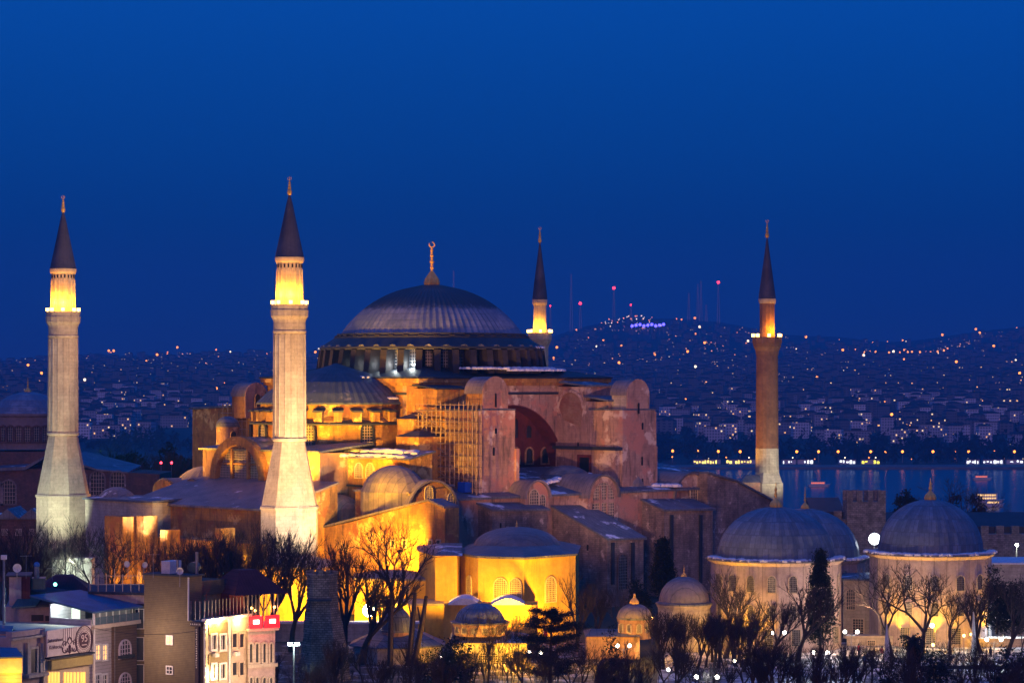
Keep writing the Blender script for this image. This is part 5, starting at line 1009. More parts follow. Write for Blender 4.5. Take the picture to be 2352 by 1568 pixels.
def txt(body, x, z, size, parent, m=INK, d=-.53, al='CENTER', rot=None, name='lettering', sx=1):
    c = bpy.data.curves.new(name, 'FONT'); c.body = body; c.size = size; c.align_x = al; c.align_y = 'CENTER'; c.extrude = .012; c.materials.append(m)
    o = bpy.data.objects.new(name, c); col.objects.link(o); o.parent = parent; o.location = (x, d, z); o.rotation_euler = (PI / 2, 0, 0); o.scale = (sx, 1, 1)
    if rot is not None: o.rotation_euler = rot
    dg = bpy.context.evaluated_depsgraph_get(); me = bpy.data.meshes.new_from_object(o.evaluated_get(dg)); r = bpy.data.objects.new(name, me); col.objects.link(r)
    r.parent = parent; r.location = o.location; r.rotation_euler = o.rotation_euler; r.scale = o.scale; bpy.data.objects.remove(o); return r
txt('Sultanahmet', XS(119), ZS(1471), .58, sg, sx=.9); txt('Köftecisi', XS(119), ZS(1487), .62, sg)
m = MB(); cx_, cz_ = XS(151.5), ZS(1483)      # the hanging-lamp emblem in dark line work
def arcl(m, cx, cz, r, a0, a1, w=.07, n=10, sx=1):
    for i in range(n):
        t0, t1 = R(a0 + (a1 - a0) * i / n), R(a0 + (a1 - a0) * (i + 1) / n); m.tube((cx + sx * r * math.cos(t0), -.53, cz + r * math.sin(t0)), (cx + sx * r * math.cos(t1), -.53, cz + r * math.sin(t1)), w, w, 4)
for sx in (-1, 1):
    arcl(m, cx_ + sx * .82, cz_ - .55, .42, 150, 370, .085, sx=sx * -1); arcl(m, cx_ + sx * .9, cz_ + .05, .28, -60, 240, .06, sx=sx); arcl(m, cx_ + sx * .45, cz_ - .55, .35, 190, 360, .06, sx=-sx)
    m.tube((cx_, -.53, cz_ + .75), (cx_ + sx * .42, -.53, cz_ + .25), .06); m.tube((cx_ + sx * .42, -.53, cz_ + .25), (cx_ + sx * .12, -.53, cz_ - .05), .06); m.tube((cx_ + sx * .42, -.53, cz_ + .25), (cx_ + sx * 1.0, -.53, cz_ - .05), .05)
    for k in (.35, .75, 1.1): m.tube((cx_ + sx * k, -.53, cz_ + 1.75), (cx_ + sx * k, -.53, cz_ + .5 - k * .3), .022)
    m.tube((cx_ + sx * .14, -.53, cz_ - .2), (cx_ + sx * .14, -.53, cz_ - 1.05), .05)
m.tube((cx_, -.53, cz_ + 1.75), (cx_, -.53, cz_ + .75), .022); m.tube((cx_, -.53, cz_ - .1), (cx_, -.53, cz_ - 1.2), .05); arcl(m, cx_, cz_ + .45, .24, 0, 180, .06); m.build('lamp_emblem', INK, sg)
m = MB(); cx_, cz_ = XS(184.5), ZS(1480)
for r, w in ((1.62, .07), (1.42, .03), (1.05, .03)): arcl(m, cx_, cz_, r, 0, 360, w, 28, sx=.93)
m.build('round_badge_rings', INK, sg); MB().ext([(cx_ + .9 * .93 * math.cos(2 * PI * i / 28), -.56, cz_ + .9 * math.sin(2 * PI * i / 28)) for i in range(28)], (0, .05, 0)).build('round_badge', INK, sg)
txt('95', cx_, cz_ + .2, 1.15, sg, m=SGN, d=-.59); MB().box(cx_ - .42, cx_ + .42, -.6, -.57, cz_ - .55, cz_ - .45).build('badge_small_line', SGN, sg)
for k in range(30):
    a = 2 * PI * k / 30; o = MB().tube((cx_ + 1.17 * .93 * math.cos(a), -.53, cz_ + 1.17 * math.sin(a)), (cx_ + 1.31 * .93 * math.cos(a), -.53, cz_ + 1.31 * math.sin(a)), .03, .03, 3) if k == 0 else o.tube((cx_ + 1.17 * .93 * math.cos(a), -.53, cz_ + 1.17 * math.sin(a)), (cx_ + 1.31 * .93 * math.cos(a), -.53, cz_ + 1.31 * math.sin(a)), .03, .03, 3)
o.build('badge_lettering_ring', INK, sg)
MB().box(a1.x(102), a1.x(204), -.9, -.05, a1.z(102, 1513), a1.z(102, 1509.5)).build('canopy', DARKL, a1.o); a1.rect(109, 204, 1516, 1537, -.6, -.1).build('fascia', mat('ochre_fascia', (.5, .4, .14), (.42, .33, .12), .4, bump=.1), a1.o)
WG = emis('restaurant_window_glow', (1, .52, .10), 1.5)
for p in (110, 117, 124, 131, 146, 153, 160, 168, 176, 184, 190): a1.rect(p, p + 3.6, 1543, 1600, -.16, -.04).build('shop_window', WG, a1.o)
MB().tube((a1.x(207), -.6, 0), (a1.x(207), -.6, a1.z(207, 1405)), .11, .11, 6).build('drainpipe', WHITE, a1.o)
for yy in (0, 1):
    for p0 in (218, 234): a1.win(p0, p0 + 9, 1482 + 68 * yy, 1514 + 68 * yy, bars=(2, 3), pane=E_WIN if yy == 0 else GLASS, bw=.09, fr=.2)
    a1.win(268, 292, 1471 + 76 * yy, 1510 + 72 * yy, arch=True, bars=(4, 4), bw=.09, fr=.15, d=-.35, fm=mat('lilac_frame', (.5, .45, .52), (.45, .4, .48), 1, bump=0))
    MB().box(a1.x(268) - .2, a1.x(292) + .3, -.9, -.36, a1.z(268, 1511 + 72 * yy), a1.z(268, 1504 + 72 * yy)).build('window_box', DARKL, a1.o)
# roof terrace, glass balustrade and blue lean-to roof
tz = zt1 + .2; tr = a1.o
m = MB(); rx0, rx1 = a1.x(206), a1.x(316); zr = a1.z(206, 1407)
m.loft([(rx0 - .3, -.8, zr), (rx1, -.8, zr), (rx1, 8.5, zr + 1.5), (rx0 - .3, 8.5, zr + 1.5)], [(rx0 - .3, -.8, zr + .2), (rx1, -.8, zr + .2), (rx1, 8.5, zr + 1.7), (rx0 - .3, 8.5, zr + 1.7)]); tf = m.build('terrace_roof', BLR, tr)
for i in range(8): x = rx0 + (rx1 - rx0 - .4) * i / 7; MB().tube((x, -.5, tz), (x, -.5, zr), .06, .06, 5).build('terrace_post', WHITE, tr)
MB().box(rx0, rx1 - .4, -.55, -.5, tz + .1, tz + 1.1).build('glass_balustrade', mat('balustrade_glass', (.12, .18, .2), (.1, .15, .17), .5, rough=.15, bump=0), tr)
MB().box(rx0 - .2, rx1 - 1, 5.5, 5.7, tz, zr + .8).build('terrace_back_wall', GRYS, tr)
for i, w in enumerate((0, 2.4, 5.0)): MB().box(rx0 + 3.5 + w, rx0 + 4.9 + w, 5.4, 5.48, tz + .3, tz + 2.1).build('terrace_window', GLASS if i else E_WINW, tr)
MB().box(rx0 - .3, rx0 - .1, -.4, 5.5, tz, tz + .9).build('side_parapet', GRYS, tr)
lamp(a1.o.matrix_basis @ Vector((rx0 + .6, 3.6, tz + 2.0)), 140, (.8, 1, .95), .3, name='terrace_light')
# upper works behind the sign: sheds, black roof, chimney block
up = Fac('rooftop_rooms', 'jumble of rooftop rooms with black and teal roofs, satellite dish and steel vent', 'house', 14, 300, 8); Z_ = up.z
MB().box(up.x(12), up.x(150), 0, 9, 0, Z_(20, 1392)).build('wall', PNKR, up.o)
MB().box(up.x(20), up.x(48), 1, 6, Z_(20, 1392), Z_(20, 1326)).build('pink_wall', PNKR, up.o); MB().box(up.x(48) + .02, up.x(68), 1, 6, Z_(20, 1392), Z_(20, 1325)).build('dark_wall', MARO, up.o); MB().box(up.x(12), up.x(70), .7, 6.3, Z_(20, 1325.5), Z_(20, 1322)).build('slab_roof', DARKL, up.o)
m = MB(); m.loft([(up.x(28), -1.5, Z_(28, 1394)), (up.x(84), -1.5, Z_(84, 1390)), (up.x(104), 3, Z_(104, 1366)), (up.x(48), 3, Z_(48, 1366))], [(up.x(28), -1.5, Z_(28, 1391)), (up.x(84), -1.5, Z_(84, 1387)), (up.x(104), 3, Z_(104, 1364)), (up.x(48), 3, Z_(48, 1364))]); m.build('shed_roof', TEAL, up.o)
m = MB(); m.loft([(up.x(60), -1, Z_(60, 1390)), (up.x(168), -1, Z_(168, 1392)), (up.x(238), 7, Z_(238, 1376)), (up.x(60), 7, Z_(60, 1358))], [(up.x(60), -1, Z_(60, 1387)), (up.x(168), -1, Z_(168, 1389)), (up.x(238), 7, Z_(238, 1374)), (up.x(60), 7, Z_(60, 1354))]); m.build('black_roof', DRF, up.o)
MB().box(up.x(70), up.x(102), 2, 5, Z_(70, 1356), Z_(70, 1331)).build('water_box', TEAL, up.o)
m = MB(); m.tube((up.x(82), 3, Z_(82, 1331)), (up.x(82), 3, Z_(82, 1305)), .3, .3, 8, True); v_ = m.build('vent_pipe', METAL, up.o); MB().ball((up.x(82), 3, Z_(82, 1301)), .36, 12, 8).build('vent_cowl', mat('blue_cowl', (.05, .18, .45), (.04, .14, .35), 1, rough=.4, bump=0), v_)
MB().box(up.x(72), up.x(100), -.15, -.02, Z_(72, 1425), Z_(72, 1411)).build('window', DARK, up.o); MB().box(up.x(104), up.x(118), -.15, -.02, Z_(104, 1425), Z_(104, 1413)).build('window', DARK, up.o)
MB().ball((up.x(84), -.6, Z_(84, 1435)), .19, 8, 6).build('red_light', E_RED, up.o); MB().ball((up.x(127), -.2, Z_(127, 1341)), .2, 8, 6).build('green_light', emis('green_lamp', (.2, 1, .7), 9), up.o)
def dish(px, py, Y, r, yaw, label):
    o = empty('satellite_dish', (xw(px, Y), Y, zw(py, Y) - 1.3), label=label, cat='satellite dish'); o.rotation_euler = (0, 0, R(yaw)); m = MB()
    pr = [(.001, 0), (r * .5, .04), (r, .16)]; n = 18
    rows = [[Vector((a * math.cos(2 * PI * i / n), -b - .1, 1.3 + a * math.sin(2 * PI * i / n) + b * .5)) for i in range(n)] for a, b in pr]
    for A, B in zip(rows[:-1], rows[1:]): m.loft(A, B, False)
    m.build('reflector', WHITE, o); MB().tube((0, 0, -.4), (0, 0, 1.3), .05, .05, 6).build('mast', METAL, o); MB().tube((0, -.1, 1.05), (0, -.75, 1.25), .03, .03, 4).build('feed_arm', METAL, o)
dish(39, 1305, 299, .5, 15, 'large white satellite dish on the rooftop room at the far left'); dish(294, 1296, 305, .38, -20, 'white satellite dish on a thin mast left of the siding tower'); dish(330, 1298, 305, .36, 40, 'tilted satellite dish, second on a thin mast beside the siding tower'); dish(413, 1312, 291, .4, 5, 'white satellite dish on top of the tan siding tower')
mr_ = simple_block('maroon_roofed_house', 'low house with a broad maroon roof behind the black rooftop', 'house', [(85, 320), (212, 316), (212, 326), (85, 326)], zw(1360, 320), PNKR, MARO, 2.0)
simple_block('flat_roofed_house', 'grey flat-roofed terrace house between maroon roof and tan siding tower', 'house', [(205, 305), (338, 303), (338, 316), (205, 316)], zw(1363, 305), PNKR, DRF, 0, wins_=())
rl = empty('roof_railing', (xw(270, 304), 304, zw(1363, 304)), label='thin dark railing with posts along the grey flat roof', cat='railing')
for i in range(8): MB().tube((-3.2 + i * .95, 0, .3), (-3.2 + i * .95, 0, 2.3 if i % 3 else 2.9), .05, .05, 4).build('post', METAL, rl)
for z in (1.1, 2.1): MB().tube((-3.3, 0, z), (3.5, 0, z), .04, .04, 4).build('rail', METAL, rl)
# --- classical house and yellow-lit corner at the extreme left ---
cl = Fac('classical_house', 'narrow pale classical house with tall dark window, left of the sign', 'house', 26, 284, 60)
MB().box(0, cl.x(99), 0, 9, 0, cl.z(27, 1463)).build('wall', PNKR, cl.o); MB().box(-.2, cl.x(99.5), -.25, .6, cl.z(27, 1463) + .01, cl.z(27, 1450)).build('parapet', PNKR, cl.o); MB().box(-.4, cl.x(99.5), -.5, -.02, cl.z(27, 1470), cl.z(27, 1464)).build('cornice', STN2, cl.o)
cl.win(68, 82, 1490, 1545, bars=(1, 1), fm=STN2, fr=.25, grid=False); cl.win(33, 46, 1497, 1509, bars=(1, 1), fm=STN2, fr=.2, grid=False)
for p in (58, 88): cl.rect(p, p + 5, 1476, 1547, -.35, -.02).build('pilaster', STN2, cl.o)
cl.rect(52, 99, 1549, 1556, -.9, -.02).build('balcony_slab', STN2, cl.o)
yl = Fac('corner_shop', 'low yellow-lit corner shop wall with blue roof at the bottom left edge', 'shop', -50, 276, 12)
MB().box(0, yl.x(50), 0, 5, 0, yl.z(0, 1545)).build('lower_wall', GRYS, yl.o); MB().box(-.2, yl.x(51), -.3, 5, yl.z(0, 1544.5), yl.z(0, 1511)).build('fascia', CRM, yl.o)
m = MB(); m.loft([(-.4, -.6, yl.z(0, 1510.5)), (yl.x(53), -.6, yl.z(0, 1510.5)), (yl.x(40), 4, yl.z(0, 1499)), (-.4, 4, yl.z(0, 1494))], [(-.4, -.6, yl.z(0, 1507)), (yl.x(53), -.6, yl.z(0, 1507)), (yl.x(40), 4, yl.z(0, 1496)), (-.4, 4, yl.z(0, 1491))]); m.build('roof', BLR, yl.o)
lamp(Vector((xw(20, 274), 272.5, zw(1560, 274))), 300, OR, .3, name='shop_light')
simple_block('blue_roofed_shed', 'small shed with snow-streaked blue roof above the yellow-lit corner shop', 'shed', [(-60, 286), (24, 286), (30, 292), (-60, 292)], zw(1455, 286), PNKR, BLR, .6)
# --- tan siding hotel ---
ht = Fac('siding_hotel', 'tall hotel with blank tan siding wall and brightly lit cream front with paired windows', 'hotel', 470, 290, 58); HL = ht.x(571); D = ht.y(331); zc = ht.z(470, 1427)
Zl = lambda p: ht.zl(440, p); 
sw = MB().box(0, .25, 0, D, 0, zc - .01).build('siding_wall', SIDE, ht.o); MB().box(.26, HL, .02, D, 0, zc - .02).build('body', CRM, ht.o)
MB().box(0, ht.x(500), ht.y(434), D, zc, Zl(1325)).build('siding_tower', SIDE, ht.o); MB().box(-.2, ht.x(500) + .2, ht.y(434) - .2, D + .2, Zl(1325) + .01, Zl(1321)).build('tower_roof', DRF, ht.o)
MB().box(ht.x(478), ht.x(560), ht.y(425), D, zc + 2.6, zc + 4.2).build('overhang_box', SIDE, ht.o); MB().box(ht.x(500) + .3, ht.x(560), ht.y(425) + .3, D, zc, zc + 2.6).build('penthouse_wall', OLV, ht.o)
MB().tube((-.08, ht.y(434), zc), (-.08, ht.y(434), Zl(1325)), .1, .1, 5).build('corner_trim', WHITE, ht.o); MB().tube((-.05, -.05, 0), (-.05, -.05, zc), .1, .1, 5).build('corner_trim', WHITE, ht.o)
MB().box(-.1, HL + .2, -.35, .3, zc, zc + .3).build('cornice', WHITE, ht.o)
ng = 13
for i in range(ng): x = .2 + (HL - .3) * i / (ng - 1); MB().tube((x, .1, zc + .3), (x, .1, zc + 2.3), .045, .045, 4).build('glass_screen_post', METAL, ht.o)
for i in range(4): y = .1 + (ht.y(434) - .3) * i / 3; MB().tube((.1, y, zc), (.1, y, zc + 2.2), .045, .045, 4).build('glass_screen_post', METAL, ht.o)
def swin(p0, p1, t, b, lit):
    y0, y1 = ht.y(p1), ht.y(p0); z0, z1 = ht.zl(p0, b), ht.zl(p0, t); w = window(ht.o, (0, (y0 + y1) / 2, z0), (0, -1, 0), y1 - y0, z1 - z0, N=(-1, 0, 0), fr=.13, proud=.1, bars=(2, 2), bw=.08, arch=False, pane=E_WIN if lit else GLASS, fm=WHITE, lm=WHITE)
swin(384, 396, 1460, 1477, 1); swin(384, 396, 1530, 1545, 0)
MB().box(-.35, -.02, ht.y(460), ht.y(452), 0, ht.zl(456, 1438)).build('hanging_sign', mat('dark_sign', (.06, .04, .05), (.05, .035, .04), 1, bump=0), ht.o)
hb = MB().box(-.45, -.02, ht.y(466), ht.y(443), ht.zl(456, 1437), ht.zl(456, 1427)).build('sign_head', mat('dark_sign_head', (.05, .035, .045), (.05, .035, .04), 1, bump=0), ht.o)
rs_ = random.Random(8)
def strokes(par, yc, zc_, n, vertical, x, h_=.2):     # unreadably small white lettering: short uneven strokes
    m = MB(); st = .26
    for k in range(n):
        o_ = (k - (n - 1) / 2) * st; y_, z_ = (yc, zc_ - o_) if vertical else (yc - o_, zc_)
        for q in range(2): a = rs_.uniform(-.07, .07); m.box(x, x + .02, y_ + a - .02, y_ + a + .02, z_ - h_ * rs_.uniform(.25, .5), z_ + h_ * rs_.uniform(.25, .5))
        if rs_.random() < .6: zz_ = z_ + rs_.uniform(-.07, .07); m.box(x, x + .02, y_ - .08, y_ + .08, zz_ - .02, zz_ + .02)
    m.build('lettering', WHITE, par)
strokes(hb, (ht.y(466) + ht.y(443)) / 2, ht.zl(456, 1432), 6, False, -.475); strokes(bpy.data.objects['hanging_sign'], (ht.y(460) + ht.y(452)) / 2, ht.zl(456, 1488), 17, True, -.375)
MB().box(ht.x(478), ht.x(521), -.12, 0, ht.z(478, 1458), ht.z(478, 1433)).build('olive_panel', OLV, ht.o); MB().box(ht.x(478), ht.x(521), -.12, 0, ht.z(478, 1526), ht.z(478, 1502)).build('olive_panel', OLV, ht.o)
MB().box(ht.x(523), ht.x(527), -.2, 0, 0, zc).build('front_pilaster', WHITE, ht.o)
for yy in (0, 1):
    for p0, p1 in ((483, 493), (503, 514)): ht.win(p0, p1, 1458 + 67 * yy, 1491 + 66 * yy, bars=(2, 1), fr=.2, proud=.3)
    for p0, p1 in ((531, 542), (548, 558)): ht.win(p0, p1, 1455 + 66 * yy, 1486 + 64 * yy, bars=(1, 1), grid=False, fm=CRM, fr=.12)
M_ = ht.o.matrix_basis = Matrix.Translation(ht.o.location) @ Matrix.Rotation(ht.a, 4, 'Z')
for px in (478, 500, 545): lamp(M_ @ Vector((ht.x(px), -.55, zc - .15)), 60, (1, .62, .2), .1, name='front_light')
lamp(M_ @ Vector((ht.x(480), -.6, ht.z(480, 1550))), 60, (1, .62, .2), .1, name='front_light'); lamp(M_ @ Vector((3, -5, zc - 5)), 260, (1, .62, .35), .5, name='street_fill')
MB().tube((ht.x(500), ht.y(425) + .2, zc), (ht.x(500), ht.y(425) + .2, zc + 7.5), .17, .17, 8, True).build('steel_flue', METAL, ht.o)
MB().tube((ht.x(478), ht.y(400), Zl(1321)), (ht.x(478), ht.y(400), Zl(1321) + 1.6), .14, .14, 8, True).build('roof_vent', METAL, ht.o); MB().box(.8, 2.8, ht.y(380), ht.y(360), Zl(1321), Zl(1321) + 1.4).build('air_unit', WHITE, ht.o); MB().tube((3.2, ht.y(400), Zl(1321) + .6), (4.6, ht.y(390), Zl(1321) + .6), .6, .6, 14, True).build('roof_tank', TEAL, ht.o)
# dark neighbour strip left of the siding wall
nbk = simple_block('narrow_dark_house', 'narrow dark house with pale window outlines, squeezed between brown corner and siding wall', 'house', [(300, 303), (332, 303), (332, 312), (300, 312)], zw(1392, 303), SIDE, DRF, 0)
for t, b in ((1398, 1442), (1463, 1515), (1525, 1568)): window(nbk, (xw(321, 303) - nbk.location.x, -4.6, zw(b, 303) - 40), (1, 0, 0), .95, (b - t) * .0505, N=(0, -1, 0), arch=False, fr=.06, grid=False, pane=DARKL, fm=WHITE)
# --- ornate corner house with the red-lit terrace ---
rd = Fac('red_terrace_house', 'ornate pale house with arched windows and a red-glowing roof terrace under a dark red roof', 'house', 570, 296, 30); RL = rd.x(632); zt_ = rd.z(570, 1449)
MB().box(0, RL, 0, 8, 0, zt_).build('wall', PNKR, rd.o); MB().box(-.2, RL + .3, -.45, .3, zt_ + .01, zt_ + .3).build('cornice', STN2, rd.o); MB().box(-.1, RL + .2, -.3, 0, rd.z(570, 1533), rd.z(570, 1525)).build('string_course', STN2, rd.o)
for p0, p1 in ((572, 578), (586, 592), (603, 609), (619, 624)): rd.win(p0, p1, 1477, 1520, arch=True, grid=False, fm=STN2, fr=.22, proud=.25)
for p0, p1 in ((573, 578), (587, 592), (603, 609), (619, 624)): rd.win(p0, p1, 1555, 1590, arch=True, grid=False, fm=STN2, fr=.18)
RP = emis('red_glow_panel', (1, .012, .02), 1.6)
for p0, p1 in ((570, 598), (605, 638)): pa = MB().box(rd.x(p0), rd.x(p1), -.5, -.4, zt_ + .32, zt_ + 1.75).build('red_panel', RP, rd.o); xc = (rd.x(p0) + rd.x(p1)) / 2; MB().box(xc - .34, xc + .34, -.62, -.52, zt_ + .85, zt_ + 1.3).build('panel_lamp', emis('panel_lamp_glow', (1, .75, .5), 8), pa)
for i in range(9): x = -.1 + (RL + .3) * i / 8; MB().tube((x, -.3, zt_ + .3), (x, -.3, zt_ + 4.2), .05, .05, 4).build('terrace_post', METAL, rd.o)
for px, dz in ((580, 2.6), (588, 2.3), (632, 2.6)): MB().ball((rd.x(px), .2, zt_ + dz), .16, 8, 6).build('terrace_lamp', E_OR, rd.o)
lamp(rd.o.matrix_basis @ Vector((2.2, 1.2, zt_ + 2.4)), 90, (1, .35, .2), .2, name='terrace_light'); lamp(rd.o.matrix_basis @ Vector((1.5, -1.5, zt_ + 1)), 60, (1, .05, .05), .2, name='red_light')
zr = zt_ + 4.2; x0, x1 = rd.x(530), RL + 1.2
m = MB(); m.loft([(x0, -1.1, zr), (x1, -1.1, zr), (x1, 7.5, zr), (x0, 7.5, zr)], [(x0 + 2, 2, zr + 2.6), (x1 - 2.6, 2, zr + 2.6), (x1 - 2.6, 4, zr + 2.6), (x0 + 2, 4, zr + 2.6)]); m.build('red_roof', MARO, rd.o)
MB().box(x0, rd.x(565), .5, 7, zt_ + .2, zr - .01).build('terrace_room', MARO, rd.o)

lamp(a1.o.matrix_basis @ Vector((5, -7, a1.z(100, 1500))) if False else (Matrix.Translation(a1.o.location) @ Matrix.Rotation(a1.a, 4, 'Z')) @ Vector((6, -8, 13)), 240, (1, .66, .5), .6, name='street_fill')  # unseen fill lamp added in front of the sign to brighten it
lamp((Matrix.Translation(yl.o.location) @ Matrix.Rotation(yl.a, 4, 'Z')) @ Vector((3.5, -1.2, yl.z(0, 1560))), 60, OR, .3, name='shop_light')
lamp((Matrix.Translation(rd.o.location) @ Matrix.Rotation(rd.a, 4, 'Z')) @ Vector((2, -5, rd.z(570, 1560))), 120, (1, .6, .35), .5, name='street_fill')

def aerial(px, py, Y, label):
    o = empty('tv_aerial', (xw(px, Y), Y, zw(py, Y)), .4, label=label, cat='aerial'); MB().tube((0, 0, -.3), (0, 0, 2.4), .03, .03, 5).build('mast', METAL, o); m = MB(); m.tube((-.7, 0, 2.3), (.7, 0, 2.3), .02, .02, 4)
    for i in range(7): m.tube((-.6 + .2 * i, -.35 + .03 * i, 2.3), (-.6 + .2 * i, .35 - .03 * i, 2.3), .014, .014, 3)
    m.build('elements', METAL, o)
aerial(352, 1320, 292, 'thin television aerial on the left end of the siding tower roof'); aerial(120, 1348, 318, 'television aerial above the maroon roof'); aerial(60, 1322, 301, 'television aerial beside the large white dish')
for x_ in (ht.x(527) , HL - .1): MB().tube((x_, -.32, 0), (x_, -.32, zc - .1), .05, .05, 6).build('downpipe', METAL, ht.o)
MB().tube((a1.x(257), -.42, 0), (a1.x(257), -.42, zt1 - .1), .05, .05, 6).build('downpipe', METAL, a1.o)
for i, (px, z0) in enumerate(((486, 1500), (534, 1497))): MB().box(ht.x(px), ht.x(px + 9), -.55, -.02, ht.z(px, z0 + 8), ht.z(px, z0)).build('air_unit', WHITE, ht.o)
cb = empty('overhead_cable', (xw(210, 284), 284, zw(1440, 284)), label='thin black cable sagging across the street between restaurant and hotel', cat='cable'); m = MB(); P0 = Vector((0, 0, 0)); P1 = Vector((13.0, 5, -.4))
for i in range(14):
    a, b = i / 14, (i + 1) / 14; f = lambda t: P0.lerp(P1, t) + Vector((0, 0, -3.2 * t * (1 - t))); m.tube(f(a), f(b), .03, .03, 4)
m.build('cable', DARKL, cb); bpy.data.objects.remove([o for o in bpy.data.objects if o.parent == cb][0]); tagm = m.build('overhead_cable_line', DARKL); tagm.location = cb.location; tag(tagm, 'thin black cable sagging across the street between restaurant and hotel', 'cable'); bpy.data.objects.remove(cb); tagm.name = 'overhead_cable'
# ================= trees =================
def bare_tree(seed, H, kind):
    rnd = random.Random(seed); A = MB(); B = MB()
    def grow(p, d, L, r, dep):
        n = 3 if dep < 3 else 2; q = p
        for i in range(n):
            d = (d + Vector((rnd.gauss(0, .12), rnd.gauss(0, .12), rnd.gauss(.05, .06)))).normalized(); e = q + d * L / n; ra = r * (1 - .3 * i / n); rb = r * (1 - .3 * (i + 1) / n)
            (A if r > .05 else B).tube(q, e, ra, rb, 6 if r > .12 else (4 if r > .05 else 3)); q = e
            if dep >= 2 and dep < 6 and rnd.random() < .8:
                sd = (d + Vector((rnd.gauss(0, .55), rnd.gauss(0, .55), rnd.uniform(0, .5)))).normalized(); grow(q, sd, L * rnd.uniform(.4, .6), max(.02, r * .42), dep + 2)
        if dep >= 6 or r < .018: return
        k = rnd.choice((2, 3)) if dep else (4 if kind == 'vase' else 3); a0 = rnd.uniform(0, 6.28)
        for i in range(k):
            sp = {'vase': .34, 'spread': .62, 'thin': .3}[kind] * (1.15 if dep == 0 else 1); a = a0 + 6.28 * i / k + rnd.uniform(-.4, .4)
            t = d.orthogonal().normalized(); t = Matrix.Rotation(a, 3, d) @ t; nd = (d + t * math.tan(sp * rnd.uniform(.6, 1.3))).normalized(); nd = (nd + Vector((0, 0, .18 if kind != 'spread' else .06))).normalized()
            grow(q, nd, L * rnd.uniform(.62, .9), r * (.66 if k == 2 else .58), dep + 1)
    grow(Vector((0, 0, 0)), Vector((rnd.gauss(0, .05), rnd.gauss(0, .05), 1)).normalized(), H * {'vase': .2, 'spread': .26, 'thin': .34}[kind], H * {'vase': .025, 'spread': .024, 'thin': .014}[kind], 0)
    mx = max(v[2] for v in A.v + B.v); f_ = H / mx; A.v = [(x * f_, y * f_, z * f_) for x, y, z in A.v]; B.v = [(x * f_, y * f_, z * f_) for x, y, z in B.v]
    o = empty('bare_tree', (0, 0, -500)); A.build('trunk_and_limbs', BARK, o, recalc=False); B.build('twigs', TWIG, o, recalc=False); return o
PROT = {'vase': [bare_tree(s, 14, 'vase') for s in (3, 8, 12, 21, 33)], 'spread': [bare_tree(s, 14, 'spread') for s in (5, 9, 14, 27)], 'thin': [bare_tree(s, 14, 'thin') for s in (6, 17, 29)]}
allp = [o for l in PROT.values() for o in l]; PTR = {o.name: [c for c in bpy.data.objects if c.parent == o] for o in allp}; used_p = set(); rt = random.Random(77)
def put_tree(kind, px, ytop, Y, label, group=None, zb=None, k=None):
    p = PROT[kind][k if k is not None else rt.randrange(len(PROT[kind]))]; zb = 40 if zb is None else zb; H = zw(ytop, Y) - zb; s = H / 14
    o = p if p.name not in used_p else copy_tree(p, tree=PTR[p.name]); used_p.add(p.name); w = rt.uniform(.85, 1.1)
    o.location = (xw(px, Y), Y, zb - .1); o.scale = (s * w, s * w, s); o.rotation_euler = (0, 0, rt.uniform(0, 6.28)); tag(o, label, 'tree', group); return o
single = [('spread', 232, 1188, 392, 'crooked bare tree in front of the orange-lit pier at the left'), ('thin', 262, 1200, 388, 'leaning bare tree just right of the crooked one, before the lit pier'), ('vase', 618, 1205, 395, 'dark many-stemmed bare tree right behind the red terrace'), ('vase', 668, 1240, 385, 'bare tree with black limbs against the orange annex, left of the ruined tower'),
          ('vase', 792, 1225, 375, 'upright dark bare tree immediately right of the ruined tower'), ('vase', 832, 1285, 368, 'bare tree with thick parallel stems, second right of the ruined tower'), ('spread', 905, 1165, 384, 'tall pale-trunked bare tree spreading before the gabled yellow vestibule'),
          ('vase', 1325, 1310, 385, 'bare tree with upright limbs at the right corner of the yellow baptistery'), ('vase', 1362, 1325, 390, 'bare tree before the rubble buttress, second right of the baptistery'), ('thin', 1422, 1330, 388, 'slender bare tree left of the little kiosk dome'), ('thin', 1275, 1400, 365, 'thin bare tree against the baptistery foot'),
          ('vase', 1666, 1300, 376, 'bare tree covering the left edge of the large round tomb'), ('vase', 1716, 1378, 372, 'bare tree with orange light behind it, before the round tomb'), ('vase', 1775, 1365, 371, 'egg-shaped bare tree left of the pollarded one before the tomb'), ('vase', 1832, 1330, 372, 'pollarded bare tree immediately left of the tall cypress'),
          ('spread', 2052, 1290, 376, 'big forked bare tree between the stone hall and the right-hand tomb'), ('spread', 2118, 1275, 372, 'big spreading bare tree before the middle of the right-hand tomb'), ('spread', 2185, 1330, 370, 'bare tree with arching boughs, right of the big spreading one'), ('vase', 2255, 1310, 378, 'ivy-dark bare tree by the right edge of the blue-grey tomb'), ('vase', 2310, 1300, 372, 'bare tree lit from below at the far right'), ('thin', 2345, 1340, 366, 'thin bare tree at the right picture edge'),
          ('spread', 2215, 1090, 520, 'hazy bare tree rising against the water behind the right-hand dome'), ('vase', 1262, 1500, 342, 'small bare tree beneath the layered cedar'), ('vase', 870, 1330, 380, 'bare tree beside the dazzling yard floodlight'), ('spread', 160, 1215, 398, 'bare tree before the greenish-lit minaret foot')]
for k_, px, yt, Y, lb in single: put_tree(k_, px, yt, Y, lb)
for i in range(34): put_tree(rt.choice(['vase', 'thin', 'thin']), rt.uniform(-10, 200) if i % 3 == 0 else rt.uniform(300, 600), rt.uniform(1175, 1235), rt.uniform(384, 408), 'bare winter tree in the dim grove behind the street houses', 'bare trees of the grove behind the street houses')
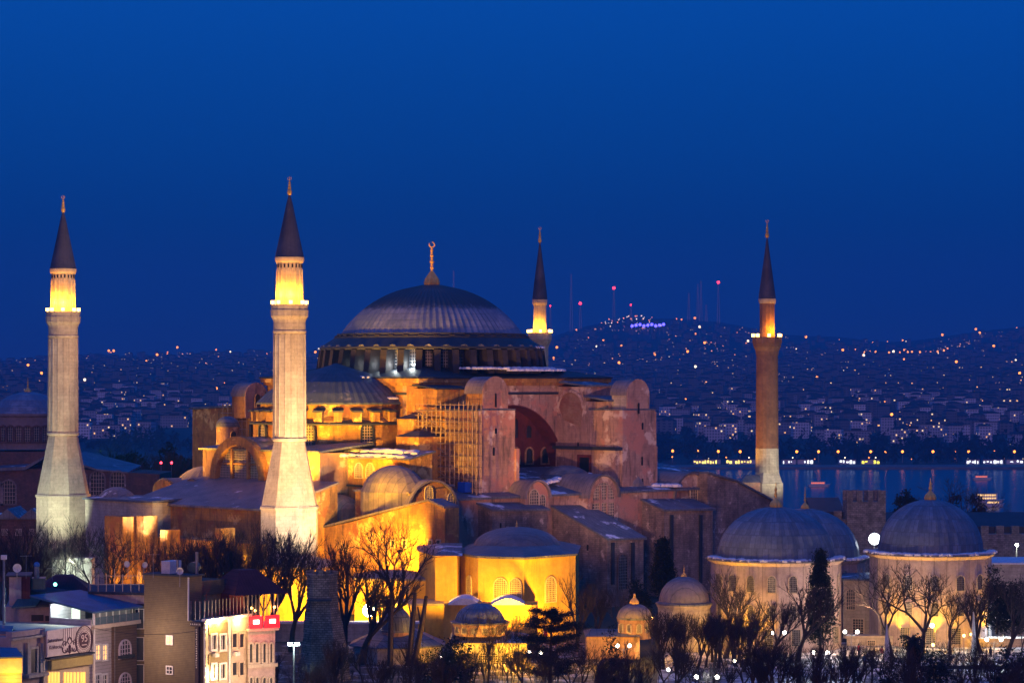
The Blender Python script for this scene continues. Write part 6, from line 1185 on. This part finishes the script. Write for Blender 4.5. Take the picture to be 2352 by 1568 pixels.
for i in range(125): put_tree(rt.choice(['vase', 'vase', 'spread', 'thin']), 640 + 1740 * (i + rt.random()) / 125, rt.uniform(1452, 1535), rt.uniform(306, 350), 'low bare tree in the dark thicket along the bottom', 'bare trees of the foreground thicket')
for i in range(26): put_tree(rt.choice(['vase', 'thin']), rt.uniform(1500, 1720), rt.uniform(1385, 1430), rt.uniform(358, 372), 'low bare tree before the small domed tomb', 'bare trees before the small domed tomb')
for i in range(10): put_tree('thin', rt.uniform(1020, 1240), rt.uniform(1370, 1450), rt.uniform(352, 366), 'thin bare tree in front of the domed fountain house', 'thin bare trees before the domed fountain house')
for i in range(9): put_tree('vase', rt.uniform(230, 500), rt.uniform(1020, 1055), rt.uniform(660, 720), 'dark bare tree on the ridge between old church and basilica', 'bare trees on the ridge beside the old church', zb=36)
for p in allp:
    if p.name not in used_p: bpy.data.objects.remove(p)
# sawn-off trunks
for i, (px, yt, lean, lb) in enumerate(((1096 * .6183 + 240, 1366, .02, 'sawn-off trunk left of the pale-trunked tree'), (938, 1360, .10, 'leaning sawn-off trunk right of the pale-trunked tree'), (950, 1368, .2, 'rightmost leaning sawn-off trunk near the steep blue dome'))):
    Y = 366; H = zw(yt, Y) - 40; o = empty('tree_stump', (xw(px if i else 921, Y) if i else xw(874 + 22, Y), Y, 40), label=lb, cat='tree trunk'); MB().tube((0, 0, 0), (lean * H * .6, 0, H * .6), .45, .36, 8).tube((lean * H * .6, 0, H * .6), (lean * H * .9, .1, H), .36, .25, 8, True).build('trunk', BARK, o); MB().tube((lean * H * .55, 0, H * .55), (lean * H * .55 - .5, 0, H * .85), .16, .1, 6, True).build('branch_stub', BARK, o)
# leafy trees
def leaves(m, pts, n, fs, rnd, rad):
    for c in pts:
        for i in range(n):
            d = Vector((rnd.gauss(0, 1), rnd.gauss(0, 1), rnd.gauss(0, .8))) * rad * .5; p = c + d
            a = Vector((rnd.uniform(-1, 1), rnd.uniform(-1, 1), rnd.uniform(-1, 1))) * fs; b = Vector((rnd.uniform(-1, 1), rnd.uniform(-1, 1), rnd.uniform(-1, 1))) * fs; m.poly([p - a, p + b, p + a])
LEAF2 = mat('cypress_foliage', (.014, .024, .013), (.008, .013, .009), 1.2, bump=0)
def cypress(px, yt, yb, hwp, Y, label):
    zb = zw(yb, Y); H = zw(yt, Y) - zb; r = hwp * Y / F; o = empty('cypress', (xw(px, Y), Y, zb), label=label, cat='tree'); rnd = random.Random(px); m = MB()
    pts = []
    for i in range(240):
        t = rnd.random() ** .8; rr = r * min(1, (1 - t) * 1.5 + .05) * (1 if t > .15 else .6 + t * 2.6) * rnd.uniform(.5, 1.05); a = rnd.uniform(0, 6.28); pts.append(Vector((rr * math.cos(a), rr * math.sin(a), .6 + t * (H - .8))))
    leaves(m, pts, 50, .2, rnd, .8); m.build('foliage', LEAF2, o, recalc=False); MB().tube((0, 0, -1), (0, 0, H * .95), .22, .03, 7).build('trunk', BARK, o)
cypress(1884, 1264, 1482, 33, 376, 'tall dark cypress before the large round tomb'); cypress(1522, 1238, 1375, 24, 409, 'dark cypress in the shadow of the stone buttress, left of the small dome')
def bush(name, px, yt, yb, hwp, Y, label, mt=LEAFD, n=90, cat='bush', leafn=40, fs=.22):
    zb = zw(yb, Y); H = zw(yt, Y) - zb; r = hwp * Y / F; o = empty(name, (xw(px, Y), Y, zb), label=label, cat=cat); rnd = random.Random(px + yt); m = MB(); pts = []
    for i in range(n):
        d = Vector((rnd.gauss(0, 1), rnd.gauss(0, 1), rnd.gauss(0, 1))).normalized(); d.z = abs(d.z); q = rnd.uniform(.55, 1) * (1 + .15 * math.sin(d.x * 5 + px)); pts.append(Vector((d.x * r * q, d.y * r * q, .25 + d.z * H * .92 * q)))
    leaves(m, pts, leafn, fs, rnd, 1.0); m.build('foliage', mt, o, recalc=False); MB().tube((0, 0, -1), (0, 0, H * .7), .2, .08, 6).build('trunk', BARK, o); return o
bush('evergreen', 1467, 1338, 1410, 26, 398, 'round dark evergreen above the tiny kiosk, left of the shadowed cypress')
bush('conifer', 1030, 1448, 1640, 70, 322, 'broad black conifer at the bottom, below the domed fountain house', n=150, cat='tree'); bush('conifer', 1402, 1455, 1640, 26, 330, 'narrow dark conifer right of the layered cedar', n=80, cat='tree')
bush('evergreen_shrub', 2145, 1488, 1640, 62, 315, 'huge round dark shrub right beside the palm', n=130); bush('evergreen_shrub', 2050, 1512, 1640, 40, 318, 'round dark shrub immediately left of the palm', n=80); bush('evergreen_shrub', 2342, 1468, 1640, 50, 318, 'dark rounded shrub at the bottom right corner', n=110); bush('evergreen_shrub', 2300, 1510, 1640, 32, 330, 'smaller dark shrub left of the corner shrub', n=70)
bush('ivy_tree', 2290, 1295, 1440, 30, 382, 'dark ivy-clad tree beside the right end of the tomb', n=110, cat='tree'); bush('evergreen', 2325, 1335, 1450, 34, 386, 'dark leafy evergreen at the right edge under the rampart lamp', n=90, cat='tree')
for i, (px, yt, hw) in enumerate(((2075, 1112, 42), (2110, 1125, 45), (2180, 1140, 50), (2245, 1130, 45))): bush('park_tree', px, yt, 1260, hw, 540, ['dark round park tree just right of the battlemented tower', 'dark park tree second right of the battlemented tower', 'dark park tree behind the right-hand dome', 'dark park tree right of the right-hand dome'][i], n=90, cat='tree', leafn=30, fs=.45)
for i, (px, yt, hw, Y) in enumerate(((300, 1030, 45, 700), (392, 1018, 55, 720), (445, 1035, 40, 690), (490, 1050, 34, 700))): bush('ridge_tree', px, yt, 1120, hw, Y, ['dark ridge tree right of the old church', 'reddish dark ridge tree in the middle behind the narthex', 'dark ridge tree nearest the basilica turret', 'low dark ridge tree touching the basilica turret'][i], n=90, cat='tree', leafn=26, fs=.6)
# layered cedar
Y = 330; ce = empty('cedar', (xw(1262, Y), Y, 40), label='dark layered cedar with flat boughs before the lamp-lit wall', cat='tree'); rnd = random.Random(5); m = MB(); tk = MB(); s = Y / F
tk.tube((0, 0, 0), (.3, 0, zw(1410, Y) - 40), .32, .1, 8)
for py, xa, xb in ((1403, -52, -10), (1410, 8, 60), (1422, -60, 25), (1436, -78, 72), (1441, 0, 90), (1462, -55, 70), (1468, -85, -20), (1487, -60, 85), (1505, -95, 10), (1520, -15, 70), (1540, -70, 60)):
    z = zw(py, Y) - 40
    for k in range(12):
        a = rnd.uniform(-.9, .9) if k % 2 else rnd.uniform(2.3, 4); L = (xb if k % 2 else -xa) * s * rnd.uniform(.75, 1.05); d = Vector((math.cos(a), math.sin(a), .03)); p0 = Vector((.2, 0, z - .5)); p1 = p0 + d * abs(L) + Vector((0, 0, .5)); tk.tube(p0, p1, .08, .02, 4)
        for j in range(13): c = p0.lerp(p1, .25 + .75 * j / 12) + Vector((0, 0, .08)); leaves(m, [c], 15, .12, rnd, .6)
for i, v in enumerate(m.v): pass
m.build('foliage', LEAFD, ce, recalc=False); tk.build('trunk_and_boughs', BARK, ce)
# palm
Y = 318; pa = empty('palm', (xw(2098, Y), Y, 40), label='dark palm with a shaggy skirt of dead fronds at the bottom right', cat='palm tree'); H = zw(1470, Y) - 40; m = MB(); rnd = random.Random(9)
MB().tube((0, 0, 0), (0, 0, H), .38, .34, 9).build('trunk', BARK, pa)
for i in range(64):
    a = rnd.uniform(0, 6.28); up = rnd.uniform(-.5, 1.3); L = rnd.uniform(1.5, 2.3); p = Vector((0, 0, H)); d = Vector((math.cos(a), math.sin(a), up)).normalized()
    for j in range(6):
        q = p + d * L / 6; sd = d.cross(Vector((0, 0, 1))).normalized() * (.26 * (1 - j / 7))
        for e in (-1, 1): m.poly([p, q, q + sd * e * 1.6 - Vector((0, 0, .22)) - d * .1]); m.poly([p, p.lerp(q, .5), p.lerp(q, .5) + sd * e * 1.8 - Vector((0, 0, .2))])
        p = q; d = (d + Vector((0, 0, -.24))).normalized()
m.build('fronds', LEAFD, pa, recalc=False); m = MB()
for i in range(150): a = rnd.uniform(0, 6.28); z0 = H - rnd.uniform(0, 2.2); m.poly([(.3 * math.cos(a), .3 * math.sin(a), z0), (.95 * math.cos(a), .95 * math.sin(a), z0 - 1.4), (.8 * math.cos(a + .2), .8 * math.sin(a + .2), z0 - 1.5)])
m.build('dead_frond_skirt', mat('dead_fronds', (.12, .07, .05), (.07, .045, .035), 1, bump=0), pa, recalc=False)
# ================= snow-covered park floor, lamps, parasols, people =================
PV = mat('snowy_paving', (.62, .64, .67), (.16, .16, .18), .3, cont=(.45, .62), bump=.4)
MB().loft([(xw(1480, 360), 330, 40.004), (90, 330, 40.004), (95, 399, 40.004), (xw(1520, 395), 399, 40.004)], [(xw(1480, 360), 330, 40.03), (90, 330, 40.03), (95, 399, 40.03), (xw(1520, 395), 399, 40.03)]).build('park_pavement', PV, kind='structure', label='snowy trampled park pavement before the tombs')
MB().loft([(-45, 318, 40.004), (12, 318, 40.004), (16, 398, 40.004), (-45, 398, 40.004)], [(-45, 318, 40.03), (12, 318, 40.03), (16, 398, 40.03), (-45, 398, 40.03)]).build('garden_ground', mat('garden_snow_patches', (.3, .3, .32), (.06, .05, .045), .3, cont=(.52, .6)), kind='structure', label='dark garden ground with thin snow between the trees')
def globe_lamp(p, py, sep, label, n=2, c=CW, e=120, gm=None, r=.26):
    Y = (CH - 44) * F / (py - HY); o = empty('twin_globe_lamp' if n == 2 else 'globe_lamp', (xw(p, Y), Y, 40), label=label, cat='street lamp'); w = sep * Y / F / 2
    MB().tube((0, 0, 0), (0, 0, 3.7), .08, .05, 6).build('post', METAL, o)
    for k in ((-1, 1) if n == 2 else (0,)):
        if n == 2: MB().tube((0, 0, 3.4), (k * w, 0, 3.65), .035, .035, 4).build('arm', METAL, o)
        MB().ball((k * w, 0, 4), r, 14, 10).build('globe', gm or E_GL, o)
    lamp(o.location + Vector((0, 0, 4.4)), e * 2.4, c, .35, spot=o.location + Vector((0, -.2, 0)), size=146, blend=.5, name='street_light'); lamp(o.location + Vector((0, -.1, 4.6)), e * .22, c, .35, name='street_light'); return o
for p, py, sep, lb in ((1789, 1452, 26, 'twin white globe lamp before the egg-shaped bare trees'), (1955, 1450, 29, 'twin white globe lamp before the stone hall'), (1885, 1498, 33, 'twin white globe lamp low in front of the cypress'), (2283, 1468, 33, 'twin white globe lamp in the middle of the outdoor cafe'), (2303, 1420, 27, 'twin white globe lamp highest at the right, behind the cafe'), (1229, 1497, 27, 'twin globe lamp below the lit wall left of the cedar trunk'), (1432, 1482, 28, 'twin globe lamp left of the thicket, under the tiny kiosk'), (1026, 1509, 25, 'dim twin lamp inside the black conifer'), (1623, 1554, 48, 'twin lamp at the very bottom between bare trees')): globe_lamp(p, py, sep, lb, e=(330 if p > 2200 else 170) if p > 1500 else 60, r=.26 if p > 1100 else .15)
for p, py, lb in ((2141, 1436, 'single bright globe lamp behind the palm'), (1687, 1517, 'single globe lamp in the dark thicket'), (1535, 1537, 'tiny globe lamp low in the thicket')): globe_lamp(p, py, 0, lb, 1, r=.2 if p < 2000 else .3, e=60 if p < 2000 else 420, c=(.85, 1, .8))
for p, py, lb in ((2214, 1459, 'left orange globe of the two cafe lamps'), (2231, 1456, 'right orange globe of the two cafe lamps'), (2143, 1480, 'orange globe lamp beside the palm shrub'), (1498, 1419, 'small orange lamp right of the tiny kiosk')): globe_lamp(p, py, 0, lb, 1, c=OR, e=60, gm=emis('orange_globe', (1, .55, .15), 14), r=.2)
def flood_mast(px, py, Y, label, e, c, heads=2, zb=40, r=.35, tgt=None):
    o = empty('floodlight_mast', (xw(px, Y), Y, zb), label=label, cat='floodlight'); z = zw(py, Y) - zb; MB().tube((0, 0, 0), (0, 0, z), .14, .09, 8).build('pole', METAL, o)
    for k in range(heads): x = (k - (heads - 1) / 2) * .9; h_ = MB().box(x - .28, x + .28, -.25, .25, z - .05, z + .22).build('lamp_head', METAL, o); MB().box(x - .27, x + .27, -.33, -.26, z - .16, z + .2).build('lens', emis('flood_lens', (.88, 1, .95), 45 * r), h_)
    if r > 1: MB().ball((0, -.3, z + .1), .95, 14, 10).build('lamp_glare', emis('mast_glow', (.9, .97, 1), 12), o)  # oversized bright ball added to imitate the glare around the lamp
    lamp(o.location + Vector((0, -1.6, z)), e, c, .3, name='mast_light'); return o
flood_mast(675, 1478, 326, 'white street floodlight on a slim pole below the orange annex', 380, (.75, 1, .95), 2)
flood_mast(2008, 1238, 432, 'dazzling white floodlight mast between the tomb domes, before the stone tower', 110, (.85, .95, 1), 1, r=1.4)
flood_mast(2335, 1251, 455, 'small white lamp on the rampart at the far right', 260, (.95, 1, .8), 1, r=.5)
st = empty('lamp_post', (xw(9, 296), 296, 40), label='dark lamp post with a white lantern head at the left edge', cat='street lamp'); MB().tube((0, 0, 0), (0, 0, zw(1284, 296) - 40), .2, .14, 8).build('post', METAL, st); MB().box(-.3, .3, -.3, .3, zw(1284, 296) - 40, zw(1274, 296) - 40).build('lantern', WHITE, st)
def parasol(px, yt, yb, Y, label):
    zb = 40; zt_ = zw(yt, Y); o = empty('closed_parasol', (xw(px, Y), Y, zb), label=label, cat='parasol'); H = zt_ - zb; m = MB(); m.lathe([(.5, 1.0), (.42, 1.6), (.3, H * .6), (.07, H)], 0, 0, 16, rib=lambda i, r: -.25 * r if i % 2 else 0); m.build('folded_canopy', mat('canvas', (.6, .6, .56), (.5, .5, .46), 1, bump=.1), o); MB().tube((0, 0, 0), (0, 0, H + .15), .04, .04, 6).build('pole', METAL, o)
parasol(2037, 1433, 1492, 362, 'tall folded white parasol left of the palm'); parasol(2236, 1405, 1480, 368, 'tallest folded pale parasol among the cafe lamps'); parasol(2182, 1452, 1480, 372, 'short folded parasol between the bare trees at the cafe')
def person(px, py, jacket, label, rz=0, step=.14, Y=None):
    Y = Y or (CH - 40.03) * F / (py - HY); o = empty('person', (xw(px, Y), Y, 40.03), rz, label=label, cat='person')
    me = bpy.data.meshes.new('body'); V = [(0, 0, .95), (0, 0, 1.2), (0, 0, 1.42), (0, 0, 1.52), (0, -.01, 1.66), (-.1, 0, .9), (-.11, -step, .5), (-.11, -step * .9, .09), (-.11, -step - .12, .04), (.1, 0, .9), (.11, step * .6, .5), (.11, step * 1.6, .1), (.11, step * 1.6 - .12, .05), (-.2, 0, 1.40), (-.25, .05, 1.14), (-.24, -.08, .92), (-.23, -.13, .84), (.2, 0, 1.40), (.25, -.05, 1.14), (.24, -.12, .92), (.23, -.17, .84), (0, -.02, 1.74)]
    E = [(0, 1), (1, 2), (2, 3), (3, 4), (4, 21), (0, 5), (5, 6), (6, 7), (7, 8), (0, 9), (9, 10), (10, 11), (11, 12), (2, 13), (13, 14), (14, 15), (15, 16), (2, 17), (17, 18), (18, 19), (19, 20)]
    me.from_pydata(V, E, []); b = bpy.data.objects.new('body', me); col.objects.link(b); b.parent = o; rad = [.17, .16, .17, .06, .095, .1, .07, .045, .04, .1, .07, .045, .04, .07, .05, .04, .035, .07, .05, .04, .035, .085]
    sk = b.modifiers.new('skin', 'SKIN'); b.modifiers.new('sub', 'SUBSURF').levels = 1
    for i, r in enumerate(rad): me.skin_vertices[0].data[i].radius = (r, r * .8 if i < 3 else r)
    me.skin_vertices[0].data[0].use_root = True; me.materials.append(mat('dark_trousers', (.04, .04, .06), (.03, .03, .04), 2, bump=0))
    MB().lathe([(.24, .82), (.23, 1.1), (.25, 1.35), (.17, 1.47), (.08, 1.53)], 0, 0, 12).build('jacket', mat('jacket_cloth', jacket, tuple(c * .8 for c in jacket), 2, bump=.1), o, smooth=True); MB().ball((0, .01, 1.73), .105, 10, 7).build('hair', DARKL, o, smooth=True)
    for q in (-1, 1): MB().tube((q * .2, 0, 1.42), (q * .26, .03 * q, 1.13), .075, .06, 7, True).tube((q * .26, .03 * q, 1.13), (q * .245, -.1, .9), .06, .05, 7, True).build('sleeve', bpy.data.materials[-1] if False else o.children[1].active_material if len(o.children) > 1 and o.children[1].type == 'MESH' else DARKL, o)
for a in ((1972, 1505, (.35, .03, .03), 'person in a red jacket walking before the low forecourt wall', .4), (2026, 1512, (.4, .05, .08), 'person in dark red coat beside the folded parasol', 2.4), (2038, 1514, (.05, .15, .45), 'person in a blue jacket next to the folded parasol', 1), (1985, 1530, (.04, .2, .3), 'person in a teal jacket, lowest on the snowy path', .2), (2275, 1512, (.05, .05, .06), 'person in black standing by the cafe terrace', 1.8), (2105, 1500, (.06, .05, .05), 'person in a brown coat under the palm lamp', 2.9)): person(*a)
# cafe terrace edge, tables
ct = empty('cafe_platform', (xw(2240, 362), 362, 40), label='low snowy cafe platform with a dark edge, bottom right', cat='platform'); MB().box(-8, 9, 0, 12, .03, .42).build('deck', PV, ct); MB().box(-8.1, 9, -.15, -.01, .03, .55).build('edge', DARKL, ct)
tb0 = None
for i in range(9):
    px, Y = 2170 + 21 * i, 366 + (i * 37 % 5) * 1.6
    if tb0 is None:
        tb0 = empty('cafe_table', (0, 0, 0)); MB().lathe([(.45, .7), (.45, .74)], 0, 0, 14).build('table_top', WHITE, tb0); MB().tube((0, 0, 0), (0, 0, .7), .04, .04, 6).build('leg', METAL, tb0); ttree = list(tb0.children); o = tb0
    else: o = copy_tree(tb0, tree=ttree)
    o.location = (xw(px, Y), Y, 40.43); tag(o, 'small round white cafe table on the snowy platform', 'table', 'cafe tables on the platform')
fl = empty('flagpole', (xw(1249, 350), 350, 40), label='thin pole with a small red flag beside the cedar', cat='flagpole'); z = zw(1435, 350) - 40; MB().tube((0, 0, 0), (0, 0, z), .05, .04, 6).build('pole', METAL, fl); MB().box(.02, .5, -.01, .01, z - 1.4, z - .3).build('flag', mat('red_cloth', (.5, .02, .03), (.4, .02, .02), 1, bump=0), fl)
for px, Y, z, lb in ((167, 700, 1062, 'left'), (0, 0, 0, '')): pass
for px in (370, 394): o = empty('signal_lamp', (xw(px, 655), 655, 42), label='small red lamp on a post among the dark ridge trees', cat='lamp', group='red lamps among the ridge trees'); z = zw(1065, 655) - 42; MB().tube((0, 0, 0), (0, 0, z), .07, .07, 5).build('post', METAL, o); MB().ball((0, 0, z + .3), .3, 10, 7).build('lamp', E_RED, o)
sp_ = empty('floodlit_kiosk', (xw(165, 396), 396, 40), label='small greenish-white lit kiosk behind the rooftops at the left', cat='kiosk'); m = MB().box(-3, 3, 0, 3, 0, zw(1285, 396) - 40).build('wall', WHITE, sp_); MB().box(-3.2, 3.2, -.5, 3.2, zw(1285, 396) - 40 + .01, zw(1281, 396) - 40).build('roof', METAL, sp_)
lamp((xw(165, 392), 391, zw(1290, 392)), 420, GW, .3, name='kiosk_light')
# ================= floodlights =================
def wl(px, py, Y): return W(px, py, Y)
hspot((-62, 20, 64), (-24, 5, 74), 60000, size=55)
hspot((-52, 34, 66), (-22, 15, 74), 26000, size=60)
hspot((-60, -30, 66), (-26, -8, 74), 30000, size=60)
hspot((-72, 52, 62), (-23, 31, 68), 52000, size=30)
hspot((-47.6, lv - 2, 62.6), (-45, lv - 1, 70), 800, size=95)
for u_, px, e in ((-72, 261, 26), (-70, 322, 16), (-70, 375, 12), (-69, 501, 6)):
    v_ = wv(u_, px); hspot((u_ - 3.0, v_, 42), (u_, v_, 49), e * 75, size=85, blend=1)
for px in (415, 480, 560): v_ = wv(-60, px); hspot((-68.5, v_, 49.5), (-60, v_, 55), 1500, size=125, blend=1)
def fl_(a, b, e, c=OR, size=90, r=.3, vis=True, nm='flood'):
    lamp(W(*a), e, c, r, spot=W(*b), size=size, blend=.8, name='yard_flood')
    return
# baptistery wall, its tree-height lamp and the vestibule
fl_((1132, 1368, 401.5), (1140, 1320, 408), 170, size=150); fl_((1262, 1440, 396), (1262, 1330, 410), 1100, size=100); fl_((1010, 1375, 399), (1010, 1310, 408), 200, size=120)
fl_((1180, 1420, 392), (1150, 1330, 407), 700, size=90)
fl_((925, 1300, 431), (915, 1215, 442), 1150, size=130); fl_((995, 1262, 433.2), (985, 1200, 440), 850, size=130); fl_((800, 1330, 425), (850, 1250, 452), 1000, size=110); fl_((1000, 1300, 424), (1000, 1220, 438), 500, size=120)
fl_((690, 1450, 404), (670, 1370, 420), 1500, size=110); fl_((620, 1450, 405), (620, 1370, 422), 600, size=110); fl_((770, 1450, 405), (790, 1340, 425), 1600, size=120)
fl_((900, 1420, 402), (900, 1350, 417), 900, size=120)
lamp(W(848, 1400, 403.2), 220, (1, .72, .35), .5, name='yard_flood')
yo = empty('yard_floodlight', W(848, 1402, 403), label='dazzling white-orange yard floodlight against the yellow wall', cat='floodlight'); MB().box(-.6, .6, 0, .5, -.5, .6).build('housing', METAL, yo); MB().ball((0, -.2, .1), 1.0, 12, 8).build('lens', emis('hot_lens', (1, .8, .45), 40), yo)
MB().tube((0, .2, -5), (0, .2, 0), .08, .08, 5).build('post', METAL, yo)
# piers and walls of the west side among the trees
for px, e, py, dz in ((300, 160, 1300, 0), (420, 60, 1310, 0)):
    u_ = -88; v_ = wv(u_, px); p = hl(u_, v_, 41.5); tq = hl(-72, wv(-72, px + 25), 52); lamp(p, e, OR, .3, spot=tq, size=95, blend=.9, name='yard_flood')
for px, e in ((262, 40), (372, 16), (445, 10)):    # small lamps on the narthex roofs
    u_ = -52.6; v_ = wv(u_, px); lamp(hl(u_, v_, zt(u_, v_, 1130 if px < 700 else 1172)), e, OR, .2, name='roof_lamp')
u_, v_ = -44.2, wv(-44.2, 757); lamp(hl(u_, v_, zt(u_, v_, 1176)), 9, OR, .25, name='yard_flood'); rf = empty('roof_floodlight', hl(u_, v_, zt(u_, v_, 1180)), label='small floodlight lying on the roof right of the nearest minaret', cat='floodlight'); MB().box(-.3, .3, -.2, .2, -.2, .15).build('housing', METAL, rf); MB().ball((0, -.25, 0), .3, 10, 7).build('lens', E_OR, rf)
# tombs
for (tx, tY, tr), lst in (((xw(1782, 393), 393, 10.1), ((1664, 60), (1692, 150), (1726, 110), (1752, 40))), ((xw(2137, 400), 400, 9.5), ((2024, 90), (2046, 120), (2078, 70), (2128, 150), (2168, 60), (2246, 150), (2258, 110)))):
    for px, e in lst:
        dx = xw(px, tY) - tx; dy = -math.sqrt(max(.5, tr * tr - dx * dx)); L_ = math.hypot(dx, dy); ux, uy = dx / L_, dy / L_
        lamp((tx + ux * (tr + .9), tY + uy * (tr + .9), 41.4), e, OR, .12, spot=(tx + ux * tr * .97, tY + uy * tr * .97, 47.5), size=70, blend=1, name='tomb_uplight')
for px, Y, e in ((1690, 380.6, 16), (1722, 379.5, 10), (1655, 383, 14), (2033, 388, 18), (2128, 386.5, 20), (2255, 389, 26), (2172, 387, 7)): lamp((xw(px, Y), Y, 42.2), e, OR, .2, name='yard_flood')
lamp(W(1690, 1400, 366), 110, (1, .6, .3), .5, spot=W(1690, 1330, 384), size=80, name='yard_flood'); lamp(W(1960, 1400, 380), 120, (1, .6, .35), .5, name='yard_flood')
lamp(W(1457, 1440, 370), 60, OR, .3, name='yard_flood'); lamp(W(1185, 1500, 364), 200, OR, .3, name='yard_flood'); lamp(W(1060, 1500, 364), 70, OR, .3, name='yard_flood'); lamp(W(1390, 1490, 366), 60, OR, .3, name='yard_flood'); lamp(W(1571, 1430, 376), 25, OR, .3, name='yard_flood')

# pink-warm floods from the tomb garden on the south front
lamp((14, 400, 54), 30000, (1, .44, .25), 1.2, spot=(-3, 462, 69), size=26, blend=.9, name='facade_flood')
lamp((15.5, 402, 54), 50000, (1, .46, .28), 1.2, spot=(19, 482, 72), size=40, blend=.9, name='facade_flood')

for px, py, Y, e in ((330, 1260, 398, 22), (470, 1290, 396, 30), (560, 1280, 398, 34), (60, 1270, 400, 14)): lamp(W(px, py, Y), e, OR, .3, name='yard_flood')  # unseen orange lamps added among the grove trees to brighten them
